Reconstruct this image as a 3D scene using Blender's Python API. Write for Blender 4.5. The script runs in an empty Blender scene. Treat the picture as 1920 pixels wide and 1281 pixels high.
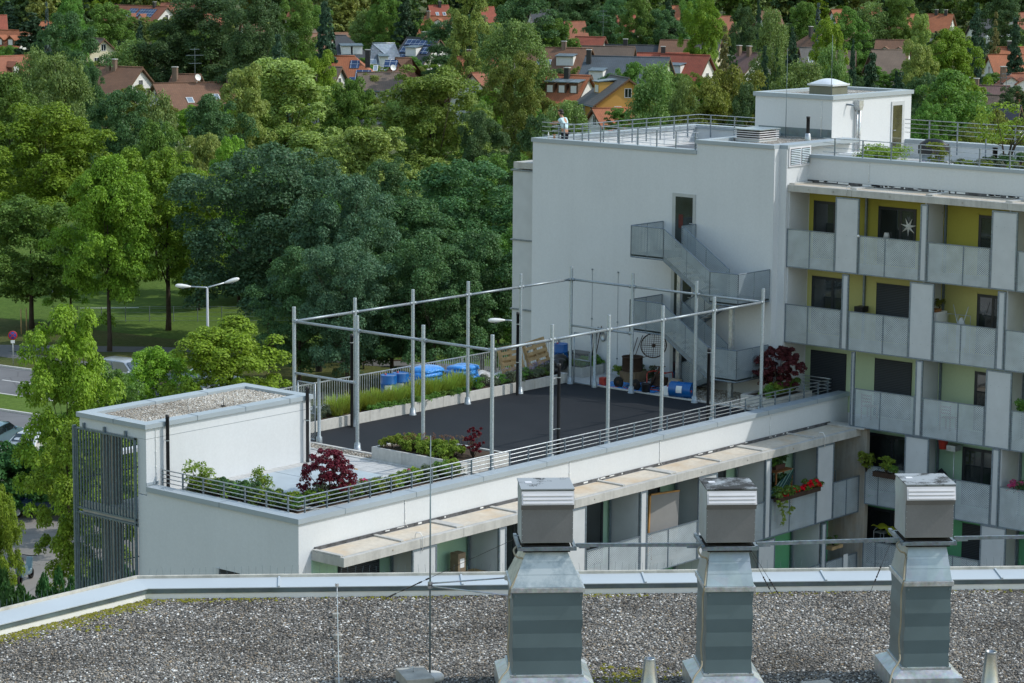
import bpy, bmesh, math, random
import numpy as np
from mathutils import Vector, Matrix

# ------------------------------------------------------------------ camera, sky, sun, exposure
scene = bpy.context.scene
COL = scene.collection
CAM = Vector((-59.727, -60.557, 16.758))
YAW, PITCH, ROLL, FPX = math.radians(40.564), math.radians(9.020), math.radians(0.4575), 4893.1
FWD = Vector((math.cos(YAW)*math.cos(PITCH), math.sin(YAW)*math.cos(PITCH), -math.sin(PITCH)))
_r = Vector((math.sin(YAW), -math.cos(YAW), 0)); _u = _r.cross(FWD)
RGT = _r*math.cos(ROLL) + _u*math.sin(ROLL)
UPV = -_r*math.sin(ROLL) + _u*math.cos(ROLL)
cd = bpy.data.cameras.new('camera'); cam = bpy.data.objects.new('camera', cd); COL.objects.link(cam)
M = Matrix((RGT, UPV, -FWD)).transposed().to_4x4(); M.translation = CAM
cam.matrix_world = M
cd.sensor_width = 36.0; cd.lens = 36.0*FPX/1920.0; cd.clip_start = 0.5; cd.clip_end = 6000
scene.camera = cam

SUN_DIR = Vector((0.44, -0.53, 0.73)).normalized()          # towards the sun
world = bpy.data.worlds.new('World'); scene.world = world; world.use_nodes = True
wn = world.node_tree.nodes; wl = world.node_tree.links; wn.clear()
sky = wn.new('ShaderNodeTexSky'); sky.sky_type = 'NISHITA'; sky.sun_disc = False
sky.sun_elevation = math.asin(SUN_DIR.z); sky.sun_rotation = math.atan2(SUN_DIR.x, SUN_DIR.y)
sky.air_density = 2.0; sky.dust_density = 1.0; sky.ozone_density = 1.1
bg = wn.new('ShaderNodeBackground'); bg.inputs['Strength'].default_value = 0.15
wo = wn.new('ShaderNodeOutputWorld'); wl.new(sky.outputs[0], bg.inputs[0]); wl.new(bg.outputs[0], wo.inputs[0])
sl = bpy.data.lights.new('sun', 'SUN'); sl.energy = 2.0; sl.angle = math.radians(0.55); sl.color = (1.0, 0.965, 0.90)
so = bpy.data.objects.new('sun', sl); COL.objects.link(so)
so.rotation_euler = (-SUN_DIR).to_track_quat('-Z', 'Y').to_euler(); so.location = (0, 0, 80)
scene.view_settings.view_transform = 'Standard'; scene.view_settings.look = 'None'
scene.view_settings.exposure = 0.42; scene.view_settings.gamma = 1.0
scene.cycles.max_bounces = 7; scene.cycles.transparent_max_bounces = 24
scene.cycles.diffuse_bounces = 4; scene.cycles.glossy_bounces = 3; scene.cycles.transmission_bounces = 3
scene.cycles.use_denoising = True

rng = random.Random(7)
GZ = -12.0                                                    # street level; the court on the low wing is z = 0

def ray(u, v):
    return FWD + RGT*((u-960)/FPX) - UPV*((v-640.5)/FPX)
def gp(u, v, z=GZ):
    """point on the level z that is seen in that direction (used to read the layout of park, streets and houses)"""
    d = ray(u, v); return CAM + d*((z-CAM.z)/d.z)
def far(u, v, dist):
    """point at a horizontal distance from the camera"""
    d = ray(u, v); return CAM + d*(dist/math.hypot(d.x, d.y))

# ------------------------------------------------------------------ object helpers
def tag(o, label=None, cat=None, group=None, kind=None):
    if label: o['label'] = label
    if cat: o['category'] = cat
    if group: o['group'] = group
    if kind: o['kind'] = kind
    return o
def empty(name, loc=(0, 0, 0), rz=0.0, label=None, cat=None, group=None):
    o = bpy.data.objects.new(name, None); COL.objects.link(o); o.location = loc; o.rotation_euler = (0, 0, rz)
    o.empty_display_size = 0.3
    return tag(o, label, cat, group)
def root_inv(parent):
    m = Matrix.Identity(4); p = parent
    while p is not None:
        m = (Matrix.Translation(p.location) @ p.rotation_euler.to_matrix().to_4x4() @ Matrix.Diagonal((*p.scale, 1))) @ m
        p = p.parent
    return m.inverted()
def link(name, me, parent=None, loc=None):
    o = bpy.data.objects.new(name, me); COL.objects.link(o)
    if parent is not None: o.parent = parent
    if loc is not None: o.location = loc
    return o
def copy_tree(o, parent=None):
    c = o.copy(); COL.objects.link(c); c.parent = parent
    for ch in list(o.children): copy_tree(ch, c)
    return c

class MB:
    """collects shapes; build() links them as ONE mesh object.  World coordinates unless build(local=True)."""
    def __init__(s): s.v = []; s.f = []; s.m = []; s.cur = 0; s.smooth = []; s.g = []
    def mat(s, i): s.cur = i; return s
    def add(s, vs, fs, smooth=False):
        b = len(s.v); s.v += [tuple(v) for v in vs]; s.g.append((b, len(s.f)))
        for f in fs: s.f.append([b+i for i in f]); s.m.append(s.cur); s.smooth.append(smooth)
        return s
    def box(s, x0, x1, y0, y1, z0, z1):
        if x0 > x1: x0, x1 = x1, x0
        if y0 > y1: y0, y1 = y1, y0
        if z0 > z1: z0, z1 = z1, z0
        return s.add([(x0,y0,z0),(x1,y0,z0),(x1,y1,z0),(x0,y1,z0),(x0,y0,z1),(x1,y0,z1),(x1,y1,z1),(x0,y1,z1)],
                     [(0,3,2,1),(4,5,6,7),(0,1,5,4),(1,2,6,5),(2,3,7,6),(3,0,4,7)])
    def obox(s, o, ax, ay, az):
        o = Vector(o); ax = Vector(ax); ay = Vector(ay); az = Vector(az)
        vs = [o, o+ax, o+ax+ay, o+ay, o+az, o+ax+az, o+ax+ay+az, o+ay+az]
        return s.add(vs, [(0,3,2,1),(4,5,6,7),(0,1,5,4),(1,2,6,5),(2,3,7,6),(3,0,4,7)])
    def quad(s, a, b, c, d): return s.add([a, b, c, d], [(0,1,2,3)])
    def prism(s, poly, z0, z1, cap=True):
        n = len(poly); vs = [(p[0], p[1], z0) for p in poly] + [(p[0], p[1], z1) for p in poly]
        fs = [(i, (i+1) % n, n+(i+1) % n, n+i) for i in range(n)]
        if cap: fs += [tuple(range(n-1, -1, -1)), tuple(range(n, 2*n))]
        return s.add(vs, fs)
    def ext(s, poly3, vec):
        """polygon (3-D points) extruded by a vector"""
        n = len(poly3); vec = Vector(vec); a = [Vector(p) for p in poly3]; b = [p+vec for p in a]
        fs = [(i, (i+1) % n, n+(i+1) % n, n+i) for i in range(n)] + [tuple(range(n-1, -1, -1)), tuple(range(n, 2*n))]
        return s.add(a+b, fs)
    def tube(s, pts, r, n=8, r2=None, caps=True):
        pts = [Vector(p) for p in pts]; k = len(pts); vs = []; fs = []
        for i, p in enumerate(pts):
            t = (pts[min(i+1, k-1)] - pts[max(i-1, 0)]).normalized()
            a = t.cross(Vector((0, 0, 1)) if abs(t.z) < .95 else Vector((1, 0, 0))).normalized(); b = t.cross(a)
            if isinstance(r, (list, tuple)): rr = r[i]
            else: rr = r if r2 is None else r + (r2-r)*i/(k-1)
            for j in range(n):
                w = 2*math.pi*j/n; vs.append(p + a*(rr*math.cos(w)) + b*(rr*math.sin(w)))
        for i in range(k-1):
            for j in range(n): fs.append((i*n+j, i*n+(j+1) % n, (i+1)*n+(j+1) % n, (i+1)*n+j))
        s.add(vs, fs, smooth=n > 5)
        if caps: s.f.append([len(s.v)-k*n+j for j in range(n-1, -1, -1)]); s.f.append([len(s.v)-n+j for j in range(n)]); s.m += [s.cur]*2; s.smooth += [False]*2
        return s
    def lathe(s, c, prof, n=16, ax=(0, 0, 1), sx=1.0, sy=1.0):
        """profile [(radius, height)] turned about the axis through c"""
        ax = Vector(ax).normalized(); a = ax.cross(Vector((0, 0, 1)) if abs(ax.z) < .95 else Vector((1, 0, 0))).normalized(); b = ax.cross(a); c = Vector(c)
        vs = []; fs = []
        for r, h in prof:
            for j in range(n):
                w = 2*math.pi*j/n; vs.append(c + ax*h + a*(r*math.cos(w)*sx) + b*(r*math.sin(w)*sy))
        for i in range(len(prof)-1):
            for j in range(n): fs.append((i*n+j, i*n+(j+1) % n, (i+1)*n+(j+1) % n, (i+1)*n+j))
        return s.add(vs, fs, smooth=True)
    def build(s, name, mats, parent=None, local=False, bevel=0.0):
        me = bpy.data.meshes.new(name)
        me.from_pydata(s.v, [], s.f)
        if not isinstance(mats, (list, tuple)): mats = [mats]
        for m in mats: me.materials.append(m)
        me.polygons.foreach_set('material_index', s.m); me.polygons.foreach_set('use_smooth', s.smooth)
        bm = bmesh.new(); bm.from_mesh(me); bmesh.ops.recalc_face_normals(bm, faces=bm.faces)
        if bevel: bmesh.ops.bevel(bm, geom=[e for e in bm.edges if len(e.link_faces) == 2 and e.calc_face_angle() > .5], offset=bevel, segments=2, affect='EDGES', profile=.6)
        bm.to_mesh(me); bm.free()
        if parent is not None and not local: me.transform(root_inv(parent))
        me.update()
        return link(name, me, parent)
    def each(s, name, mats, parent=None, local=False, bevel=0.0):
        """every shape added becomes a part of its own"""
        o = None; g = s.g+[(len(s.v), len(s.f))]
        for (v0, f0), (v1, f1) in zip(g, g[1:]):
            q = MB(); q.v = s.v[v0:v1]; q.f = [[i-v0 for i in f] for f in s.f[f0:f1]]; q.m = s.m[f0:f1]; q.smooth = s.smooth[f0:f1]; o = q.build(name, mats, parent, local, bevel)
        return o
    def thing(s, name, mats, label, cat, group=None, loc=None, bevel=0.0):
        o = s.build(name, mats, None, bevel=bevel)
        if loc is not None:
            o.data.transform(Matrix.Translation(-Vector(loc))); o.location = loc
        return tag(o, label, cat, group)

# ------------------------------------------------------------------ materials
class NT:
    def __init__(s, name, rough=.6, spec=.5, metal=0.0):
        s.m = bpy.data.materials.new(name); s.m.use_nodes = True; s.t = s.m.node_tree; s.n = s.t.nodes; s.l = s.t.links
        s.n.clear(); s.out = s.n.new('ShaderNodeOutputMaterial'); s.b = s.n.new('ShaderNodeBsdfPrincipled')
        s.l.new(s.b.outputs[0], s.out.inputs[0]); s.set(s.b, 'Roughness', rough); s.set(s.b, 'Specular IOR Level', spec); s.set(s.b, 'Metallic', metal)
    def set(s, node, k, v):
        if hasattr(v, 'is_output') or isinstance(v, bpy.types.NodeSocket): s.l.new(v, node.inputs[k])
        else: node.inputs[k].default_value = v
    def node(s, typ, **kw):
        nd = s.n.new(typ)
        for k, v in kw.items():
            if k.startswith('_'): s.set(nd, int(k[1:]), v)
            elif k in nd.inputs: s.set(nd, k, v)
            else: setattr(nd, k, v)
        return nd
    def pos(s): return s.node('ShaderNodeNewGeometry').outputs['Position']
    def obj(s): return s.node('ShaderNodeTexCoord').outputs['Object']
    def noise(s, vec, scale, detail=4, rough=.55): 
        nd = s.node('ShaderNodeTexNoise'); s.set(nd, 'Vector', vec); nd.inputs['Scale'].default_value = scale; nd.inputs['Detail'].default_value = detail; nd.inputs['Roughness'].default_value = rough
        return nd.outputs['Fac']
    def ramp(s, fac, stops, interp='LINEAR'):
        r = s.n.new('ShaderNodeValToRGB'); s.l.new(fac, r.inputs[0]); r.color_ramp.interpolation = interp
        els = r.color_ramp.elements
        while len(els) < len(stops): els.new(.5)
        for e, (p, c) in zip(els, stops): e.position = p; e.color = (*c, 1) if len(c) == 3 else c
        return r.outputs[0]
    def mix(s, fac, a, b, mode='MIX'):
        m = s.n.new('ShaderNodeMix'); m.data_type = 'RGBA'; m.blend_type = mode
        for k, v in ((0, fac), (6, a), (7, b)):
            if isinstance(v, bpy.types.NodeSocket): s.l.new(v, m.inputs[k])
            else: m.inputs[k].default_value = v if k == 0 else ((*v, 1) if len(v) == 3 else v)
        return m.outputs[2]
    def math(s, op, a, b=0.0, c=0.0):
        m = s.n.new('ShaderNodeMath'); m.operation = op
        for i, v in enumerate((a, b, c)):
            if isinstance(v, bpy.types.NodeSocket): s.l.new(v, m.inputs[i])
            else: m.inputs[i].default_value = v
        return m.outputs[0]
    def map(s, vec, scale=(1,1,1), rot=(0,0,0), loc=(0,0,0)):
        m = s.n.new('ShaderNodeMapping'); s.l.new(vec, m.inputs[0]); m.inputs['Scale'].default_value = scale; m.inputs['Rotation'].default_value = rot; m.inputs['Location'].default_value = loc
        return m.outputs[0]
    def bump(s, h, strength=.3, dist=.02):
        b = s.n.new('ShaderNodeBump'); s.l.new(h, b.inputs['Height']); b.inputs['Strength'].default_value = strength; b.inputs['Distance'].default_value = dist
        s.l.new(b.outputs[0], s.b.inputs['Normal'])
    def color(s, c):
        if isinstance(c, bpy.types.NodeSocket): s.l.new(c, s.b.inputs['Base Color'])
        else: s.b.inputs['Base Color'].default_value = (*c, 1)
        return s.m

def varied(name, c, amt=.12, scale=3.0, rough=.6, spec=.4, metal=0., bump=0., bscale=60., fine=0.):
    """plain surface with soft uneven tone, fine grain and a little relief"""
    t = NT(name, rough, spec, metal); p = t.pos()
    n = t.noise(p, scale, 5)
    lo = tuple(max(0, x*(1-amt)) for x in c); hi = tuple(min(1, x*(1+amt)) for x in c)
    col = t.ramp(n, [(.3, lo), (.7, hi)])
    if fine:
        n2 = t.noise(p, scale*18, 3); col = t.mix(fine, col, t.ramp(n2, [(.3, tuple(x*.6 for x in c)), (.7, tuple(min(1, x*1.35) for x in c))]))
    if bump: t.bump(t.noise(p, bscale, 3), bump, .01)
    return t.color(col)

def plaster(name, c, streak=.045):
    t = NT(name, .85, .25); p = t.pos()
    big = t.noise(p, .35, 4); st = t.noise(t.map(p, (1.6, 1.6, .10)), 1.5, 4); fine = t.noise(p, 14, 4)
    col = t.ramp(big, [(.3, tuple(x*.95 for x in c)), (.7, tuple(min(1, x*1.03) for x in c))])
    col = t.mix(streak, col, t.ramp(st, [(.35, tuple(x*.55 for x in c)), (.6, c)]))
    col = t.mix(.15, col, t.ramp(fine, [(.3, tuple(x*.75 for x in c)), (.7, tuple(min(1, x*1.15) for x in c))]))
    t.bump(t.noise(p, 45, 4, .7), .22, .01)
    return t.color(col)

def zinc(name, c, rough=.42, metal=.75, scale=9., spots=.5):
    """galvanised steel: crystalline spangle, dull patches"""
    t = NT(name, rough, .5, metal); p = t.pos()
    vor = t.node('ShaderNodeTexVoronoi'); t.set(vor, 'Vector', p); vor.inputs['Scale'].default_value = scale*4
    n = t.noise(p, scale, 5, .65)
    a = t.ramp(n, [(.25, tuple(x*.62 for x in c)), (.55, c), (.8, tuple(min(1, x*1.3) for x in c))])
    b = t.mix(.25*spots, a, vor.outputs['Color'], 'SOFT_LIGHT')
    t.set(t.b, 'Roughness', t.math('ADD', t.math('MULTIPLY', n, .3), rough-.15))
    return t.color(b)

def concrete(name, c, dirt=.35, tint=None):
    t = NT(name, .85, .2); p = t.pos()
    n = t.noise(p, 1.3, 6, .6); n2 = t.noise(p, 9, 5, .65); st = t.noise(t.map(p, (2.5, 2.5, .3)), 2.0, 4)
    col = t.ramp(n, [(.3, tuple(x*.82 for x in c)), (.7, tuple(min(1, x*1.1) for x in c))])
    col = t.mix(.35, col, t.ramp(n2, [(.3, tuple(x*.7 for x in c)), (.7, tuple(min(1, x*1.2) for x in c))]))
    col = t.mix(dirt, col, t.ramp(st, [(.4, tuple(x*.5 for x in c)), (.6, c)]))
    if tint: col = t.mix(t.math('MULTIPLY', t.ramp(t.noise(p, .9, 4), [(.45, (0,0,0)), (.68, (1,1,1))]), .55), col, tint)
    t.bump(t.noise(p, 50, 4, .7), .25, .01)
    return t.color(col)

def gravel(name, scale, stops, gap=.10, moss=None, big=None):
    """pebbles: voronoi cells with a colour each, dark gaps between, rounded relief"""
    t = NT(name, .9, .2); p = t.pos()
    jit = t.n.new('ShaderNodeMix'); jit.data_type = 'VECTOR'
    vor = t.node('ShaderNodeTexVoronoi'); t.set(vor, 'Vector', p); vor.inputs['Scale'].default_value = scale; vor.inputs['Randomness'].default_value = 1.0
    sep = t.node('ShaderNodeSeparateColor'); t.l.new(vor.outputs['Color'], sep.inputs[0])
    col = t.ramp(sep.outputs[0], stops)
    edge = t.node('ShaderNodeTexVoronoi', feature='DISTANCE_TO_EDGE'); t.set(edge, 'Vector', p); edge.inputs['Scale'].default_value = scale
    g = t.ramp(edge.outputs['Distance'], [(0.0, (.12,.12,.12)), (gap, (1,1,1))])
    col = t.mix(.92, col, g, 'MULTIPLY')
    patch = t.ramp(t.noise(p, .55, 5, .6), [(.35, (.62,.62,.62)), (.65, (1.12,1.12,1.12))])
    col = t.mix(.8, col, patch, 'MULTIPLY')
    h = t.math('MINIMUM', edge.outputs['Distance'], .35)
    h2 = t.math('ADD', t.math('MULTIPLY', h, 2.0), t.math('MULTIPLY', sep.outputs[1], .8))
    t.bump(h2, .9, .8/scale)
    return t.color(col)

def mesh_panel_mat(name, c, ph=.078, pv=.070, cover=.25, rough=.4):
    """expanded metal: diamond holes cut right through"""
    t = NT(name, rough, .5, .2); p = t.pos()
    s = t.node('ShaderNodeSeparateXYZ'); t.l.new(p, s.inputs[0])
    h = t.math('MULTIPLY', t.math('ADD', s.outputs[0], s.outputs[1]), 1/ph); v = t.math('MULTIPLY', s.outputs[2], 1/pv)
    d = t.math('ADD', h, v); e = t.math('SUBTRACT', h, v)
    a = t.math('ABSOLUTE', t.math('SUBTRACT', t.math('FRACT', d), .5)); b = t.math('ABSOLUTE', t.math('SUBTRACT', t.math('FRACT', e), .5))
    edge = t.math('MAXIMUM', a, b)                                # .5 on the strands, 0 in the hole's centre
    mask = t.math('GREATER_THAN', edge, .5-cover)
    n = t.noise(p, 2.0, 4); col = t.ramp(n, [(.3, tuple(x*.85 for x in c)), (.7, tuple(min(1, x*1.12) for x in c))])
    t.color(col)
    tr = t.n.new('ShaderNodeBsdfTransparent'); mx = t.n.new('ShaderNodeMixShader')
    t.l.new(mask, mx.inputs[0]); t.l.new(tr.outputs[0], mx.inputs[1]); t.l.new(t.b.outputs[0], mx.inputs[2]); t.l.new(mx.outputs[0], t.out.inputs[0])
    return t.m

def leaf_mat(name, c, dark=.5, light=1.5, trans=.32, hue=0.0):
    t = NT(name, .55, .25); 
    geo = t.node('ShaderNodeNewGeometry'); oi = t.node('ShaderNodeObjectInfo')
    n = t.noise(t.obj(), .8, 4, .6)
    lo = tuple(x*dark for x in c); hi = tuple(min(1, x*light) for x in c)
    col = t.ramp(n, [(.32, tuple(x*.66 for x in c)), (.68, tuple(x*1.3 for x in c))])
    col = t.mix(.5, col, t.ramp(geo.outputs['Random Per Island'], [(0, lo), (.55, c), (1, hi)]))
    hs = t.node('ShaderNodeHueSaturation'); t.l.new(col, hs.inputs['Color'])
    t.l.new(t.math('ADD', t.math('MULTIPLY', oi.outputs['Random'], .035), .488), hs.inputs['Hue'])
    t.l.new(t.math('ADD', t.math('MULTIPLY', oi.outputs['Random'], .45), .92), hs.inputs['Value'])
    col = hs.outputs[0]
    t.color(col)
    tl = t.n.new('ShaderNodeBsdfTranslucent'); t.l.new(t.mix(.5, col, (1.0, 1.0, .35), 'MULTIPLY'), tl.inputs[0])
    mx = t.n.new('ShaderNodeMixShader'); mx.inputs[0].default_value = trans
    t.l.new(t.b.outputs[0], mx.inputs[1]); t.l.new(tl.outputs[0], mx.inputs[2]); t.l.new(mx.outputs[0], t.out.inputs[0])
    return t.m

def tile_mat(name, c, pitch=.34, sheen=.3):
    """roof tiles: courses along the slope and columns along the ridge, each tile its own tone"""
    t = NT(name, .75, sheen); o = t.obj()
    br = t.node('ShaderNodeTexBrick'); br.offset = 0.0
    s = t.node('ShaderNodeSeparateXYZ'); t.l.new(o, s.inputs[0])
    cb = t.node('ShaderNodeCombineXYZ'); t.l.new(s.outputs[0], cb.inputs[0]); t.l.new(t.math('ADD', t.math('MULTIPLY', s.outputs[2], 1.5), s.outputs[1]), cb.inputs[1])
    cb2 = t.node('ShaderNodeCombineXYZ'); t.l.new(s.outputs[0], cb2.inputs[0]); t.l.new(t.math('MULTIPLY', s.outputs[2], 1.7), cb2.inputs[1])
    t.l.new(cb2.outputs[0], br.inputs['Vector'])
    br.inputs['Scale'].default_value = 1.0; br.inputs['Brick Width'].default_value = .3*pitch/.34; br.inputs['Row Height'].default_value = pitch
    br.inputs['Mortar Size'].default_value = .028; br.inputs['Color1'].default_value = (*[x*.85 for x in c], 1); br.inputs['Color2'].default_value = (*[min(1, x*1.15) for x in c], 1); br.inputs['Mortar'].default_value = (*[x*.42 for x in c], 1)
    n = t.noise(o, .5, 5, .65); n2 = t.noise(o, 5, 4)
    col = t.mix(.5, br.outputs['Color'], t.ramp(n, [(.3, tuple(x*.55 for x in c)), (.7, tuple(min(1, x*1.25) for x in c))]))
    col = t.mix(.2, col, t.ramp(n2, [(.35, (.10,.09,.07)), (.6, c)]))
    t.bump(br.outputs['Fac'], -.5, .03)
    return t.color(col)
# ------------------------------------------------------------------ palette
m_plaster = plaster('white_plaster', (.635, .655, .675))
m_coping = varied('coping_sheet', (.335, .385, .42), .05, .6, .45, .5)
m_zinc = zinc('galvanised_steel', (.52, .55, .57), .42, .6, 10)
m_zincdark = zinc('weathered_zinc', (.165, .215, .24), .5, .35, 2.2, .2)
m_zinclight = zinc('bright_zinc', (.47, .505, .53), .38, .55, 6)
m_frame = zinc('rail_steel', (.20, .245, .285), .45, .45, 12)
m_postz = zinc('post_steel', (.33, .375, .405), .42, .45, 22)
m_lattice = zinc('lattice_steel', (.16, .21, .235), .5, .4, 12)
m_mesh = mesh_panel_mat('expanded_metal', (.46, .52, .56))
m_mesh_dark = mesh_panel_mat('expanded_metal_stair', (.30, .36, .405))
m_netting = mesh_panel_mat('wire_netting', (.40, .43, .45), .09, .09, .06)
m_panel = varied('panel_board', (.50, .52, .535), .05, 2, .55, .3)
m_concrete = concrete('fair_concrete', (.50, .49, .46), .25)
m_canopy_top = concrete('stained_concrete', (.60, .54, .45), .15, (.52, .36, .20))
m_concrete_wall = concrete('raw_concrete', (.40, .385, .35), .45, (.42, .30, .18))
m_kerb = concrete('planter_concrete', (.56, .55, .52), .2)
m_paver = concrete('pavers', (.50, .50, .49), .15)
m_bitumen = varied('bitumen_strip', (.10, .10, .105), .5, 6, .8, .2)
m_asphalt_court = None
t = NT('court_asphalt', .8, .25); p_ = t.pos()
c_ = t.ramp(t.noise(p_, .45, 5), [(.3, (.0085, .0115, .016)), (.7, (.019, .0225, .028))])
c_ = t.mix(.5, c_, t.ramp(t.noise(p_, 60, 3, .7), [(.35, (.005, .006, .008)), (.62, (.022, .024, .028)), (.8, (.07, .07, .075))]))
t.bump(t.noise(p_, 70, 3, .7), .6, .01); m_asphalt_court = t.color(c_)
m_yellow = plaster('yellow_render', (.42, .385, .075), .04); m_yellow_pale = plaster('pale_yellow_render', (.50, .48, .19), .04)
m_palegreen = plaster('pale_green_render', (.49, .59, .39), .04)
m_green = plaster('green_render', (.36, .55, .41), .04)
m_strong = plaster('strong_green_render', (.14, .42, .22), .04)
m_dark_frame = varied('anthracite_frame', (.022, .027, .034), .2, 3, .4, .4)
m_shutter = None
t = NT('roller_shutter', .5, .4); s_ = t.node('ShaderNodeSeparateXYZ'); t.l.new(t.pos(), s_.inputs[0])
w_ = t.math('ABSOLUTE', t.math('SUBTRACT', t.math('FRACT', t.math('MULTIPLY', s_.outputs[2], 1/.06)), .5))
t.bump(w_, .8, .02); m_shutter = t.color(t.ramp(w_, [(.05, (.010, .013, .018)), (.3, (.035, .043, .052))]))
def glass(name, c, rough=.04):
    t = NT(name, rough, .9); n = t.noise(t.pos(), .9, 3)
    t.b.inputs['Coat Weight'].default_value = .4; t.b.inputs['Coat Roughness'].default_value = .02
    return t.color(t.ramp(n, [(.35, tuple(x*.5 for x in c)), (.7, tuple(x*1.8 for x in c))]))
m_glass = glass('window_glass', (.020, .026, .028))
m_glass_brown = glass('door_glass', (.07, .065, .03))
m_white = varied('white_paint', (.78, .78, .77), .04, 4, .4, .4)
m_black = varied('black_plastic', (.018, .018, .02), .2, 5, .45, .4)
m_rubber = varied('rubber', (.022, .021, .020), .3, 8, .8, .2)
m_steel = zinc('stainless', (.42, .45, .47), .3, .7, 3, .1)
m_gravel_fg = gravel('roof_gravel', 21, [(0, (.07, .062, .052)), (.25, (.15, .138, .122)), (.5, (.235, .22, .20)), (.72, (.30, .275, .24)), (.86, (.40, .33, .24)), (.95, (.58, .55, .51)), (1, (.85, .84, .81))], .13)
m_gravel_pale = gravel('pale_gravel', 14, [(0, (.25, .22, .18)), (.3, (.42, .38, .32)), (.6, (.52, .48, .42)), (.85, (.60, .58, .54)), (1, (.80, .79, .76))], .10)
m_soil = varied('soil', (.075, .055, .040), .4, 6, .95, .1, fine=.5)
m_moss = varied('moss', (.185, .18, .028), .5, 7, .95, .1, fine=.6)
m_wood = varied('pallet_wood', (.42, .29, .15), .35, 4, .75, .2, fine=.35)
m_wood_red = varied('stained_wood', (.30, .13, .05), .25, 5, .55, .3)
m_blue = varied('blue_drum', (.004, .095, .32), .10, 4, .35, .5)
m_tarp = None
t = NT('blue_foil', .25, .5); n_ = t.noise(t.map(t.pos(), (1.5, 1.5, 6)), 2.2, 5, .7)
t.bump(t.noise(t.map(t.pos(), (3, 3, 9)), 3, 4, .6), .9, .05)
m_tarp = t.color(t.ramp(n_, [(.3, (.02, .20, .62)), (.6, (.05, .30, .75)), (.78, (.45, .60, .80))]))
m_rust = varied('rusty_steel', (.055, .036, .026), .6, 5, .85, .2, fine=.6)
m_red = varied('red_paint', (.42, .05, .035), .2, 5, .5, .4)
m_label = varied('paper_label', (.72, .73, .74), .05, 5, .7, .2)
m_bag = varied('black_foil', (.012, .012, .014), .3, 6, .28, .6)
m_grey_tarp = varied('grey_tarp', (.42, .42, .41), .35, 3, .5, .3, bump=.6, bscale=9)
m_skin = varied('skin', (.42, .22, .14), .08, 10, .55, .35)
m_hair = varied('dark_hair', (.025, .016, .012), .3, 30, .6, .4)
m_shirt = varied('pale_blue_cotton', (.50, .66, .72), .07, 8, .85, .15)
m_shorts = varied('dark_cotton', (.018, .020, .028), .15, 8, .85, .15)
m_cable = varied('beige_cable', (.30, .27, .20), .15, 5, .6, .3)
m_louvre = varied('louvre_paint', (.66, .655, .69), .04, 3, .45, .4)
m_louvreblue = zinc('cowl_side_metal', (.36, .42, .45), .4, .45, 1.5, .2)
m_cowl = varied('cowl_grey_board', (.185, .185, .188), .10, 2.5, .55, .3, fine=.12)
def lichen(name, lo, hi):
    t = NT(name, .8, .3); p = t.pos()
    return t.color(t.mix(t.ramp(t.math('ADD', t.noise(p, 3.5, 3), t.math('MULTIPLY', t.noise(p, 45, 4, .7), .5)), [(lo, (0,0,0)), (hi, (1,1,1))]), (.30, .325, .345), (.030, .030, .030)))
m_lid = {'a': lichen('lid_sheet', .86, .92), 'b': lichen('lid_black_lichen', .60, .80), 'c': lichen('lid_patchy', .74, .88)}
m_ductside = varied('duct_sheet', (.115, .165, .185), .10, 1.6, .42, .5, .25)
t = NT('spotted_taper', .45, .5, .45); p_ = t.pos()
m_taper = t.color(t.mix(t.ramp(t.noise(p_, 3.2, 6, .7), [(.42, (0,0,0)), (.62, (1,1,1))]), (.50, .545, .56), (.27, .33, .36)))

# ------------------------------------------------------------------ ground, streets, park
def flat(name, poly, z, mat, kind='structure'):
    mb = MB(); mb.add([(p[0], p[1], z) for p in poly], [tuple(range(len(poly)))])
    o = mb.build(name, mat); o['kind'] = kind; return o
def grassy(name, a, b, scale=.12):
    t = NT(name, .95, .1); p = t.pos(); n = t.noise(p, scale, 6, .6); f = t.noise(p, 3.0, 5, .7)
    col = t.mix(.45, t.ramp(n, [(.35, a), (.65, b)]), t.ramp(f, [(.3, tuple(x*.55 for x in a)), (.7, tuple(x*1.4 for x in b))]))
    t.bump(f, .8, .1); return t.color(col)
m_lawn = grassy('lawn', (.055, .105, .018), (.10, .155, .03))
m_lawn_dry = grassy('tree_lawn', (.045, .075, .016), (.10, .10, .035), .2)
m_terrain = grassy('garden_ground', (.05, .075, .022), (.10, .11, .05), .03)
def road_mat(name, c):
    t = NT(name, .85, .25); p = t.pos()
    col = t.ramp(t.noise(p, .35, 5), [(.3, tuple(x*.8 for x in c)), (.7, tuple(x*1.15 for x in c))])
    v = t.node('ShaderNodeTexVoronoi', feature='DISTANCE_TO_EDGE'); t.set(v, 'Vector', t.mix(.25, p, t.node('ShaderNodeTexNoise', Scale=.6).outputs['Color'], 'ADD')); v.inputs['Scale'].default_value = .22
    col = t.mix(t.ramp(v.outputs['Distance'], [(0, (.6,.6,.6)), (.012, (0,0,0))]), col, tuple(x*.35 for x in c))
    col = t.mix(.3, col, t.ramp(t.noise(p, 25, 3, .7), [(.3, tuple(x*.5 for x in c)), (.7, tuple(x*1.5 for x in c))]))
    t.bump(t.noise(p, 40, 3), .3, .01); return t.color(col)
m_road = road_mat('street_asphalt', (.155, .155, .16))
m_path = road_mat('path_asphalt', (.13, .128, .125))
m_lot = road_mat('yard_asphalt', (.23, .215, .20))
m_line = varied('road_paint', (.62, .62, .60), .1, 3, .7, .2)

flat('ground', [(-600, -900), (2600, -900), (2600, 2600), (-600, 2600)], GZ-.012, m_terrain)
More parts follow.
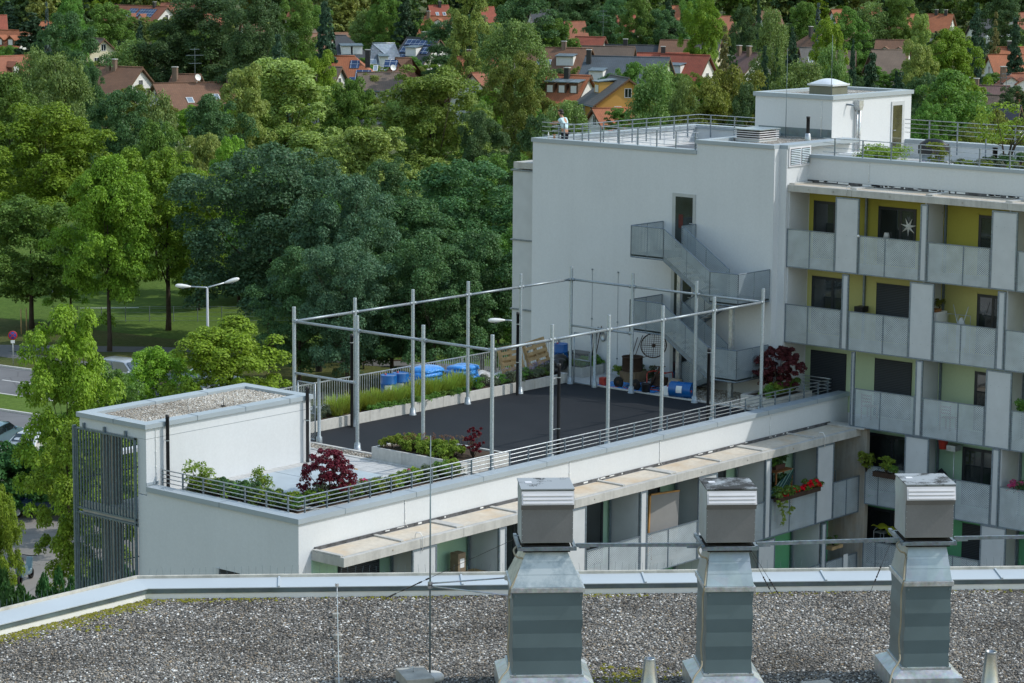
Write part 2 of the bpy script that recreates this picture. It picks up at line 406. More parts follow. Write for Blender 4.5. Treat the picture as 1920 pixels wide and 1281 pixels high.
# the street passes behind the low wing; sd runs along it to the right of the picture, sn points away from us
sd = Vector((.125, -.992, 0)).normalized(); sn = Vector((.992, .125, 0)).normalized()
K0 = Vector((46.98, 72.64, 0))
def strip(name, a, b, z, mat, s0=-160, s1=220, kind='structure'):
    return flat(name, [K0+sn*a+sd*s0, K0+sn*a+sd*s1, K0+sn*b+sd*s1, K0+sn*b+sd*s0], z, mat, kind)
strip('road', -7.4, 0, GZ, m_road)
strip('park_lawn', 0.18, 34, GZ+.10, m_lawn_dry)
strip('pavement', 2.5, 4.4, GZ+.112, m_path)
strip('playing_field', 15, 140, GZ+.106, m_lawn)
flat('park_path', [gp(-60, 645, GZ+.1), gp(0, 647, GZ+.1), gp(300, 651, GZ+.1), gp(520, 661, GZ+.1), gp(690, 674, GZ+.1), gp(960, 690, GZ+.1), gp(960, 702, GZ+.1), gp(690, 686, GZ+.1), gp(520, 671, GZ+.1), gp(300, 661, GZ+.1), gp(0, 659, GZ+.1), gp(-60, 657, GZ+.1)], GZ+.116, m_path)
strip('median', -11.2, -7.6, GZ+.10, m_lawn)
strip('near_road', -19, -11.4, GZ, m_road)
strip('yard', -75, -19.0, GZ+.004, m_lot)
mb = MB()
for a in (0, -7.6, -11.4):
    p0 = K0+sn*a+sd*(-160); mb.obox(p0+Vector((0,0,GZ-.02)), sd*380, sn*.18, Vector((0,0,.135)))
tag(mb.build('kerb', m_kerb), kind='structure')
mb = MB()
for k in range(-20, 30):
    p0 = K0+sn*(-3.6)+sd*(k*6+1.5); mb.obox(p0+Vector((0,0,GZ-.03)), sd*3, sn*.14, Vector((0,0,.034)))
tag(mb.build('road_marking', m_line), kind='structure')
mb = MB(); a_ = gp(150, 581)+Vector((0,0,.104)); b_ = gp(260, 580)+Vector((0,0,.104)); d_ = (b_-a_); n_ = Vector((-d_.y, d_.x, 0)).normalized()*.2
mb.add([a_+Vector((0,0,.006)), b_+Vector((0,0,.006)), b_+n_+Vector((0,0,.006)), a_+n_+Vector((0,0,.006))], [(0,1,2,3)]); tag(mb.build('field_line', m_line), kind='structure')
# ------------------------------------------------------------------ nearest building: gravel roof with parapet
e1 = Vector((.7071, -.7071, 0)); o1 = Vector((.7071, .7071, 0)); G0 = Vector((-34.98, -32.38, 0)); GR = 7.0
A_ = G0 + e1*42; L_ = G0 + Vector((-34, 0, 0))
def offs(d):
    """corner, right end and left end of the roof edge moved outwards by d (mitred)"""
    n1 = o1; n2 = Vector((0, 1, 0)); m = (n1+n2).normalized(); c = G0 + m*(d/m.dot(n1)); return L_ + n2*d, c, A_ + n1*d
def ring(mb, prof):
    """extrude a profile [(d, z)] along the roof edge"""
    vs = []; k = len(prof)
    for j in range(3):
        for d, z in prof: q = offs(d)[j]; vs.append((q.x, q.y, z))
    fs = [(j*k+i, j*k+(i+1) % k, (j+1)*k+(i+1) % k, (j+1)*k+i) for j in range(2) for i in range(k)]
    fs += [tuple(range(k-1, -1, -1)), tuple(range(2*k, 3*k))]
    mb.add(vs, fs)
fgb = empty('gravel_roof_building', (-40, -40, GZ), label='nearest building with a flat pebble roof and a zinc-capped parapet', cat='building')
back = [L_ + Vector((0, -36, 0)), Vector((-50.5, -58, 0)) , A_ - o1*20]
body = [L_, G0, A_, back[2], back[0]]
mb = MB(); mb.prism([(p.x, p.y) for p in [offs(.36)[0], offs(.36)[1], offs(.36)[2], back[2], back[0]]], GZ, 6.93); mb.build('wall', m_plaster, fgb)
mb = MB(); mb.add([(p.x, p.y, GR) for p in body], [(0, 1, 2, 3, 4)]); mb.build('gravel_bed', m_gravel_fg, fgb)
mb = MB(); ring(mb, [(0, 6.9), (.0, 7.085), (.05, 7.085), (.05, 6.9)]); mb.build('upstand', m_white, fgb)
mb = MB(); ring(mb, [(-.012, 7.088), (-.022, 7.158), (.05, 7.158), (.05, 7.088)]); mb.build('fascia', m_zincdark, fgb)
m_cop_fg = varied('parapet_sheet', (.43, .475, .505), .05, .8, .5, .4)
mb = MB(); ring(mb, [(-.034, 7.16), (-.034, 7.172), (.40, 7.212), (.40, 7.20)]); cop = mb.build('coping', m_cop_fg, fgb)
mb = MB()
for s in (1.91, 4.61, 7.33, 10.04, 12.71, 15.4):
    q = G0+e1*s; mb.obox(q+o1*-.036+Vector((0,0,7.174)), e1*.03, o1*.43+Vector((0,0,.039)), (0,0,.018))
for s in (2.8, 5.5, 8.2):
    q = G0-Vector((s,0,0)); mb.obox(q+Vector((0,-.036,7.174)), (.03,0,0), (0,.43,.039), (0,0,.018))
mb.each('coping_seam', m_cop_fg, cop)
m_lip = concrete('parapet_lip', (.55, .53, .47), .5)
mb = MB(); ring(mb, [(.402, 7.19), (.402, 7.25), (.455, 7.25), (.455, 7.0)]); mb.build('parapet_lip', m_lip, fgb)
mb = MB(); r2 = random.Random(3)
for s in np.arange(-8.5, 16, .105):
    if r2.random() < .08: continue
    q = (G0+e1*s+o1*.43) if s > 0 else (G0+Vector((s+.18, .43, 0)))
    a = Vector((r2.uniform(-.02, .02), r2.uniform(-.02, .02), .125+r2.uniform(-.02, .015)))
    mb.tube([q+Vector((0,0,7.248)), q+Vector((0,0,7.248))+a], .0022, 4)
o = mb.build('bird_spikes', m_zincdark, fgb); o['kind'] = 'stuff'
# moss cushions along the edge: many small clumps
mb = MB(); r2 = random.Random(5)
def moss(p, r, h):
    n = 7; vs = [p+Vector((0,0,h))]; fs = []
    for k, (q, z) in enumerate(((.6, .75), (1.0, .0))):
        for j in range(n):
            w = 2*math.pi*j/n+k*.4; rr = r*q*r2.uniform(.75, 1.25); vs.append(p+Vector((rr*math.cos(w), rr*math.sin(w), h*z*r2.uniform(.7, 1.2)-.004*k)))
    fs += [(0, 1+j, 1+(j+1) % n) for j in range(n)] + [(1+j, 1+n+j, 1+n+(j+1) % n, 1+(j+1) % n) for j in range(n)]
    mb.add(vs, fs, True)
for k in range(3800):
    s = r2.uniform(0, 9) ; w = abs(r2.gauss(0, .13+.07*math.sin(s*3.1)**2))+.01; p = G0+Vector((-s, -w, GR-.004)); moss(p, r2.uniform(.012, .045), r2.uniform(.008, .026))
for k in range(900):
    s = r2.choice([r2.uniform(0, 2.6), r2.uniform(0, 7), r2.uniform(0, 16)]); dens = .5+.5*math.sin(s*2.1)
    if r2.random() > dens: continue
    w = abs(r2.gauss(0, .10))+.02; p = G0+e1*s-o1*w+Vector((0,0,GR-.004)); moss(p, r2.uniform(.012, .04), r2.uniform(.008, .03))
for c, n, sp in ((gp(1165, 1272, GR), 120, .22), (gp(1200, 1262, GR), 60, .12), (gp(185, 1180, GR), 22, .10), (gp(60, 1195, GR), 10, .06), (gp(1280, 1265, GR), 20, .08), (gp(1130, 1252, GR), 16, .1)):
    for k in range(n): moss(c+Vector((r2.gauss(0, sp), r2.gauss(0, sp), -.004)), r2.uniform(.012, .045), r2.uniform(.01, .035))
o = mb.build('moss', m_moss, fgb); o['kind'] = 'stuff'
# loose stones lying proud of the bed, so the near part has real relief
def pebbles(parent, n, where, mats, smin, smax, seed, z, name='loose_stones'):
    r = np.random.RandomState(seed)
    base = np.array([(1,0,0),(-1,0,0),(0,1,0),(0,-1,0),(0,0,1),(0,0,-1)], float)
    bf = np.array([(0,2,4),(2,1,4),(1,3,4),(3,0,4),(2,0,5),(1,2,5),(3,1,5),(0,3,5)])
    bm = bmesh.new(); bmesh.ops.create_icosphere(bm, subdivisions=1, radius=1.0); base = np.array([v.co[:] for v in bm.verts]); bf = np.array([[v.index for v in f.verts] for f in bm.faces]); bm.free()
    nv = len(base); V = np.empty((n, nv, 3)); 
    sc = r.uniform(smin, smax, (n, 1, 1))*np.stack([r.uniform(.75, 1.35, n), r.uniform(.6, 1.0, n), r.uniform(.4, .75, n)], -1)[:, None, :]
    P = base[None]*(1+r.uniform(-.16, .16, (n, nv, 1)))*sc
    th = r.uniform(0, 6.28, n)[:, None]; c, s = np.cos(th), np.sin(th)
    V[..., 0] = P[..., 0]*c-P[..., 1]*s; V[..., 1] = P[..., 0]*s+P[..., 1]*c; V[..., 2] = P[..., 2]
    W = where(r, n); V += np.concatenate([W, np.full((n, 1), z)], 1)[:, None, :]
    if parent is not None:
        inv = root_inv(parent); V += np.array(inv.translation)
    F = (bf[None]+np.arange(n)[:, None, None]*nv).reshape(-1, 3)
    me = bpy.data.meshes.new(name); me.vertices.add(n*nv); me.vertices.foreach_set('co', V.reshape(-1)); me.loops.add(F.size); me.loops.foreach_set('vertex_index', F.reshape(-1))
    me.polygons.add(len(F)); me.polygons.foreach_set('loop_start', np.arange(0, F.size, 3)); me.polygons.foreach_set('use_smooth', np.ones(len(F), bool))
    me.materials.append(mats); me.update(calc_edges=True); me.validate()
    o = link(name, me, parent); o['kind'] = 'stuff'; return o
def stone_mat(name, stops, rough=.85):
    t = NT(name, rough, .25); g = t.node('ShaderNodeNewGeometry'); n = t.noise(t.pos(), 60, 3); big = t.noise(t.pos(), .55, 5, .6)
    col = t.ramp(g.outputs['Random Per Island'], stops); col = t.mix(.3, col, t.ramp(n, [(.3, (.15, .14, .13)), (.7, (.6, .58, .55))]), 'SOFT_LIGHT')
    col = t.mix(.8, col, t.ramp(big, [(.38, (.55, .53, .51)), (.62, (1.1, 1.1, 1.1))]), 'MULTIPLY')
    return t.color(col)
m_stone = stone_mat('pebble', [(0, (.07, .062, .054)), (.2, (.15, .142, .132)), (.5, (.26, .25, .236)), (.74, (.345, .325, .30)), (.84, (.36, .28, .19)), (.92, (.48, .455, .42)), (.97, (.82, .81, .79)), (1, (.92, .92, .9))])
def fg_where(r, n):
    # the part of the roof in view: along the edge, from it towards us
    s = r.uniform(-5.2, 12.5, n); w = r.uniform(.0, 10.8, n)
    x = G0.x+e1.x*s-o1.x*w; y = G0.y+e1.y*s-o1.y*w
    bad = y > G0.y-.02+0*y
    s2 = r.uniform(0, 12, n); w2 = r.uniform(.02, 4.5, n); x[bad] = (G0.x+e1.x*s2-o1.x*w2)[bad]; y[bad] = (G0.y+e1.y*s2-o1.y*w2)[bad]
    return np.stack([x, y], 1)
pebbles(fgb, 150000, fg_where, m_stone, .0105, .023, 11, GR+.004)

# ------------------------------------------------------------------ ventilation ducts on the near roof
def duct(P, w, dep, kind, label, lidm):
    """P: front-left corner on the plinth; w along e1, dep away from us"""
    r = empty('ventilation_duct', (P.x, P.y, GR), label=label, cat='roof vent', group='ventilation ducts on the near roof')
    Z = Vector((0, 0, 1))
    def pt(a, b, z): return Vector((P.x, P.y, 0)) + e1*a + o1*b + Z*z
    def frust(mb, b0, z0, b1, z1):
        (ax0, ax1, ay0, ay1), (bx0, bx1, by0, by1) = b0, b1
        vs = [pt(ax0, ay0, z0), pt(ax1, ay0, z0), pt(ax1, ay1, z0), pt(ax0, ay1, z0), pt(bx0, by0, z1), pt(bx1, by0, z1), pt(bx1, by1, z1), pt(bx0, by1, z1)]
        mb.add(vs, [(0,3,2,1),(4,5,6,7),(0,1,5,4),(1,2,6,5),(2,3,7,6),(3,0,4,7)])
    b = (0, w, 0, dep)
    # plinth with chamfered top
    mb = MB(); frust(mb, (-.15, w+.15, -.15, dep+.15), 6.99, (-.15, w+.15, -.15, dep+.15), 7.22); frust(mb, (-.15, w+.15, -.15, dep+.15), 7.221, (-.02, w+.02, -.02, dep+.02), 7.30); mb.build('plinth', m_zinclight, r)
    # body: cross-broken sheets, each band slightly canted
    mb = MB(); n = 6; z0, z1 = 7.33, 8.41
    for k in range(n):
        a, c = z0+(z1-z0)*k/n, z0+(z1-z0)*(k+1)/n; q = .013 if k % 2 else 0
        bb = (q, w-q, q, dep-q); b2 = (.013-q, w-.013+q, .013-q, dep-.013+q); frust(mb, bb, a, b2, c)
    mb.build('duct_body', m_ductside, r)
    mb = MB()
    for za, zb in ((7.302, 7.335), (8.412, 8.475)): frust(mb, (-.022, w+.022, -.022, dep+.022), za, (-.022, w+.022, -.022, dep+.022), zb)
    mb.each('flange', m_zinc, r, bevel=.004)
    mb = MB()
    for a in (0, 1):
        x = a*w+(.02 if a == 0 else -.05)
        for zb in (7.336, 8.36): mb.obox(pt(x+.01, -.028, zb), e1*.02, o1*.012, Z*.02)
    mb.each('bolt', m_zincdark, r)
    cx = w/2 if kind == 'wide' else .305
    if kind == 'wide': top = (.19, .70, dep/2-.26, dep/2+.26)
    else: top = (.06, .56, dep/2-.25, dep/2+.25)
    mb = MB(); za, zb = 8.478, 8.93
    for k in range(3):
        f0, f1 = k/3, (k+1)/3; L = lambda u, v, f: u+(v-u)*f
        frust(mb, tuple(L(u, v, f0) for u, v in zip(b, top)), za+(zb-za)*f0, tuple(L(u, v, f1)-(.004 if i % 2 else -.004) for i, (u, v) in enumerate(zip(b, top))), za+(zb-za)*f1)
    mb.build('taper', m_taper if kind == 'wide' else m_louvreblue, r)
    # support frame of steel angle under the cowl
    c0, c1 = (.115, .775) if kind == 'wide' else (-.005, .625)
    d0, d1 = dep/2-.33, dep/2+.28
    mb = MB(); zf = 8.935
    for (x0, x1, y0, y1) in ((c0-.04, c1+.04, d0-.045, d0-.005), (c0-.04, c1+.04, d1+.005, d1+.045), (c0-.045, c0-.005, d0-.04, d1+.16), (c1+.005, c1+.045, d0-.04, d1+.04)):
        mb.obox(pt(x0, y0, zf), e1*(x1-x0), o1*(y1-y0), Z*.045)
    mb.build('support_frame', m_frame, r)
    mb = MB(); mb.obox(pt(c0+.03, d0+.03, 8.90), e1*(c1-c0-.06), o1*(d1-d0-.06), Z*.09); mb.build('collar', m_rubber, r)
    # cowl: box with bent side sheets, rain hood with louvres, lid with a rain-cap
    mb = MB(); mb.ext([pt(c0, d0, 9.03), pt(c0, d0+.015, 9.50), pt(c0, d0-.055, 9.60), pt(c0, d0-.01, 9.72), pt(c0, d1+.01, 9.72), pt(c0, d1+.055, 9.60), pt(c0, d1, 9.48), pt(c0, d1, 9.03)], e1*(c1-c0))
    mb.build('cowl', m_louvreblue, r)
    mb = MB(); mb.obox(pt(c0+.004, d0-.006, 9.035), e1*(c1-c0-.008), o1*.005, Z*.43); mb.build('front_board', m_cowl, r)
    mb = MB()
    mb.ext([pt(c0-.006, d0-.012, 9.467), pt(c0-.006, d0-.068, 9.545), pt(c0-.006, d0-.026, 9.713), pt(c0-.006, d0-.008, 9.713), pt(c0-.006, d0-.046, 9.55), pt(c0-.006, d0-.007, 9.48)], e1*(c1-c0+.012)); hood = mb.build('rain_hood', m_cowl, r)
    mb = MB(); dn = (pt(0, d0-.030, 9.706)-pt(0, d0-.072, 9.538)); up = dn.normalized(); nn = e1.cross(up).normalized()*-1
    if nn.dot(o1) > 0: nn = -nn
    o_ = pt(c0-.004, d0-.0735, 9.538); W = c1-c0+.008; Ld = dn.length
    mb.obox(o_, e1*W, up*Ld, nn*.004)
    for k in range(3):
        q = o_+e1*.018+up*(.018+k*.048)+nn*.0045; mb.ext([q, q+up*.030, q+up*.030+nn*.003, q+nn*.011], e1*(W-.036))
    mb.build('louvre', m_louvre, r)
    mb = MB(); mb.obox(pt(c0-.012, d0-.035, 9.722), e1*(c1-c0+.024), o1*(d1-d0+.07), Z*.018); lid = mb.build('lid', m_lid[lidm], r, bevel=.004)
    mb = MB(); mb.obox(pt(c0+.07, d1-.30, 9.741), e1*.085, o1*.09, Z*.006); mb.build('lid_plate', m_louvre, lid)
    mb = MB()
    for x in (c0+.008, c1-.012):
        for z in (9.06, 9.13, 9.21, 9.29, 9.37, 9.45): mb.obox(pt(x, d0-.0095, z), e1*.008, o1*.003, Z*.008)
    mb.each('rivet', m_zinclight, r)
    # cable down the left side
    pts = [pt(c0-.02, d0+.1, 8.98), pt(c0-.09, d0+.06, 8.93), pt(c0-.06, d0-.02, 8.86), pt(top[0]-.035, top[2]-.02, 8.80)]
    pts += [pt(top[0]*(1-f)-.035, top[2]*(1-f)-.02, 8.80-(8.80-8.45)*f) for f in (.35, .7, 1)]
    pts += [pt(-.04, .045, 8.3), pt(-.035, .04, 7.95), pt(-.05, .05, 7.7), pt(-.04, .03, 7.52), pt(-.055, -.02, 7.42), pt(-.16, -.12, 7.31), pt(-.225, -.24, 7.14), pt(-.24, -.34, 7.012), pt(-.2, -1.4, 7.012)]
    pts = [Vector(p) for p in pts]; fine = []
    for i in range(len(pts)-1):
        p0, p1, p2, p3 = pts[max(i-1, 0)], pts[i], pts[i+1], pts[min(i+2, len(pts)-1)]
        for k in range(5):
            s = k/5; fine.append(.5*((2*p1)+(p2-p0)*s+(2*p0-5*p1+4*p2-p3)*s*s+(3*p1-p0-3*p2+p3)*s**3))
    MB().tube(fine+[pts[-1]], .0125, 8).build('cable', m_cable, r)
    return r, pt
D1, pt1 = duct(Vector((-35.23, -39.63)), .90, .90, 'wide', 'broadest vent duct with a pale blotched tapering neck, beside the lightning rod', 'a')
D2, pt2 = duct(Vector((-33.52, -41.42)), .61, .85, 'slim', 'slim vent duct with black lichen covering its lid, middle one of three', 'b')
D3, pt3 = duct(Vector((-31.56, -43.15)), .61, .85, 'slim', 'slim vent duct with white scratches on its front, right of the others', 'c')
def rail(p0, p1, label):
    d = (p1-p0); n = Vector((-d.y, d.x, 0)).normalized(); mb = MB()
    mb.obox(p0, d, n*.04, (0, 0, .012)); mb.obox(p0+Vector((0,0,-.032)), d, n*.012, (0,0,.032)); mb.obox(p0+n*.028+Vector((0,0,-.032)), d, n*.012, (0,0,.032))
    for k in range(int(d.length/.085)): mb.obox(p0+d.normalized()*(.03+k*.085)+n*.013+Vector((0,0,.0122)), d.normalized()*.045, n*.013, (0,0,.0015))
    for q, s in ((p0, 1), (p1, -1)): mb.obox(q+d.normalized()*(.04*s)+Vector((0,0,-.05)), d.normalized()*.14*s, n*.05, (0,0,.018))
    mb.thing('strut_rail', m_frame, label, 'steel rail', 'slotted steel rails bracing the vent ducts', loc=p0)
rail(pt1(.82, .20, 8.985), pt2(-.05, .20, 8.985), 'slotted steel rail joining the broadest duct to the middle one')
rail(pt2(.67, .20, 8.99), pt3(-.05, .20, 8.99), 'slotted steel rail joining the two slim ducts')
rail(pt3(.67, .20, 9.00), pt3(3.6, .16, 9.03), 'slotted steel rail running off right from the scratched duct')
def guy(p0, p1, label):
    mb = MB(); p0 = Vector(p0); p1 = Vector(p1); mb.tube([p0, p1], .0035, 5)
    d = p1-p0
    for f in (.55, .60, .72, .78, .80): mb.tube([p0+d*f, p0+d*(f+.018)], .012, 6)
    mb.tube([p0+d*.62, p0+d*.70], .009, 6)
    mb.thing('guy_wire', m_black, label, 'wire', 'guy wires holding the vent ducts', loc=p0)
guy(pt1(.08, .70, 8.95), gp(686, 1139, GR), 'thin guy wire slanting down left from the broadest duct to the pebbles')
guy(pt2(.58, .15, 8.93), gp(1468, 1128, GR), 'guy wire slanting down right from the middle duct, upper of the pair')
guy(pt2(.56, .13, 8.92), gp(1450, 1118, GR), 'guy wire slanting down right from the middle duct, lower of the pair')
guy(pt3(.0, .70, 8.95), gp(1633, 1108, GR), 'guy wire slanting down left from the scratched duct to the parapet foot')
# lightning rod with its two stays, concrete foot; conductor on little blocks
p = gp(806, 1265, GR+.06)
r = empty('lightning_rod', (p.x, p.y, GR), label='tall thin lightning rod standing in front of the low wing', cat='lightning rod')
top = far(810, 817, (Vector((p.x, p.y))-Vector((CAM.x, CAM.y))).length).z
MB().tube([(p.x, p.y, GR+.05), (p.x, p.y, (GR+top)/2), (p.x, p.y, top)], [.013, .012, .006], 8).build('rod', m_zincdark, r)
mb = MB()
for z, q in ((8.29, pt1(-.02, .75, 8.42)), (8.25, pt1(-.02, .02, 8.37))):
    mb.tube([(p.x, p.y, z), q], .010, 8)
    mb.obox(Vector(q)+Vector((-.02, -.02, -.03)), (.04,0,0), (0,.04,0), (0,0,.06)); mb.obox(Vector((p.x-.022, p.y-.022, z-.025)), (.044,0,0), (0,.044,0), (0,0,.05))
mb.each('stay', m_zinclight, r)
MB().lathe((p.x, p.y, GR), [(0, 0), (.19, 0), (.185, .05), (.16, .075), (.0, .08)], 20).build('foot', m_kerb, r)
def slab(u, v, w, d, h, label):
    q = gp(u, v, GR+h); mb = MB(); a = e1*.92+o1*.2; b = Vector((-a.y, a.x, 0)); mb.obox(q-a*w/2-b*d/2-Vector((0,0,h)), a*w, b*d, (0,0,h)); 
    mb.thing('concrete_block', m_concrete_wall, label, 'ballast block', 'ballast blocks on the near roof', loc=(q.x, q.y, GR), bevel=.008)
    mb = MB()
    return q
q = slab(778, 1262, .40, .62, .15, 'mossy concrete ballast block left of the lightning rod')
MB().tube([q+Vector((.02,.05,.0)), q+Vector((.02,.05,.05)), q+Vector((.05,.09,.06))], .008, 6).thing('eye_bolt', m_zinc, 'rusty eye bolt in the concrete block beside the lightning rod', 'bolt', loc=q)
q = slab(1540, 1285, .42, .5, .10, 'low concrete ballast block between the two slim ducts')
mb = MB(); A1 = gp(632, 1098, 7.2); A2 = gp(636, 1300, 7.09); mb.tube([A1, A1-o1*.03-Vector((0,0,.06))] + [A1+(A2-A1)*f+Vector((0,0,-.05*math.sin(math.pi*f))) for f in (.2, .4, .6, .8, 1)], .0065, 6)
mb.obox(A1-Vector((.02,.02,.01)), (.04,0,0), (0,.04,0), (0,0,.04)); mb.thing('conductor_wire', m_zinclight, 'straight conductor wire lying across the pebbles towards the parapet', 'wire', loc=A2)
for k, (u, v) in enumerate(((630, 1150), (632, 1190), (634, 1230), (636, 1272))):
    q = gp(u, v, GR+.06); mb = MB(); mb.obox(q-e1*.05-o1*.045-Vector((0,0,.08)), e1*.10, o1*.09, (0,0,.08))
    mb.thing('wire_holder', m_concrete_wall, 'small concrete block under the conductor wire, ' + ('nearest the parapet', 'second from the parapet', 'third from the parapet', 'at the bottom edge of the photo')[k], 'wire holder', 'blocks carrying the conductor wire', loc=(q.x, q.y, GR), bevel=.006)
for (u, v0, label) in ((1217, 1234, 'brushed steel flue cone in front of the gap between broad and middle duct'), (1855, 1221, 'brushed steel flue cone at the bottom right corner')):
    q = gp(u, 1310, GR); t0 = far(u, v0, (Vector((q.x, q.y))-Vector((CAM.x, CAM.y))).length).z-GR
    mb = MB(); mb.lathe((q.x, q.y, GR), [(.19, 0), (.17, .03), (.125, .10), (.072, t0-.03), (.07, t0-.012), (.072, t0), (.062, t0), (.06, t0-.25), (.0, t0-.25)], 28)
    mb.thing('flue_pipe', m_steel, label, 'flue', 'steel flues on the near roof', loc=(q.x, q.y, GR))
# ------------------------------------------------------------------ the low wing: walls, penthouse, canopy, balconies
WX0, WX1, WY0, WY1 = -9.11, 18.78, -9.37, 2.55
wing = empty('low_apartment_wing', (4, -4, GZ), label='low white apartment wing with a dark ball court on its roof', cat='building')
mb = MB(); mb.box(WX0, WX1, WY0, -2.6, GZ, -.02); mb.box(-6.8, -.5, -2.6, .05, GZ, -.02); mb.box(-.5, WX1, -2.6, WY1, GZ, -.02)
# parapet walls
mb.box(WX0, WX1, WY0, WY0+.35, -.02, .118); mb.box(WX0, WX0+.33, WY0+.35, -3.0, -.02, .118); mb.box(WX0+3, WX1-1.7, WY1-.35, WY1, -.02, .10)
wwall = mb.build('wall', m_plaster, wing)
mb = MB(); mb.prism([(-9.18, -9.44), (18.85, -9.44), (18.85, -8.97), (-8.74, -8.97), (-8.74, -3.03), (-9.18, -3.03)], .12, .27); wcop = mb.build('coping', m_coping, wing)
mb = MB()
for x in (-7.3, -4.3, -1.3, 1.7, 4.7, 7.7, 10.7, 13.7, 16.7): mb.box(x, x+.02, -9.443, -8.967, .118, .274)
mb.box(-9.183, -8.737, -6.2, -6.18, .118, .274); mb.build('coping_joint', m_frame, wcop)
mb = MB(); mb.box(-.5, 17.05, 2.05, 2.62, .10, .26); mb.build('rear_coping', m_coping, wing)
# roof surfaces
mb = MB(); mb.add([(-8.74, -8.97, .004), (-.95, -8.97, .004), (-.95, -2.96, .004), (-8.74, -2.96, .004)], [(0,1,2,3)]); mb.add([(-2.22, -2.96, .004), (-.95, -2.96, .004), (-.95, .05, .004), (-2.22, .05, .004)], [(0,1,2,3)]); mb.build('paving', m_paver, wing)
mb = MB()
for k in range(1, 16): mb.box(-8.7+k*.5, -8.694+k*.5, -8.97, -2.97 if -8.7+k*.5 < -2.2 else .05, .0045, .0065)
for k in range(1, 18): y = -8.97+k*.5; mb.box(-8.74 if y < -3 else -2.21, -.95, y, y+.006, .0045, .0065)
mb.build('paving_joint', m_frame, wing)
mb = MB(); mb.add([(-.15, -8.97, .004), (14.55, -8.97, .004), (14.55, .22, .004), (-.15, .22, .004)], [(0,1,2,3)]); mb.build('court_surface', m_asphalt_court, wing)
mb = MB(); mb.add([(-.80, -8.97, .006), (-.28, -8.97, .006), (-.28, .2, .006), (-.80, .2, .006)], [(0,1,2,3)]); mb.add([(14.68, -8.97, .006), (17.1, -8.97, .006), (17.1, -3.9, .006), (14.68, -3.9, .006)], [(0,1,2,3)])
mb.add([(-6.5, -3.95, .010), (-3.0, -3.95, .010), (-3.0, -3.72, .010), (-6.5, -3.72, .010)], [(0,1,2,3)])
mb.build('gravel_strip', m_gravel_pale, wing)
mb = MB(); mb.box(-.28, -.15, -8.97, .2, 0, .045); mb.box(14.55, 14.68, -8.97, .2, 0, .045); mb.box(-.95, -.80, -8.97, .2, 0, .03); mb.build('kerb_edge', m_kerb, wing)
mb = MB(); mb.add([(14.68, -3.9, .006), (17.1, -3.9, .006), (17.1, 2.0, .006), (14.68, 2.0, .006)], [(0,1,2,3)]); mb.add([(17.1, -8.97, .008), (18.78, -8.97, .008), (18.78, -7.4, .008), (17.1, -7.4, .008)], [(0,1,2,3)]); mb.build('concrete_path', m_paver, wing)
mb = MB(); mb.add([(-.5, 1.45, .25), (17.1, 1.45, .25), (17.1, 2.05, .25), (-.5, 2.05, .25)], [(0,1,2,3)]); mb.build('ballast_strip', m_gravel_pale, wing)
# penthouse (stair head) with gravel roof
mb = MB(); mb.box(-9.09, -2.22, -2.96, -2.6, 0, 1.99); mb.box(-6.8, -2.22, -2.6, .05, 0, 1.99); mb.box(-9.09, -8.85, -2.6, .05, 1.66, 1.99); mb.box(-8.85, -6.8, -.18, .05, 1.66, 1.99); mb.box(-8.85, -6.8, -2.6, -.18, 1.86, 1.99); pent = mb.build('penthouse_wall', m_plaster, wing)
mb = MB(); mb.box(-9.092, -2.218, -2.963, .053, 1.672, 1.682); mb.build('groove', m_frame, pent)
mb = MB()
for (a, b, c, d) in ((-9.17, -2.15, -3.03, -2.62), (-9.17, -2.15, -.35, .12), (-9.17, -8.78, -2.62, -.35), (-2.55, -2.15, -2.62, -.35)): mb.box(a, b, c, d, 1.99, 2.13)
pcop = mb.build('penthouse_coping', m_coping, pent)
mb = MB()
for x in (-7.1, -5.1, -3.2): mb.box(x, x+.025, -3.034, -2.616, 1.985, 2.136)
mb.box(-9.174, -8.776, -1.6, -1.575, 1.985, 2.136)
for x in (-6.4, -4.2): mb.box(x, x+.025, -.354, .124, 1.985, 2.136)
mb.build('coping_joint', m_frame, pcop)
mb = MB(); mb.add([(-8.79, -2.63, 2.04), (-2.54, -2.63, 2.04), (-2.54, -.34, 2.04), (-8.79, -.34, 2.04)], [(0,1,2,3)]); mb.build('penthouse_gravel', m_gravel_pale, pent)
m_stone_pale = stone_mat('pale_pebble', [(0, (.24, .20, .16)), (.3, (.40, .36, .30)), (.6, (.50, .46, .40)), (.85, (.60, .57, .52)), (1, (.85, .84, .80))])
o = pebbles(None, 9000, lambda r, n: np.stack([r.uniform(-8.74, -2.58, n), r.uniform(-2.6, -.37, n)], 1), m_stone_pale, .018, .040, 21, 2.045, 'roof_pebbles'); o.parent = pent; o.location = -Vector(pent.parent.location)
o = pebbles(None, 5200, lambda r, n: np.concatenate([np.stack([r.uniform(-.79, -.29, n//4), r.uniform(-8.9, .15, n//4)], 1), np.stack([r.uniform(14.7, 17.05, n-n//4-n//8), r.uniform(-8.9, -3.95, n-n//4-n//8)], 1), np.stack([r.uniform(-6.5, -3.0, n//8), r.uniform(-3.95, -3.72, n//8)], 1)]), m_stone_pale, .02, .045, 22, .012, 'strip_pebbles'); o.parent = wing; o.location = -Vector(wing.location)
mb = MB(); mb.tube([(-5.25, -2.2, 2.05), (-5.25, -2.2, 2.42)], .01, 6); mb.box(-5.3, -5.2, -2.25, -2.15, 2.05, 2.1); mb.build('vent_stub', m_black, pent)
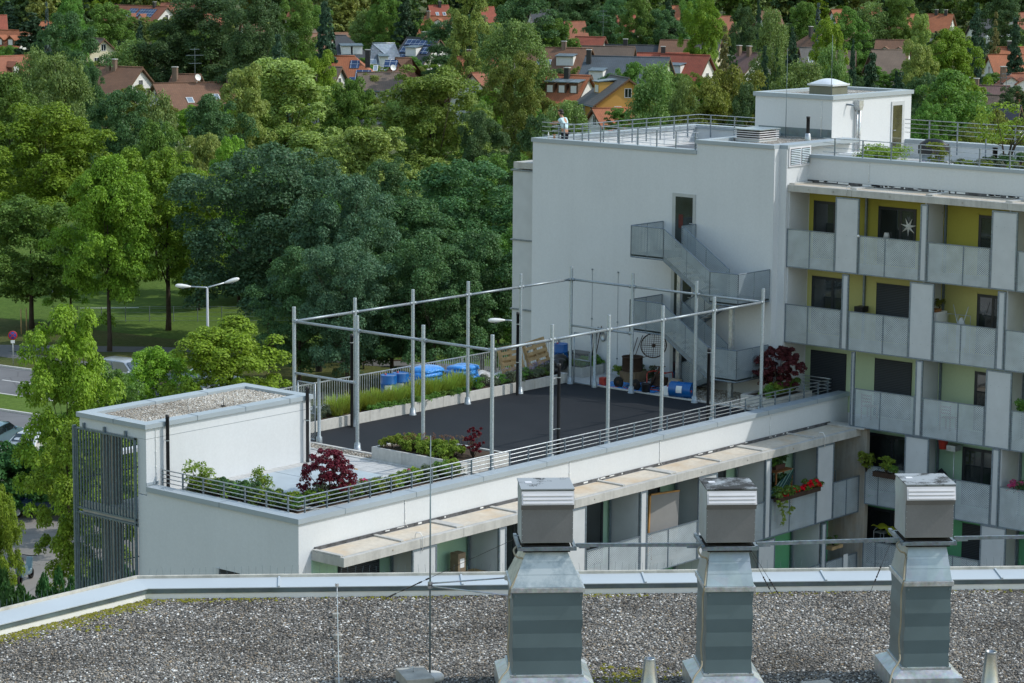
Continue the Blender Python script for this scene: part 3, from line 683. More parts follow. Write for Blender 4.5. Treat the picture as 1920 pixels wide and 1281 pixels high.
# conductor strip down the penthouse front corner
mb = MB(); mb.tube([(-8.72, -2.975, .12), (-8.72, -2.975, 1.9), (-8.75, -3.0, 1.985)], .008, 6)
for z in (.3, .8, 1.25, 1.62): mb.box(-8.735, -8.70, -2.99, -2.962, z, z+.03)
mb.build('conductor', m_white, pent)
mb = MB(); mb.box(-9.11, -8.62, -2.99, -2.962, .27, .36); mb.build('flashing', m_coping, pent)
# slatted screen in front of the stair, on the end wall
mb = MB(); xs = -9.17
for k in range(20):
    y = -2.52 + k*.136; mb.box(xs-.03, xs+.015, y-.019, y+.019, -.84, 1.62); mb.box(xs-.03, xs+.015, y-.019, y+.019, -4.6, -.94); 
slats = mb.build('slat_screen', m_lattice, wing)
mb = MB()
for z in (1.62, -.84, -.94-.04, -4.6): mb.box(xs-.04, xs+.03, -2.58, .14, z, z+.05)
for y in (-2.58, .10): mb.box(xs-.045, xs+.04, y, y+.055, -4.6, 1.67)
mb.box(xs-.07, xs+.05, .16, .24, -8, 1.72); mb.build('screen_frame', m_lattice, slats)
mb = MB()
for y in (-2.1, -1.15, -.2): mb.box(xs-.01, xs+.07, y-.03, y+.03, 1.62, 1.83)
mb.each('bracket', m_frame, slats)
# open stair bay behind the screen: landings, back column, railing
mb = MB(); mb.box(-9.08, -6.81, -2.59, -.02, -1.06, -.86); mb.box(-9.08, -8.95, -2.59, -.02, -.86, -.62); mb.box(-9.08, -6.81, -2.59, -.02, -3.85, -3.65); mb.box(-9.08, -6.81, -2.59, -.02, -6.6, -6.4)
land = mb.build('stair_landing', m_kerb, wing)
mb = MB(); mb.box(-8.1, -7.75, -.35, .0, GZ, 1.655); mb.box(-8.9, -8.7, -.9, -.75, GZ, 1.86); mb.each('column', m_concrete_wall, land)
mb = MB()
for z in (.1, -2.75):
    mb.tube([(-9.0, -.05, z), (-6.85, -.05, z)], .02, 6); mb.tube([(-8.9, -2.5, z+.05), (-6.85, -2.5, z-1.2)], .02, 6)
    for x in (-8.8, -8.3, -7.6, -7.0): mb.tube([(x, -.05, z), (x, -.05, z-.95)], .012, 5)
mb.build('handrail', m_black, land)
# small window in the shaded end wall, roller shutter down
ww = MB(); ww.box(-9.125, -9.105, -6.95, -6.1, -3.3, -1.72); o = ww.build('window', m_dark_frame, wing)
mb = MB(); mb.box(-9.135, -9.126, -6.88, -6.2, -3.25, -1.80); mb.build('shutter', m_shutter, o)
mb = MB(); mb.box(-9.14, -9.112, -6.1, -5.98, -3.3, -1.70); mb.build('reveal', m_panel, o)
# canopy of precast concrete on the balcony side, with upstand ribs
mb = MB()
for (a, b) in ((-8.61, -3.555), (-3.545, 1.63), (1.64, 6.86), (6.87, 11.98), (11.99, 17.72)): mb.box(a, b, -10.66, WY0-.002, -1.02, -.75)
can = mb.build('canopy', m_concrete, wing, bevel=.008)
mb = MB()
for (a, b) in ((-8.45, -6.12), (-5.98, -3.72), (-3.38, -1.0), (-.86, 1.46), (1.8, 4.2), (4.34, 6.68), (7.05, 9.4), (9.54, 11.8), (12.16, 14.9), (15.04, 17.6)):
    mb.add([(a, -10.5, -.746), (b, -10.5, -.746), (b, -9.48, -.746), (a, -9.48, -.746)], [(0,1,2,3)])
mb.build('canopy_top', m_canopy_top, can)
mb = MB()
for x in (-8.53, -6.05, -.93, 4.27, 9.47, 14.97): mb.box(x-.07, x+.07, -10.52, -9.40, -.747, -.70)
for x in (-3.55, 1.635, 6.865, 11.985): mb.box(x-.16, x+.16, -10.52, -9.40, -.747, -.70)
mb.box(17.4, 17.95, -10.95, -9.38, -.747, -.69); mb.each('canopy_rib', m_concrete, can, bevel=.01)
mb = MB(); mb.box(-8.5, 17.6, -9.43, -9.372, -.748, -.66); mb.build('bitumen_upstand', m_bitumen, can)
mb = MB(); r2 = random.Random(9)
for k in range(22):
    x = r2.uniform(-8.2, 17.2); mb.box(x, x+r2.uniform(.05, .5), -9.4335, -9.4305, -.70+r2.uniform(-.02, .02), -.664)
mb.build('peeling_strip', m_label, can)['kind'] = 'stuff'
mb = MB()
for x in (-6.6, -.2, 2.6, 8.2, 10.8, 13.5): mb.lathe((x, -10.662, -.87), [(0, .006), (.03, .006), (.032, 0)], 10, ax=(0, -1, 0))
mb.each('anchor_plug', m_concrete_wall, can)
mb = MB()
for x in (-5.45, 15.3):
    mb.tube([(x, -10.45, -.74), (x, -10.5, -.58), (x+.05, -10.62, -.58), (x+.06, -10.7, -.70), (x+.06, -10.7, -1.12)], .012, 6)
for x in (-4.72, 2.9, 7.6, 13.9):
    mb.tube([(x, -9.385, .11), (x, -9.385, -.6), (x+.05, -9.45, -.72)], .010, 6)
    for z in (.0, -.3, -.55): mb.box(x-.02, x+.02, -9.40, -9.372, z, z+.03)
mb.build('conductor', m_white, can)
mb = MB(); mb.box(17.722, 17.93, -10.9, WY0-.003, GZ, -.755); mb.build('fin_wall', m_concrete_wall, wing, bevel=.01)
# balcony fronts on the wing: wide and narrow boards, mesh guards between
def guard_y(parent, y, x0, x1, z0, z1, mids, mat=None):
    f = .035; mb = MB()
    mb.box(x0, x1, y-.02, y+.02, z1-f, z1); mb.box(x0, x1, y-.02, y+.02, z0, z0+f)
    for x in [x0] + list(mids) + [x1-f]: mb.box(x, x+f, y-.018, y+.018, z0+f, z1-f)
    g = mb.build('balcony_guard', m_frame, parent); mb = MB(); mb.add([(x0, y+.004, z0), (x1, y+.004, z0), (x1, y+.004, z1), (x0, y+.004, z1)], [(0,1,2,3)]); mb.build('mesh_panel', mat or m_mesh, g); return g
def board_y(parent, y, x0, x1, z0, z1):
    f = .05; mb = MB()
    for a, b in ((x0, x0+f), (x1-f, x1)): mb.box(a, b, y-.03, y+.03, z0, z1)
    mb.box(x0+f, x1-f, y-.03, y+.03, z1-f, z1); mb.box(x0+f, x1-f, y-.03, y+.03, z0, z0+f)
    g = mb.build('privacy_panel', m_frame, parent); mb = MB(); mb.box(x0+f, x1-f, y-.012, y+.012, z0+f, z1-f); mb.build('board', m_panel, g); return g
YB = -10.64
rows = [(-1.03, -3.80, [(-8.6, -5.78, 'g'), (-5.78, -4.73, 'b'), (-4.73, -1.96, 'g'), (-1.96, -1.62, 'b'), (-1.62, 1.17, 'g'), (1.17, 2.2, 'b'), (2.24, 4.95, 'g'), (4.95, 5.31, 'b'), (5.33, 8.05, 'g'), (8.06, 9.1, 'b'), (9.12, 11.85, 'g'), (11.86, 12.2, 'b'), (12.23, 14.96, 'g'), (14.97, 16.02, 'b'), (16.05, 17.70, 'g')]),
        (-3.84, -6.55, [(8.1, 11.5, 'g'), (11.52, 12.53, 'b'), (12.55, 15.36, 'g'), (15.37, 15.67, 'b'), (15.69, 17.70, 'g')])]
for zt, zb, items in rows:
    for a, b, k in items:
        if k == 'b': board_y(wing, YB, a, b, zb, zt)
        else: guard_y(wing, YB, a, b, zb, zt-1.44, [(a+b)/2 if b-a < 2 else a+1.12 if a > 0 else a+1.3])
    mb = MB(); mb.box(items[0][0], 17.71, -10.60, WY0-.003, zb+.04, zb+.24); mb.build('balcony_floor', m_concrete, wing)
part_x = (-5.28, -1.88, 1.55, 5.0, 8.5, 11.95, 15.4)
mb = MB()
for zt, zb in ((-1.022, -3.55), (-3.80, -6.3)):
    for x in part_x:
        if zb < -4 and x < 8: continue
        mb.box(x-.03, x+.03, -10.55, WY0-.06, zb, zt)
mb.each('partition', m_panel, wing)
mb = MB()
for x in part_x:
    for dx in (-.10, .07): mb.box(x+dx-.03, x+dx+.03, WY0-.12, WY0-.06, -6.3, -1.022)
mb.each('downpipe', m_frame, wing)
def colour_field(parent, name, axis, c, a0, a1, z0, z1, mat, n=-1):
    mb = MB()
    if axis == 'y': mb.box(a0, a1, c-.006, c+.02, z0, z1)
    else: mb.box(c-.006, c+.02, a0, a1, z0, z1)
    return mb.build(name, mat, parent)
colour_field(wing, 'render_field', 'y', WY0, -8.61, 17.71, -3.56, -1.022, m_green)
colour_field(wing, 'render_field', 'y', WY0, 5.0, 17.71, -6.3, -3.80, m_strong)
def window_y(parent, y, x0, x1, z0, z1, mull=None, shut=0.0):
    f = .09; mb = MB(); d = .05
    mb.box(x0, x1, y-d, y-.007, z1-f, z1); mb.box(x0, x1, y-d, y-.007, z0, z0+f)
    for x in [x0] + ([mull-f/2] if mull else []) + [x1-f]: mb.box(x, x+f, y-d, y-.007, z0+f, z1-f)
    w = mb.build('window', m_dark_frame, parent)
    mb = MB(); mb.box(x0+f, x1-f, y-.03, y-.02, z0+f, z1-f); mb.build('pane', m_glass, w)
    if shut: 
        mb = MB(); mb.box(x0+.03, x1-.03, y-d-.012, y-d-.002, z1-(z1-z0)*shut, z1-.01); mb.build('shutter', m_shutter, w)
    return w
for x0, x1, m, s in ((-7.55, -5.85, -6.6, .95), (-.85, .75, .2, .0), (2.5+.55, 4.3+.3, 3.7, .0), (6.0, 7.6, 6.8, 0), (9.4+.3, 11.3, 10.4, .0), (12.55, 14.1, 13.3, .0), (15.9, 17.4, 16.6, 0)): window_y(wing, WY0, x0, x1, -3.5, -1.28, m, s)
for x0, x1, m, s in ((9.3, 10.9, 10.1, 0), (12.4, 13.4, None, .9), (15.9, 17.4, 16.7, 0)): window_y(wing, WY0, x0, x1, -6.25, -4.0, m, s)
# roof railing along the parapet of the wing
rl = empty('roof_railing', (-8.6, -8.85, .27), label='low grey bar railing along the front parapet of the low wing roof', cat='railing')
mb = MB(); xs_ = [-8.35+.895*k for k in range(30)]
ys_ = [-3.08-.885*k-.05 for k in range(7)]
for x in xs_: mb.box(x-.012, x+.012, -8.885, -8.83, .02, .71)
for y in ys_: mb.box(-8.63, -8.575, y-.012, y+.012, .02, .71)
mb.box(18.2, 18.24, -8.885, -8.83, .02, .71); mb.each('post', m_frame, rl)
mb = MB()
for z, rr in ((.71, .019), (.585, .015), (.46, .015), (.335, .015)):
    mb.tube([(-8.6, -3.05, z), (-8.6, -8.85, z), (18.45, -8.85, z)], rr, 6); mb.tube([(18.45, -8.85, z), (18.45, -7.6, z)], rr, 6)
mb.build('bar', m_zinc, rl)
# rear railing of the wing (upright bars on the far side)
rf = empty('bar_fence', (-.4, 2.2, .26), label='galvanised upright bar fence along the far edge of the court roof', cat='fence')
mb = MB()
for k in range(150): x = -.4+k*.116; mb.box(x-.009, x+.009, 2.19, 2.21, .33, 1.17)
o = mb.build('bars', m_zinc, rf); o['kind'] = 'stuff'
mb = MB()
for k in range(10): x = -.4+k*1.86; mb.box(x-.02, x+.02, 2.17, 2.23, .1, 1.2)
mb.each('post', m_zinc, rf)
mb = MB(); mb.box(-.42, 17.0, 2.18, 2.22, 1.17, 1.205); mb.box(-.42, 17.0, 2.185, 2.215, .30, .33); mb.build('rail', m_zinc, rf)
# downpipes rising beside the penthouse
def black_pipe(x, y, z0, z1, label, clamps=(.5, 1.6), to=None):
    mb = MB(); mb.lathe((x, y, 0), [(.055, z0), (.055, z1-.12), (.062, z1-.12), (.062, z1), (0, z1)], 14)
    o = mb.thing('vent_pipe', m_black, label, 'pipe', 'black vent pipes on the low wing roof', loc=(x, y, z0))
    mb = MB()
    for z in clamps: mb.lathe((x, y, 0), [(.066, z), (.066, z+.03)], 14); mb.box(x-.12, x, y-.01, y+.01, z+.005, z+.025) if to is None else mb.tube([(x, y, z+.015), (to[0], to[1], z+.015)], .012, 6)
    mb.each('clamp', m_zinclight, o); return o
black_pipe(-8.36, -3.10, .02, 2.34, 'black vent pipe in front of the penthouse corner, beside the railing end', (1.55,), (-8.36, -2.97))
black_pipe(-2.49, -3.10, .02, 2.44, 'black vent pipe at the right end of the penthouse wall', (1.35,), (-2.49, -2.97))
# ------------------------------------------------------------------ the tall block
tall = empty('tall_apartment_block', (22, -6, GZ), label='tall white apartment block with yellow and green balcony recesses and a rooftop penthouse', cat='building')
YE = -26.0
mb = MB()
mb.box(18.8, 27.5, YE, 4.23, GZ, 8.05)                                   # main body
mb.box(17.1, 18.8, -7.08, 4.23, GZ, 8.05); mb.box(17.42, 18.8, -7.39, -7.08, GZ, 9.0)
mb.box(17.1, 17.42, -3.62, 4.23, 8.05, 8.61); mb.box(17.42, 27.5, 3.9, 4.23, 8.05, 8.61); mb.box(27.15, 27.5, YE, 3.9, 8.05, 8.61)
mb.box(18.8, 19.1, YE, -7.39, 8.05, 8.62)
mb.box(17.1, 22.0, -7.08, -3.62, 8.05, 9.0)
tw = mb.build('wall', m_plaster, tall)
mb = MB()
mb.prism([(17.05, 4.28), (27.55, 4.28), (27.55, YE), (27.1, YE), (27.1, 3.85), (17.47, 3.85), (17.47, -3.62), (17.05, -3.62)], 8.61, 8.76)
mb.box(18.75, 19.15, YE, -7.40, 8.62, 8.74)
for (a, b, c, d) in ((17.05, 17.45, -7.08, -3.57), (17.45, 22.0, -7.42, -6.75), (17.45, 22.0, -3.95, -3.57), (17.42, 17.45, -7.42, -7.08)): mb.box(a, b, c, d, 9.0, 9.14)
tcop = mb.build('coping', m_coping, tall)
mb = MB(); mb.add([(17.45, -3.62, 8.062), (27.15, -3.62, 8.062), (27.15, 3.9, 8.062), (17.45, 3.9, 8.062)], [(0,1,2,3)]); mb.add([(19.1, YE, 8.062), (27.15, YE, 8.062), (27.15, -3.62, 8.062), (19.1, -3.62, 8.062)], [(0,1,2,3)]); mb.build('roof_terrace', m_paver, tall)
mb = MB(); mb.add([(17.45, -6.75, 9.03), (22, -6.75, 9.03), (22, -3.95, 9.03), (17.45, -3.95, 9.03)], [(0,1,2,3)]); mb.build('gravel_strip', m_gravel_pale, tall)
mb = MB(); mb.box(19.0, 26.8, .2, 3.2, 8.064, 8.075); mb.build('deck', varied('grey_deck', (.10, .11, .12), .2, 4, .8), tall)
# penthouse
mb = MB(); mb.box(22.0, 27.48, -6.22, -2.72, 8.05, 10.5); tp = mb.build('penthouse_wall', m_plaster, tall)
mb = MB()
for (a, b, c, d) in ((21.93, 27.55, -6.29, -5.9), (21.93, 27.55, -3.05, -2.65), (21.93, 22.35, -5.9, -3.05), (27.15, 27.55, -5.9, -3.05)): mb.box(a, b, c, d, 10.5, 10.65)
mb.build('penthouse_coping', m_coping, tp)
mb = MB(); mb.add([(22.35, -5.9, 10.55), (27.15, -5.9, 10.55), (27.15, -3.05, 10.55), (22.35, -3.05, 10.55)], [(0,1,2,3)]); mb.build('penthouse_gravel', m_gravel_pale, tp)
mb = MB(); mb.box(21.985, 22.0, -6.22, -2.9, 9.05, 9.38); mb.build('flashing', m_zincdark, tp)
# roof dome
mb = MB(); mb.box(23.16, 24.20, -5.42, -4.38, 10.55, 10.92); dome = mb.build('rooflight_kerb', varied('olive_kerb', (.16, .17, .13), .1, 3, .6), tp)
mb = MB(); mb.box(23.10, 24.26, -5.48, -4.32, 10.92, 10.99); n = 14; vs = []; fs = []
for i in range(n+1):
    for j in range(n+1):
        x, y = i/n*2-1, j/n*2-1; vs.append((23.68+.56*x, -4.90+.56*y, 10.99+.19*(1-x*x)**.8*(1-y*y)**.8 if abs(x) < 1 and abs(y) < 1 else 10.99))
fs = [(i*(n+1)+j, (i+1)*(n+1)+j, (i+1)*(n+1)+j+1, i*(n+1)+j+1) for i in range(n) for j in range(n)]
mb.add(vs, fs, True); mb.build('rooflight_dome', varied('opal_plastic', (.62, .66, .70), .03, 3, .25, .5), dome)
# rain hopper and downpipe, overflow spout, glazed door
mb = MB(); mb.ext([(23.42, -6.24, 10.42), (23.72, -6.24, 10.42), (23.72, -6.24, 10.22), (23.64, -6.24, 10.05), (23.5, -6.24, 10.05), (23.42, -6.24, 10.22)], (0, -.24, 0)); mb.tube([(23.53, -6.33, 10.05), (23.53, -6.33, 8.1)], .04, 8); mb.tube([(23.65, -6.36, 10.05), (23.65, -6.36, 8.1)], .055, 8); mb.build('rain_pipe', m_zinc, tp)
MB().tube([(22.95, -6.2, 10.29), (22.95, -6.4, 10.28), (23.02, -6.5, 10.27)], .035, 8).build('spout', m_frame, tp)
mb = MB(); mb.box(26.05, 26.95, -6.262, -6.222, 8.12, 10.25); dr = mb.build('terrace_door', m_panel, tp)
mb = MB(); mb.box(26.13, 26.78, -6.268, -6.263, 8.2, 10.1); mb.build('pane', m_glass_brown, dr)
MB().tube([(26.16, -6.27, 9.15), (26.16, -6.32, 9.15), (26.28, -6.32, 9.15)], .012, 6).build('door_handle', m_zinclight, dr)
mb = MB(); mb.tube([(21.98, -5.75, 9.1), (21.98, -5.75, 10.45)], .01, 6); 
for z in (9.4, 9.8, 10.2): mb.box(21.96, 21.99, -5.78, -5.72, z, z+.03)
mb.build('conductor', m_white, tp)
# louvred boxes on the lower roof block
mb = MB(); mb.box(18.95, 20.1, -5.08, -4.0, 9.03, 9.12); hb = mb.build('vent_box', m_plaster, tall)
mb = MB()
for k in range(4): z = 9.125+k*.082; mb.box(18.90, 20.15, -5.13, -3.97, z, z+.03)
mb.build('louvre', m_louvre, hb)['kind'] = 'stuff'
mb = MB(); mb.box(18.86, 20.19, -5.17, -3.96, 9.455, 9.49); mb.build('vent_lid', m_louvreblue, hb)
mb = MB(); mb.box(18.99, 20.06, -5.04, -4.04, 9.12, 9.455); mb.build('dark_core', m_rubber, hb)
mb = MB(); mb.lathe((20.9, -5.9, 0), [(.12, 9.03), (.10, 9.28), (.07, 9.30)], 12); mb.build('pipe_collar', m_zinclight, tall); mb = MB(); mb.lathe((20.9, -5.9, 0), [(.065, 9.28), (.065, 9.85), (.075, 9.85), (.075, 9.92), (0, 9.92)], 12); mb.build('vent_pipe', m_black, tall)
mb = MB(); mb.box(17.5, 18.86, -7.44, -7.393, 8.36, 9.06); lv = mb.build('louvre_frame', m_louvre, tall)
mb = MB()
for a, b in ((17.58, 18.2), (18.27, 18.78)): mb.box(a, b, -7.446, -7.441, 8.43, 9.0)
mb.build('dark_core', m_rubber, lv)
mb = MB()
for k in range(9):
    z = 8.44+k*.062
    for a, b in ((17.58, 18.2), (18.27, 18.78)): mb.ext([(a, -7.45, z+.035), (a, -7.475, z), (a, -7.47, z-.004), (a, -7.447, z+.028)], (b-a, 0, 0))
mb.build('louvre', m_louvreblue, lv)
# concrete canopy over the top balconies
mb = MB()
for (a, b) in ((-10.105, -7.39), (-16.325, -10.115), (-22.5, -16.335), (YE, -22.51)): mb.box(17.5, 18.79, a, b, 7.49, 7.73)
tc = mb.build('canopy', m_concrete, tall, bevel=.008)
mb = MB()
for (a, b) in ((-9.9, -7.6), (-13.1, -10.3), (-16.1, -13.3), (-22, -16.5)): mb.add([(17.66, a, 7.734), (18.7, a, 7.734), (18.7, b, 7.734), (17.66, b, 7.734)], [(0,1,2,3)])
mb.build('canopy_top', m_canopy_top, tc)
mb = MB()
for y in (-10.11, -13.2, -16.33): mb.box(17.62, 18.72, y-.13, y+.13, 7.732, 7.785)
mb.box(17.6, 18.75, -7.62, -7.4, 7.732, 7.78); mb.each('canopy_rib', m_concrete, tc)
mb = MB(); mb.box(18.735, 18.797, YE, -7.42, 7.733, 7.83); mb.build('bitumen_upstand', m_bitumen, tc)
mb = MB(); r2 = random.Random(19)
for k in range(40): y = r2.uniform(-18, -7.8); mb.box(18.7315, 18.7345, y, y+r2.uniform(.05, .5), 7.775+r2.uniform(-.02, .02), 7.826)
mb.build('peeling_strip', m_label, tc)['kind'] = 'stuff'
mb = MB()
for y in (-8.3, -9.35, -11.7, -14.6): mb.lathe((17.497, y, 7.61), [(0, .006), (.03, .006), (.032, 0)], 10, ax=(-1, 0, 0))
mb.each('anchor_plug', m_concrete_wall, tc)
mb = MB(); mb.tube([(18.785, -9.98, 8.6), (18.785, -9.98, 7.9)], .01, 6); mb.tube([(17.7, -9.95, 7.74), (17.62, -9.95, 7.86), (17.48, -9.93, 7.84), (17.45, -9.92, 7.5)], .012, 6)
for z in (8.5, 8.2, 7.95): mb.box(18.77, 18.797, -10.0, -9.96, z, z+.03)
mb.build('conductor', m_white, tc)
# balcony grid
def guard_x(parent, x, y0, y1, z0, z1, mids):
    f = .035; mb = MB(); a, b = min(y0, y1), max(y0, y1)
    mb.box(x-.02, x+.02, a, b, z1-f, z1); mb.box(x-.02, x+.02, a, b, z0, z0+f)
    for y in [a] + list(mids) + [b-f]: mb.box(x-.018, x+.018, y, y+f, z0+f, z1-f)
    g = mb.build('balcony_guard', m_frame, parent); mb = MB(); mb.add([(x+.004, a, z0), (x+.004, b, z0), (x+.004, b, z1), (x+.004, a, z1)], [(0,1,2,3)]); mb.build('mesh_panel', m_mesh, g); return g
def board_x(parent, x, y0, y1, z0, z1):
    f = .05; mb = MB(); a, b = min(y0, y1), max(y0, y1)
    for p, q in ((a, a+f), (b-f, b)): mb.box(x-.03, x+.03, p, q, z0, z1)
    mb.box(x-.03, x+.03, a+f, b-f, z1-f, z1); mb.box(x-.03, x+.03, a+f, b-f, z0, z0+f)
    g = mb.build('privacy_panel', m_frame, parent); mb = MB(); mb.box(x-.012, x+.012, a+f, b-f, z0+f, z1-f); mb.build('board', m_panel, g)
    mb = MB()
    for z in (.2, .5, .8):
        for k in (.18, .5, .82): mb.box(x-.016, x-.0125, a+(b-a)*k-.008, a+(b-a)*k+.008, z0+(z1-z0)*z-.008, z0+(z1-z0)*z+.008)
    if b-a > .5: mb.build('rivet', m_frame, g)
    return g
rowA = [(-7.4, -9.45, 'g', (-8.40,)), (-9.46, -10.45, 'b', ()), (-10.47, -12.95, 'g', (-11.56,)), (-12.96, -13.25, 'b', ()), (-13.27, -15.74, 'g', (-14.71,)), (-15.76, -16.76, 'b', ()), (-16.78, -19.2, 'g', (-17.9,)), (-19.22, -19.5, 'b', ()), (-19.52, -22, 'g', (-20.8,))]
rowB = [(-7.4, -9.80, 'g', (-8.40,)), (-9.82, -10.10, 'b', ()), (-10.12, -12.61, 'g', (-11.58,)), (-12.62, -13.6, 'b', ()), (-13.62, -16.08, 'g', (-14.71,)), (-16.1, -16.4, 'b', ()), (-16.42, -18.9, 'g', (-17.9,)), (-18.92, -19.9, 'b', ()), (-19.92, -22, 'g', (-20.8,))]
floors = [4.96, 2.22, -.50, -3.22, -5.94, -8.66]
tops = [7.44, 4.72, 1.99, -.71, -3.42, -6.14]
XB = 17.52
for i, fl in enumerate(floors):
    row = rowA if i % 2 == 0 else rowB
    zt, zb = tops[i], fl-.20
    for (a, b, k, m) in row:
        if i >= 2:
            lim = -10.3 if i == 2 else -11.0
            if a > lim and b > lim: continue
            if a > lim: a = lim
            m = [q for q in m if q < a]
        if k == 'b': board_x(tall, XB, a, b, zb, zt)
        else: guard_x(tall, XB, a, b, zb, zt-1.29, m)
    y0 = -7.40 if i < 2 else (-10.3 if i == 2 else -11.0)
    mb = MB(); mb.box(17.56, 18.795, -22, y0, fl-.16, fl); mb.build('balcony_floor', m_concrete, tall)
    mat = (m_yellow, m_yellow_pale, m_palegreen, m_green, m_strong, m_strong)[i]
    ya = -7.47 if i < 2 else (-7.47 if i == 2 else -10.2)
    mb = MB(); mb.box(18.792, 18.82, -16.35, ya, fl+.01, (7.485 if i == 0 else floors[i-1]-.17)); mb.build('render_field', mat, tall)
    mb = MB(); mb.box(18.792, 18.82, -22, -16.5, fl+.01, (7.485 if i == 0 else floors[i-1]-.17)); mb.build('render_field', mat, tall)
    hh = 7.485 if i == 0 else floors[i-1]-.165
    mb = MB()
    for y in (-13.12, -16.42):
        mb.box(17.57, 18.70, y-.03, y+.03, fl+.002, hh)
    mb.each('partition', m_panel, tall)
    mb = MB()
    for y in (-9.95, -13.22, -16.52): 
        if i >= 2 and y > -10.5: continue
        mb.box(18.70, 18.79, y-.035, y+.035, fl+.002, hh)
    mb.each('downpipe', m_frame, tall)
    if i in (0, 1): mb = MB(); mb.box(17.58, 18.79, -7.44, -7.395, fl, hh); mb.build('side_wall', m_plaster, tall)
def window_x(parent, x, y0, y1, z0, z1, mull=None, shut=0.0):
    """y0 left (larger) .. y1 right; set 12 cm into a reveal is not needed at this size: frame stands just proud of the render"""
    f = .10; a, b = min(y0, y1), max(y0, y1); d = .035; mb = MB()
    mb.box(x-d, x-.002, a, b, z1-f, z1); mb.box(x-d, x-.002, a, b, z0, z0+f)
    for y in [a] + ([mull-f/2] if mull is not None else []) + [b-f]: mb.box(x-d, x-.002, y, y+f, z0+f, z1-f)
    w = mb.build('window', m_dark_frame, parent); mb = MB(); mb.box(x-.022, x-.012, a+f, b-f, z0+f, z1-f); mb.build('pane', m_glass, w)
    if shut: mb = MB(); mb.box(x-d-.012, x-d-.002, a+.02, b-.02, z1-(z1-z0)*shut, z1-.01); mb.build('shutter', m_shutter, w)
    return w
XW = 18.792
wins = {0: [(-7.69, -9.2, -8.6, 0), (-10.44, -12.0, -11.37, 0), (-14.52, -16.0, -15.1, 0)],
        1: [(-7.69, -9.2, -8.59, 0), (-10.46, -12.0, -11.4, .66), (-14.57, -16.05, -15.2, 0)],
        2: [(-7.72, -9.26, -8.6, .82), (-10.48, -12.02, -11.5, .80), (-14.58, -16.05, -15.2, 0)],
        3: [(-9.9, -12.2, -11.3, 0), (-14.2, -15.9, -15.0, 0), (-17.3, -18.6, None, 0)],
        4: [(-9.9, -12.2, -11.4, 0), (-14.3, -15.6, None, .95), (-17.2, -18.6, None, 0)]}
for i, L in wins.items():
    for y0, y1, m, s in L: window_x(tall, XW, y0, y1, floors[i]+.05, floors[i]+2.13, m, s)
    mb = MB()
    for y0, y1, m, s in L: mb.box(18.75, 18.79, y0+.003, y0+.10, floors[i]+.05, floors[i]+2.16)
    mb.each('reveal', (m_yellow, m_yellow_pale, m_palegreen, m_green, m_strong)[i], tall)
# balcony ends on the far side of the gable, in grey boards with a concrete lid
mb = MB(); mb.box(17.45, 18.6, 4.235, 5.5, 7.49, 7.73); mb.build('canopy', m_concrete, tall)
mb = MB()
for zt, zb in ((7.38, 4.72), (4.66, 1.98), (1.92, -.75), (-.81, -3.5), (-3.56, -6.2), (-6.26, -8.9)): mb.box(17.45, 17.5, 4.235, 5.52, zb, zt); mb.box(17.5, 18.6, 5.47, 5.52, zb, zt)
mb.each('end_panel', m_panel, tall)
mb = MB()
for z in (7.39, 4.66, 1.92, -.81, -3.56, -6.26): mb.box(17.40, 18.62, 4.235, 5.60, z, z+.055)
mb.each('end_rail', m_frame, tall)
# gable door at the top landing and the glazed strip below it
def gdoor(z0, z1):
    mb = MB(); x = 17.098
    mb.box(x-.03, x, -3.62, -2.56, z0, z1); d = mb.build('gable_door', varied('door_frame', (.42, .44, .44), .05, 3, .5) if 'door_frame' not in bpy.data.materials else bpy.data.materials['door_frame'], tall)
    mb = MB(); mb.box(x-.04, x-.031, -3.5, -2.72, z0+.1, z1-.12); mb.build('pane', m_glass, d)
    MB().tube([(x-.04, -3.53, z0+1.05), (x-.09, -3.53, z0+1.05), (x-.09, -3.40, z0+1.05)], .014, 6).build('door_handle', m_zinclight, d); return d
d = gdoor(5.0, 7.12); gdoor(2.25, 4.35); gdoor(.02, 2.1)
mb = MB(); mb.box(17.05, 17.056, -3.08, -2.88, 5.85, 6.35); mb.build('door_notice', varied('dark_red_notice', (.09, .018, .014), .2, 6, .7), d)
mb = MB()
for y in (-.05, 1.2):
    mb.tube([(17.09, y, .2), (17.09, y, 3.9)], .006, 5)
    for z in (.6, 2.0, 3.9): mb.box(17.07, 17.1, y-.03, y+.03, z, z+.05)
mb.build('conductor', m_frame, tall)
# roof railings of the tall block
def bar_rail(name, pts, zb, zt, posts, label, nb=4, group='roof railings of the tall block', low=None):
    o = empty(name, (pts[0][0], pts[0][1], zb), label=label, cat='railing', group=group)
    mb = MB()
    for (x, y) in posts: mb.box(x-.02, x+.02, y-.02, y+.02, low if low else zb, zt)
    mb.each('post', m_frame, o); mb = MB()
    for k in range(nb): mb.tube([(x, y, zt-.01-k*.165) for x, y in pts], .017 if k == 0 else .012, 6)
    mb.build('bar', m_zinc, o); return o
bar_rail('roof_railing', [(17.5, 3.6), (26.95, 3.6), (26.95, -2.6)], 8.1, 9.22, [(17.9+.92*k, 3.6) for k in range(10)] + [(26.95, 3.0-1.2*k) for k in range(5)], 'tall bar railing along the far roof edge, left of the penthouse', low=8.3)
bar_rail('roof_railing', [(17.26, 3.9), (17.26, -3.55)], 8.76, 9.38, [(17.26, 2.8-.89*k) for k in range(8)], 'slim bar railing on the gable edge beside the man on the roof', nb=4)
bar_rail('roof_railing', [(18.95, -7.9), (18.95, -22)], 8.74, 9.36, [(18.95, -8.4-1.19*k) for k in range(11)], 'slim bar railing on the parapet above the yellow balconies', nb=4)
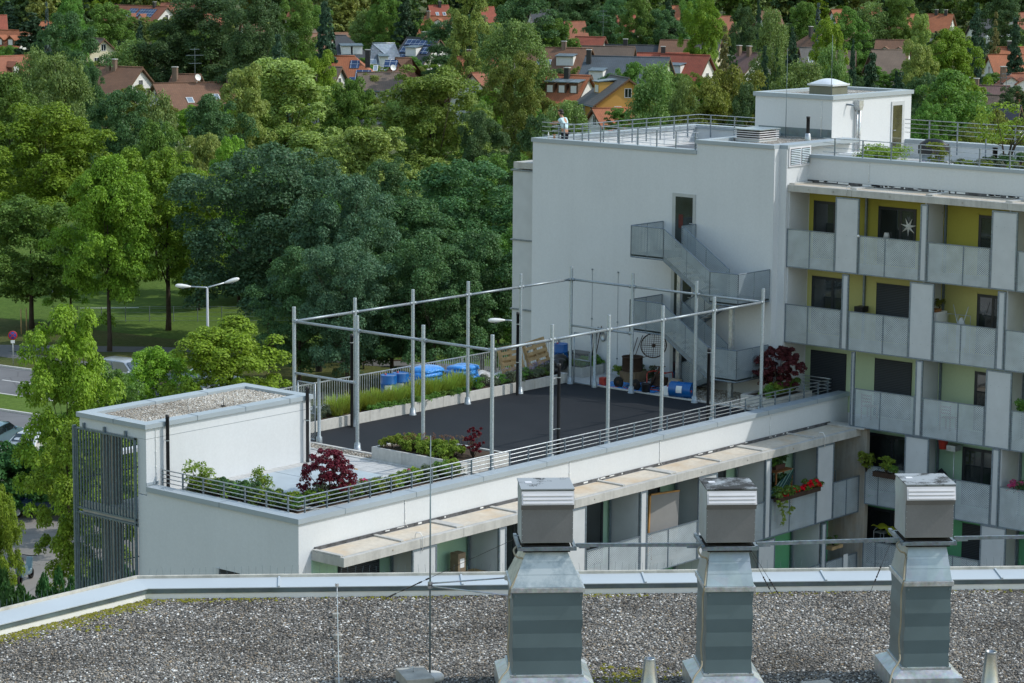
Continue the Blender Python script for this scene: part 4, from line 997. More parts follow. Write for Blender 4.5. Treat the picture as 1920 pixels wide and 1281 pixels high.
bar_rail('roof_railing', [(26.95, -6.3), (26.95, -22)], 8.1, 9.55, [(26.95, -7.4-1.25*k) for k in range(12)], 'tall grey bar railing on the far roof edge right of the penthouse', low=8.3)
for (u, v0, v1, z, lab) in ((1464, 90, 255, 9.03, 'thin lightning rod on the tall block, left of the penthouse'), (1556, 65, 180, 10.55, 'thin lightning rod beside the domed rooflight on the penthouse')):
    x, y = (21.7, -4.35) if u < 1500 else (22.6, -5.75)
    dd = math.hypot(x-CAM.x, y-CAM.y); zt = far(u, v0, dd).z; MB().tube([(x, y, z), (x, y, zt)], .014, 6, r2=.006).thing('lightning_rod', m_zincdark, lab, 'lightning rod', loc=(x, y, z))
# ------------------------------------------------------------------ outside stair on the gable
st = empty('fire_stair', (16.1, -4.6, .0), label='galvanised outside stair with perforated sheet guards zigzagging up the gable', cat='staircase')
XO, XI = 15.15, 16.12
def sguard(pts_low, pts_high):
    """guard panel given by lower and upper corner points"""
    a, b = [Vector(p) for p in pts_low]; c, d = [Vector(p) for p in pts_high]
    mb = MB(); w = .02
    for p, q in ((a, b), (c, d), (a, c), (b, d)): mb.tube([p, q], w, 4)
    L = (b-a).length
    if L > 1.4: m0, m1 = (a+b)/2, (c+d)/2; mb.tube([m0, m1], w, 4)
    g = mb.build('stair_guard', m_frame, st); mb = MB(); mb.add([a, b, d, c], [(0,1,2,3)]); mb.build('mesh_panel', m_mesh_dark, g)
def H(p, h): return (p[0], p[1], p[2]+h)
def landing(x0, x1, y0, y1, z, nm='landing'):
    mb = MB(); mb.box(x0, x1, y0, y1, z-.06, z); mb.build(nm, m_zincdark, st)
def flight(x0, x1, ya, za, yb, zb, n):
    mb = MB()
    for k in range(n):
        f = (k+.5)/n; y = ya+(yb-ya)*f; z = za+(zb-za)*(k+1)/(n+1); hw = abs(yb-ya)/n*.55; mb.box(x0+.03, x1-.03, y-hw, y+hw, z-.035, z)
    mb.build('treads', m_zinc, st); mb = MB()
    for x in (x0, x1): mb.ext([(x-.01, ya, za-.14), (x-.01, yb, zb-.14), (x-.01, yb, zb+.06), (x-.01, ya, za+.06)], (.02, 0, 0))
    mb.build('stringer', m_frame, st)
for zt in (4.98, 2.24):
    zm = zt-1.37; hi = 1.05
    landing(XO, 17.09, -3.65, -2.15, zt); landing(XO, 17.09, -7.0, -5.75, zm)
    flight(XO, XI-.02, -3.65, zt, -5.75, zm, 8)
    b0, b1, b2, b3 = (XO, -2.15, zt-.1), (XO, -3.65, zt-.1), (XO, -5.75, zm-.1), (XO, -7.0, zm-.1)
    sguard((b0, b1), (H(b0, 1.15), H(b1, 1.15))); sguard((b1, b2), (H(b1, 1.15), H(b2, 1.15))); sguard((b2, b3), (H(b2, 1.15), H(b3, 1.15)))
    sguard((b0, (17.08, -2.15, zt-.1)), (H(b0, 1.15), (17.08, -2.15, zt+1.05))); sguard((b3, (17.08, -7.0, zm-.1)), (H(b3, 1.15), (17.08, -7.0, zm+1.05)))
    sguard(((XI, -3.8, zt-.1), (XI, -5.9, zm-.1)), ((XI, -3.8, zt+1.05), (XI, -5.9, zm+1.05)))
    zl = zm-1.37
    if zl > -.6:
        flight(XI+.06, 17.06, -5.75, zm, -3.65, max(zl, 0.0), 8)
        sguard(((XI+.07, -5.75, zm-.1), (XI+.07, -3.8, max(zl, .05)-.05)), ((XI+.07, -5.75, zm+.95), (XI+.07, -3.8, max(zl, .05)+.95)))
sguard(((16.12, -3.55, 3.8), (17.08, -3.62, 3.8)), ((16.12, -3.55, 5.9), (17.08, -3.62, 6.05))) if False else None
sguard(((XI+.1, -3.66, 4.9), (17.08, -3.66, 4.9)), ((XI+.1, -3.66, 6.03), (17.08, -3.66, 6.03)))
mb = MB()
for (x, y) in ((15.95, -6.18), (16.1, -3.7)): mb.box(x-.075, x+.075, y-.075, y+.075, 0.0, 4.9 if y > -5 else 3.55)
mb.each('column', m_zinc, st)
# ------------------------------------------------------------------ ball-court frame
BX = 2.872
cf = empty('ball_court_frame', (7.2, -4.3, .0), label='tall galvanised post-and-rail frame standing round the dark ball court', cat='court frame')
posts = {}
def post(i, j, zt=4.4):
    x, y = i*BX, -j*2.88; mb = MB()
    mb.lathe((x, y, 0), [(.13, .004), (.13, .03), (.115, .03), (.10, .22), (.068, .25), (.062, .27), (.062, zt-.01), (.058, zt), (0, zt)], 14)
    for k in range(6):
        w = k*math.pi/3; mb.obox(Vector((x+.075*math.cos(w)-.012, y+.075*math.sin(w)-.012, .01)), (.024,0,0), (0,.024,0), (0,0,.24))
    o = mb.build('post', m_postz, cf); return o
cells = [(i, 0) for i in range(6)] + [(i, 3) for i in range(6)] + [(0, 1), (0, 2), (5, 1), (5, 2)]
for c in cells: post(*c)
RZ = 3.92
def top_rail(a, b):
    p, q = Vector((a[0]*BX, -a[1]*2.88, RZ)), Vector((b[0]*BX, -b[1]*2.88, RZ)); d = (q-p).normalized()
    MB().tube([p+d*.05, q-d*.05], .043, 10).build('rail', m_postz, cf)
    mb = MB()
    for s in (p+d*.03, q-d*.15): mb.tube([s, s+d*.12], .06, 10)
    mb.each('clamp', m_postz, cf)
for i in range(5): top_rail((i, 0), (i+1, 0)); top_rail((i, 3), (i+1, 3))
for j in range(3): top_rail((0, j), (0, j+1)); top_rail((5, j), (5, j+1))
def gate(x, ya, yb, zt, railz, name='gate'):
    mb = MB(); f = .025
    for y in (ya, yb): mb.tube([(x, y, .06), (x, y, zt)], f, 8)
    for z in (.08, zt, .95): mb.tube([(x, ya, z), (x, yb, z)], f*.9, 8)
    g = mb.build('gate', m_postz, cf); mb = MB(); mb.add([(x+.005, ya, .08), (x+.005, yb, .08), (x+.005, yb, zt), (x+.005, ya, zt)], [(0,1,2,3)]); mb.build('wire_netting', m_netting, g)
    mb = MB(); mb.box(x-.035, x-.01, yb+.02, yb+.09, .98, 1.25); mb.tube([(x-.03, yb+.05, 1.15), (x-.07, yb+.05, 1.15), (x-.07, yb+.15, 1.15)], .01, 6); mb.build('lock_box', m_frame, g)
def gate_post(x, y, zt):
    mb = MB(); mb.lathe((x, y, 0), [(.11, .004), (.10, .2), (.058, .24), (.058, zt)], 12); mb.build('gate_post', m_postz, cf)
def low_rail(x, z, ya, yb): MB().tube([(x, ya, z), (x, yb, z)], .04, 10).build('rail', m_postz, cf); mb = MB(); mb.tube([(x, yb-.07, z), (x, yb+.07, z)], .075, 8); mb.each('clamp', m_postz, cf)
gate(0, -.16, -.96, 1.95, 2.1); gate_post(0, -1.14, 2.15); low_rail(0, 2.2, -.05, -2.83)
gate(5*BX, -.18, -.98, 1.95, 2.1); gate_post(5*BX, -1.16, 2.1); low_rail(5*BX, 2.2, -.05, -2.83)
black_pipe(1*BX-.22, -.06, .01, 3.2, 'black vent pipe beside the second far post of the court', (1.6, 2.9), (BX, 0))
black_pipe(4*BX-.32, -.14, .01, 3.05, 'black vent pipe beside the far post in front of the pallets', (1.2, 2.6), (4*BX, 0))
black_pipe(1*BX+.38, -8.62, .01, 3.1, 'black vent pipe beside the near court post right of the red shrub', (1.0, 2.65), (BX, -8.64))
black_pipe(4*BX+.02, -8.44, .01, 2.6, 'black vent pipe beside the near court post by the lying drum', (.6, 2.45), (4*BX, -8.64))
# ------------------------------------------------------------------ planters
def planter(name, x0, x1, y0, y1, h, label, group='concrete planters on the roofs', seam=1.25, soil=-.05, z=0.0, t=.09):
    o = empty(name, (x0, y0, z), label=label, cat='planter', group=group); mb = MB()
    mb.box(x0, x1, y0, y0+t, z+.005, z+h); mb.box(x0, x1, y1-t, y1, z+.005, z+h); mb.box(x0, x0+t, y0+t, y1-t, z+.005, z+h); mb.box(x1-t, x1, y0+t, y1-t, z+.005, z+h)
    w = mb.build('planter_wall', m_kerb, o); mb = MB()
    k = x0+seam
    while k < x1-.3: mb.box(k, k+.012, y0-.004, y0+t+.004, z+.005, z+h+.003); k += seam
    k = y0+seam
    while k < y1-.3: mb.box(x0-.004, x0+t+.004, k, k+.012, z+.005, z+h+.003); k += seam
    if mb.v: mb.build('planter_joint', m_concrete_wall, w)
    n = 14; mb = MB(); r = random.Random(int(abs(x0*10))); vs = []; nx = max(2, int((x1-x0)/.25)); ny = max(2, int((y1-y0)/.25))
    for i in range(nx+1):
        for j in range(ny+1): vs.append((x0+t+(x1-x0-2*t)*i/nx, y0+t+(y1-y0-2*t)*j/ny, z+h+soil+r.uniform(-.03, .03)))
    mb.add(vs, [(i*(ny+1)+j, (i+1)*(ny+1)+j, (i+1)*(ny+1)+j+1, i*(ny+1)+j+1) for i in range(nx) for j in range(ny)], True); mb.build('soil', m_soil, o); return o
planter('planter', .10, 14.5, .24, 1.44, .36, 'long concrete planter of grasses along the far side of the court')
planter('planter', -.80, 1.45, -8.1, -4.28, .42, 'concrete planter with yellow-green shrubs at the near left corner of the court')
planter('planter', -8.42, -7.55, -8.62, -3.6, .16, 'shallow planter edge behind the end wall railing, left of the red maple')
planter('planter', -7.5, -.84, -8.62, -7.55, .16, 'shallow planter edge behind the long railing, right of the red maple')
planter('planter', 15.3, 17.6, -8.6, -7.1, .36, 'concrete planter under the red maple by the green recess')
planter('planter', 15.6, 16.9, .45, 1.5, .38, 'short concrete planter beyond the far court gate')
planter('planter', 19.6, 21.8, -11.4, -8.6, .42, 'concrete planter with a bushy green clump in front of the glazed penthouse door', z=8.07, seam=1.4)
planter('planter', 21.2, 24.6, -14.6, -12.4, .45, 'concrete planter with a thin young tree on the tall block terrace', z=8.07, seam=1.4)
planter('planter', 19.4, 20.8, -16.6, -12.6, .42, 'concrete planter with low green herbs behind the parapet at the right photo edge', z=8.07, seam=1.4)
# glazed hatch (flat rooflight) and the crate of silver balls beside it
h = empty('roof_hatch', (-5.8, -6.0, 0), label='flat blue-grey metal roof hatch behind the red maple', cat='roof hatch')
MB().box(-7.2, -3.55, -7.3, -4.65, .006, .33).build('hatch_wall', m_coping, h)
mb = MB(); mb.box(-7.24, -3.51, -7.34, -4.61, .33, .365); mb.build('hatch_lid', varied('hatch_lid', (.36, .42, .46), .10, 1.5, .35, .5), h, bevel=.008)
mb = MB(); mb.box(-5.4, -5.385, -7.35, -4.6, .325, .369); mb.build('lid_joint', m_frame, h)
c = empty('wooden_crate', (-3.2, -5.0, .0), label='shallow wooden crate heaped with silver and black balls beside the hatch', cat='crate'); mb = MB(); x0, x1, y0, y1 = -3.55, -2.75, -5.55, -4.75
for a in ((x0, x1, y0, y0+.03), (x0, x1, y1-.03, y1), (x0, x0+.03, y0+.03, y1-.03), (x1-.03, x1, y0+.03, y1-.03)): mb.box(*a, .008, .19)
mb.box(x0+.03, x1-.03, y0+.03, y1-.03, .01, .03); mb.build('crate_wall', m_wood, c, bevel=.004)
r2 = random.Random(4)
ballm = [m_zinclight, m_black, m_white, m_zinclight]; lab = {0: 'shiny silver ball', 1: 'black ball', 2: 'white ball', 3: 'shiny silver ball'}
bm = bmesh.new(); bmesh.ops.create_uvsphere(bm, u_segments=12, v_segments=8, radius=.085); me0 = bpy.data.meshes.new('ball'); bm.to_mesh(me0); bm.free()
for pl in me0.polygons: pl.use_smooth = True
bmesh_by = []
for k in range(4): m_ = me0.copy(); m_.materials.append(ballm[k]); bmesh_by.append(m_)
for k in range(24):
    i = k % 4; gx, gy = (k % 12) % 4, (k % 12)//4
    o = link('ball', bmesh_by[i], None, (x0+.12+gx*.185+r2.uniform(-.01, .01), y0+.14+gy*.24+(k//12)*.06, .12+(k//12)*.13+r2.uniform(0, .02))); tag(o, 'small round ball piled with others in the wooden crate', 'ball', 'balls heaped in the wooden crate')
# ------------------------------------------------------------------ things stored along the far side
def drum(name, c, label, lying=None, h=.88, r=.29, group='blue drums on the low wing roof'):
    ax = Vector((0, 0, 1)) if lying is None else Vector(lying).normalized(); c = Vector(c)
    o = empty(name, c, label=label, cat='drum', group=group)
    prof = [(0, 0), (r*.96, 0), (r, .015), (r, h*.33), (r*1.035, h*.345), (r, h*.36), (r, h*.64), (r*1.035, h*.655), (r, h*.67), (r, h-.015), (r*.985, h), (r*.95, h-.012), (0, h-.012)]
    MB().lathe(c, prof, 28, ax=ax).build('drum_body', m_blue, o)
    a = ax.cross(Vector((0, 0, 1)) if abs(ax.z) < .9 else Vector((1, 0, 0))).normalized(); b = ax.cross(a)
    mb = MB(); view = (CAM-c); view -= ax*view.dot(ax); view.normalize(); side = ax.cross(view)
    vs = []
    for k in range(6):
        w = -.45+.9*k/5; d = view*math.cos(w)+side*math.sin(w)
        for hh in (.36, .62): vs.append(c+d*(r*1.012)+ax*(h*hh))
    mb.add(vs, [(2*k, 2*k+2, 2*k+3, 2*k+1) for k in range(5)]); mb.build('drum_label', m_label, o)
    mb = MB(); mb.lathe(c+a*r*.5, [(.04, h-.012), (.04, h+.02), (0, h+.02)], 10, ax=ax); mb.build('bung', m_red, o); return o
drum('blue_drum', (6.35, 1.72, .26), 'upright blue drum with white label, left of the pair by the fence')
drum('blue_drum', (6.95, 1.70, .26), 'upright blue drum with white label, between its twin and the wrapped bags')
drum('blue_drum', (15.9, 1.75, .26), 'upright blue drum without visible label behind the pallets and black sacks')
drum('blue_drum', (14.72, -4.42, .30), 'blue drum lying on its side on the pale gravel', lying=(.25, -1, 0), h=.86)
mb = MB(); mb.box(14.75, 15.05, -4.28, -4.0, .01, .34); o = mb.thing('canister', m_white, 'white plastic canister with red cap beside the lying drum', 'canister', loc=(14.9, -4.14, .01), bevel=.03)
mb = MB(); mb.lathe((14.83, -4.2, .34), [(.035, 0), (.035, .04), (0, .04)], 10); mb.tube([(14.95, -4.14, .33), (14.95, -4.14, .39), (15.02, -4.1, .39), (15.02, -4.1, .33)], .014, 6); mb.build('canister_cap', m_red, o)
def lump(c, sx, sy, sz, seed, n=3, amp=.18, sq=.0):
    """soft irregular heap: displaced sphere with a flat foot"""
    bm = bmesh.new(); bmesh.ops.create_icosphere(bm, subdivisions=n, radius=1.0); r = np.random.RandomState(seed); K = r.normal(0, 1.6, (6, 3)); ph = r.uniform(0, 6.28, 6)
    vs = []
    for v in bm.verts:
        q = np.array(v.co[:]); d = 1+amp*sum(math.sin(float(K[i]@q)*1.6+ph[i]) for i in range(6))/3
        if sq: m = max(abs(q[0]), abs(q[1]), abs(q[2])); q = q*(1-sq)+q/m*sq*.9
        z = q[2]*d*sz
        vs.append((c[0]+q[0]*d*sx, c[1]+q[1]*d*sy, c[2]+max(z, -sz*.55)+sz*.55))
    fs = [tuple(v.index for v in f.verts) for f in bm.faces]; bm.free(); return vs, fs
for k, (x, lab) in enumerate(((8.25, 'blue foil-wrapped stack of sacks on a pallet, left of two'), (10.15, 'blue foil-wrapped stack of sacks on a pallet, nearer the wooden pallets'))):
    o = empty('wrapped_pallet', (x, 1.62, .25), label=lab, cat='wrapped goods', group='blue wrapped pallets by the fence'); mb = MB()
    mb.box(x-.62, x+.62, 1.22, 2.02, .26, .40); mb.build('pallet', m_wood, o)
    mb = MB(); rr = random.Random(k+2)
    for lv in range(5-k):
        vs, fs = lump((x+rr.uniform(-.03, .03), 1.62, .40+lv*.155), .70-.03*lv, .46, .135, 30+k*7+lv, 3, .10, .55); mb.add(vs, fs, True)
    mb.build('wrapped_sacks', m_tarp, o)
mb = MB(); vs, fs = lump((11.35, 1.65, .26), .62, .38, .26, 77, 4, .35); mb.add(vs, fs, True); vs, fs = lump((12.0, 1.5, .26), .35, .3, .14, 78, 3, .4); mb.add(vs, fs, True)
mb.thing('grey_tarpaulin', m_grey_tarp, 'crumpled grey tarpaulin heap left of the leaning wooden pallets', 'tarpaulin', loc=(11.4, 1.6, .26))
def pallet(c, tilt, lean, label):
    """pallet standing on edge, leaning back"""
    o = empty('wooden_pallet', c, label=label, cat='pallet', group='wooden pallets leaning by the fence'); c = Vector(c)
    ax = Vector((math.cos(tilt), 0, math.sin(tilt))); up = Vector((-math.sin(tilt), lean, math.cos(tilt))).normalized(); nn = ax.cross(up).normalized()
    mb = MB(); 
    for k in range(6): mb.obox(c+up*(.01+k*.205), ax*1.2, up*.125, nn*.022)
    mb.build('deck_boards', m_wood, o, bevel=.003); mb = MB()
    for k in range(3): mb.obox(c+ax*(k*.55)-nn*.10, ax*.10, up*1.15, nn*.098)
    mb.each('bearers', m_wood, o); mb = MB()
    for k in range(3): mb.obox(c+up*(k*.5+.03)-nn*.124, ax*1.2, up*.12, nn*.022)
    mb.build('base_boards', m_wood, o); return o
pallet((12.45, 1.55, .28), .0, .30, 'weathered wooden pallet leaning on edge, left of the paler one'); pallet((13.85, 1.45, .30), .10, .32, 'pale wooden pallet leaning tilted between black pipe and blue drum')
for k, (c, s, lab) in enumerate((((15.2, 1.35, .26), (.62, .40, .34), 'black plastic sack slumped in front of the upright blue drum'), ((14.3, .95, .32), (.55, .26, .17), 'long black plastic bag lying on the planter edge'), ((16.35, 1.5, .26), (.42, .4, .30), 'black plastic sack against the gable behind the far corner post'))):
    vs, fs = lump(c, *s, 50+k, 4, .30); MB().add(vs, fs, True).thing('plastic_sack', m_bag, lab, 'sack', 'black sacks by the far court corner', loc=c)
mb = MB(); mb.box(16.5, 17.0, 1.0, 1.9, .26, .72); mb.box(16.42, 17.05, .92, 1.95, .72, .76); mb.thing('dark_chest', m_black, 'low dark chest against the gable wall by the far court corner', 'chest', loc=(16.7, 1.4, .26), bevel=.02)
mb = MB()
for dx, dz in ((0, 0), (.08, -.1), (-.1, .05), (.16, -.2)): mb.tube([(16.85+dx*.4, 1.0+dx, .05), (17.05, .85+dx*1.6, 1.75+dz)], .018, 6)
mb.thing('tool_bundle', m_rust, 'bundle of thin rods leaning on the gable left of the far gate', 'tools', 'rods leaning on the gable', loc=(16.9, 1.0, .0))
mb = MB()
for dx, dz in ((0, 0), (.10, -.14), (-.12, .1)): mb.tube([(16.75+dx*.5, -.75+dx, .03), (17.05, -1.05+dx*2, 1.55+dz)], .016, 6)
mb.thing('tool_bundle', m_rust, 'bundle of thin rods leaning on the gable right of the far gate', 'tools', 'rods leaning on the gable', loc=(16.8, -.8, .0))
MB().lathe((17.07, .62, 1.45), [(.0, 0), (.15, 0), (.15, .02), (.12, .03)], 20, ax=(-1, 0, 0), sx=1.0, sy=1.6).thing('wall_mirror', m_zinclight, 'small pale oval disc hung on the gable beside the rods', 'disc', loc=(17.07, .62, 1.45))
# bitumen cooker on wheels: pot, brick base, wheels, open mesh lid
k = empty('tar_cooker', (15.3, -2.2, .01), label='rusty tar cooker on two wheels with its round mesh lid tilted open', cat='tar cooker')
px, py = 15.35, -2.15
MB().lathe((px, py, 0), [(.36, .62), (.38, .66), (.38, 1.12), (.40, 1.13), (.40, 1.16), (.36, 1.16), (.35, .75), (0, .75)], 28).build('pot', m_rust, k)
mb = MB(); mb.box(px-.36, px+.36, py-.42, py+.32, .30, .62); mb.box(px-.42, px+.42, py-.5, py+.4, .24, .30); mb.build('firebox', concrete('soot_brick', (.13, .10, .075), .6, (.30, .22, .12)), k)
for (wx, wy) in ((px-.42, py+.28), (px-.42, py-.52)):
    mb = MB(); mb.lathe((wx, wy, .21), [(.05, 0), (.20, .0), (.21, .02), (.21, .06), (.20, .08), (.05, .08)], 22, ax=(-1, 0, 0)); w = mb.build('wheel', m_rubber, k)
    mb = MB(); mb.lathe((wx-.082, wy, .21), [(0, .01), (.06, .012), (.07, 0)], 12, ax=(-1, 0, 0)); mb.build('hub', m_rust, w)
lc = Vector((px+.25, py-.78, 1.62)); mb = MB(); ang = 1.05; ax = Vector((.6, .35, -.35)).normalized(); a = ax.cross(Vector((0,0,1))).normalized(); b = ax.cross(a); R_ = .47
ringp = [lc+a*(R_*math.cos(2*math.pi*t_/36))+b*(R_*math.sin(2*math.pi*t_/36)) for t_ in range(37)]; mb.tube(ringp, .022, 6, caps=False)
for q in np.arange(-.4, .41, .08):
    hw = math.sqrt(max(0, R_*R_-q*q)); mb.tube([lc+a*q-b*hw, lc+a*q+b*hw], .006, 4); mb.tube([lc+b*q-a*hw, lc+b*q+a*hw], .006, 4)
mb.tube([lc-b*R_, lc+b*R_], .012, 5); mb.tube([lc-a*R_, lc+a*R_], .012, 5); mb.obox(lc-a*.06-b*.06, a*.12, b*.12, ax*.02); mb.tube([lc+b*R_*.9-a*.2, Vector((px+.1, py-.38, 1.14))], .015, 5); mb.build('mesh_lid', m_rust, k)
k = empty('motor_pump', (15.55, -3.25, .01), label='red tubular-framed motor pump standing between the tar cooker and the stair', cat='machine')
mb = MB(); 
for y in (-2.95, -3.6): mb.tube([(15.2, y, .06), (15.2, y, .62), (15.3, y, .68), (15.85, y, .68), (15.9, y, .6), (15.9, y, .06), (15.2, y, .06)], .022, 6)
for p, q in (((15.2, -2.95, .06), (15.2, -3.6, .06)), ((15.9, -2.95, .06), (15.9, -3.6, .06)), ((15.55, -2.95, .68), (15.55, -3.6, .68))): mb.tube([p, q], .02, 6)
mb.build('tube_frame', m_red, k); mb = MB(); mb.box(15.32, 15.78, -3.5, -3.05, .18, .48); mb.lathe((15.55, -3.28, 0), [(.17, .48), (.17, .56), (.1, .60), (0, .60)], 16); mb.build('engine', m_rust, k, bevel=.02)
mb = MB(); mb.tube([(15.3, -3.0, .1), (15.2, -3.55, .95)], .045, 8); mb.tube([(15.15, -3.3, .93), (15.25, -3.75, .97)], .022, 6); mb.build('crank_arm', m_rust, k)
mb = MB(); n = 18; rr = np.random.RandomState(6); vs = []
for i in range(n+1):
    for j in range(n+1): vs.append((14.62+1.7*j/n+rr.uniform(-.02, .02), -.95-2.6*i/n+rr.uniform(-.02, .02), .012+abs(.05*math.sin(i*1.3+j*.7)*rr.uniform(.2, 1))))
mb.add(vs, [(i*(n+1)+j, (i+1)*(n+1)+j, (i+1)*(n+1)+j+1, i*(n+1)+j+1) for i in range(n) for j in range(n)], True); mb.thing('blue_tarpaulin', m_tarp, 'crumpled blue tarpaulin spread under the tar cooker', 'tarpaulin', loc=(15.3, -2.0, .01))
mb = MB(); mb.lathe((14.72, -3.28, 0), [(0, .02), (.15, .02), (.17, .34), (.18, .36), (.16, .36), (.14, .1), (0, .1)], 16); mb.thing('bucket', m_black, 'black bucket standing on the blue tarpaulin', 'bucket', loc=(14.72, -3.28, .02))
mb = MB(); mb.tube([(14.8, -1.1, .03), (14.65, -1.6, .03), (15.0, -2.0, .03), (14.7, -2.6, .03), (14.62, -3.2, .03)], .018, 6); mb.thing('red_hose', m_red, 'thin red hose lying along the court edge', 'hose', loc=(14.7, -2, .01))
mb = MB(); mb.box(14.75, 15.0, -1.28, -1.05, .02, .32); mb.thing('red_can', m_red, 'red fuel can left of the tar cooker wheel', 'can', loc=(14.87, -1.16, .02), bevel=.03)
vs, fs = lump((15.9, -3.75, .01), .3, .28, .3, 91, 3, .2); MB().add(vs, fs, True).thing('stone_block', m_concrete_wall, 'rounded olive stone behind the white canister', 'stone', loc=(15.9, -3.75, .01))
# balcony belongings -------------------------------------------------
def shelf(x, y, z):
    o = empty('plant_shelf', (x, y, z), label='open wooden plant shelf on the geranium balcony', cat='shelf'); mb = MB()
    for a in (0, .95):
        for b in (0, .35): mb.box(x+a, x+a+.05, y+b, y+b+.05, z, z+1.75)
    mb.each('shelf_leg', m_wood_red, o); mb = MB()
    for h_ in (.55, 1.05, 1.72): mb.box(x-.02, x+1.02, y-.02, y+.42, z+h_, z+h_+.03)
    mb.each('shelf_board', m_wood_red, o)
shelf(13.45, -10.0, -3.55)
for k, (x, y, z, lab) in enumerate(((13.7, -9.8, -1.80, 'brown plant trough on top of the wooden plant shelf'), (13.65, -9.8, -2.97, 'terracotta plant trough on the lower board of the plant shelf'))):
    mb = MB(); mb.ext([(x-.02, y, z+.17), (x+.6, y, z+.17), (x+.55, y, z), (x+.03, y, z)], (0, .18, 0)); mb.thing('plant_trough', varied('terracotta'+str(k), ((.10, .05, .04), (.36, .11, .05))[k], .1, 5, .8), lab, 'plant pot', 'plant troughs on the balconies', loc=(x, y, z))
mb = MB(); n = 24; P0, P1 = Vector((12.3, -10.25, -2.35)), Vector((14.15, -10.25, -1.75)); vs = []
for i in range(n+1):
    f = i/n; c = P0.lerp(P1, f)-Vector((0, 0, .55*math.sin(math.pi*f)*(1-.3*f)))
    for j in range(7): w = (j/6-.5)*.9*math.sin(math.pi*max(.06, min(.94, f))); vs.append((c.x, c.y+w*.6, c.z+abs(w)*.35))
mb.add(vs, [(i*7+j, (i+1)*7+j, (i+1)*7+j+1, i*7+j+1) for i in range(n) for j in range(6)], True)
t = NT('hammock_cloth', .85, .2); s_ = t.node('ShaderNodeSeparateXYZ'); t.l.new(t.pos(), s_.inputs[0]); hm = t.color(t.ramp(t.math('FRACT', t.math('MULTIPLY', s_.outputs[1], 12.0)), [(.0, (.03, .10, .08)), (.42, (.05, .14, .10)), (.48, (.5, .55, .45)), (.6, (.04, .12, .10)), (.85, (.02, .04, .06))]))
mb.thing('hammock', hm, 'striped green hammock sagging behind the red geraniums', 'hammock', loc=P0)
def mattress(): 
    o = empty('leaning_frame', (6.9, -9.9, -3.55), label='grey board in a wooden frame leaning against the balcony partition', cat='board'); c = Vector((6.35, -9.85, -3.5)); ax = Vector((1.15, -.30, 0)); up = Vector((.28, .15, 1.95))
    nn = ax.cross(up).normalized(); mb = MB(); mb.obox(c, ax, up, nn*.10); mb.build('board', varied('grey_board', (.24, .235, .23), .06, 2, .8), o); mb = MB()
    mb.obox(c-ax.normalized()*.06+nn*.0, ax.normalized()*.058, up, nn*.13); mb.obox(c+up, ax, up.normalized()*.05, nn*.13); mb.build('wood_rim', varied('pine_rim', (.42, .22, .07), .2, 4, .7), o)
mattress()
def chair(x, y, z, lab, rz=0):
    o = empty('garden_chair', (x, y, z), rz, label=lab, cat='chair', group='wooden balcony chairs'); mb = MB()
    for a in (-.2, .2):
        for b in (-.2, .2): mb.box(a-.02, a+.02, b-.02, b+.02, 0, .44 if b < 0 else .92)
    mb.each('chair_leg', m_wood_red, o, local=True); mb = MB()
    for k in range(5): mb.box(-.22, .22, -.21+k*.085, -.14+k*.085, .44, .465)
    mb.build('seat', m_wood_red, o, local=True); mb = MB()
    for k in range(3): mb.box(-.2, .2, .19, .21, .6+k*.11, .67+k*.11)
    mb.each('backrest', m_wood_red, o, local=True)
chair(6.05, -9.95, -3.55, 'reddish wooden folding chair in front of the leaning grey board', 2.6)
chair(18.3, -13.85, -.49, 'reddish wooden chair behind the guard of the middle pale green balcony', 1.57)
chair(18.3, -10.6, -.49, 'reddish wooden chair half hidden behind the guard under the left shutter', 1.57)
mb = MB(); mb.box(4.95+.55, 6.0, -10.3, -9.9, -2.72, -2.62); mb.thing('dark_table', m_black, 'small dark table top on the balcony left of the leaning board', 'table', loc=(5.7, -10.1, -2.7))
mb = MB(); mb.box(-3.0, -2.65, -9.95, -9.62, -2.35, -1.75); mb.box(-3.25, -2.5, -10.0, -9.5, -2.55, -2.36); o = mb.thing('paper_sack', varied('brown_paper', (.20, .15, .10), .2, 4, .8), 'brown paper sack standing on a wooden box on the left green balcony', 'sack', loc=(-2.9, -9.8, -2.55), bevel=.02)
mb = MB(); mb.box(-2.92, -2.73, -9.957, -9.952, -2.2, -1.92); mb.build('sack_label', m_label, o)
mb = MB(); mb.box(-2.2+.1, -1.95, -10.1, -9.6, -2.6, -2.45); mb.box(-2.45, -2.0, -10.2, -9.7, -2.44, -2.41); mb.thing('wooden_tray', m_wood, 'low wooden tray beside the brown paper sack', 'tray', loc=(-2.1, -9.9, -2.6))
# yellow balcony: ironing rack, white cabinet, box, star, lamp, pebbles mobile, towel rack etc.
o = empty('ironing_board', (18.2, -14.5, 2.23), label='folded pale ironing board with crossed legs on the second balcony row', cat='ironing board')
mb = MB(); c0 = Vector((18.1, -14.35, 2.3)); vs = [(18.1, -14.35+.19*math.cos(w)*min(1, 1.3-abs(math.sin(w))*.5), 2.95+.62*math.sin(w)) for w in np.linspace(0, 2*math.pi, 20, endpoint=False)]; mb.ext(vs, (.04, 0, 0)); mb.build('board', m_panel, o)
mb = MB(); mb.tube([(18.05, -14.55, 2.3), (18.05, -14.05, 4.0)], .014, 6); mb.tube([(18.05, -14.15, 2.3), (18.05, -14.65, 3.98)], .014, 6); mb.each('leg', m_zinclight, o)
mb = MB(); mb.box(17.8, 18.5, -13.55, -13.16, 2.24, 3.68); o = mb.thing('white_cabinet', m_white, 'white cabinet end with a brown box on top, left of the ironing board', 'cabinet', loc=(18.1, -13.4, 2.24), bevel=.01)
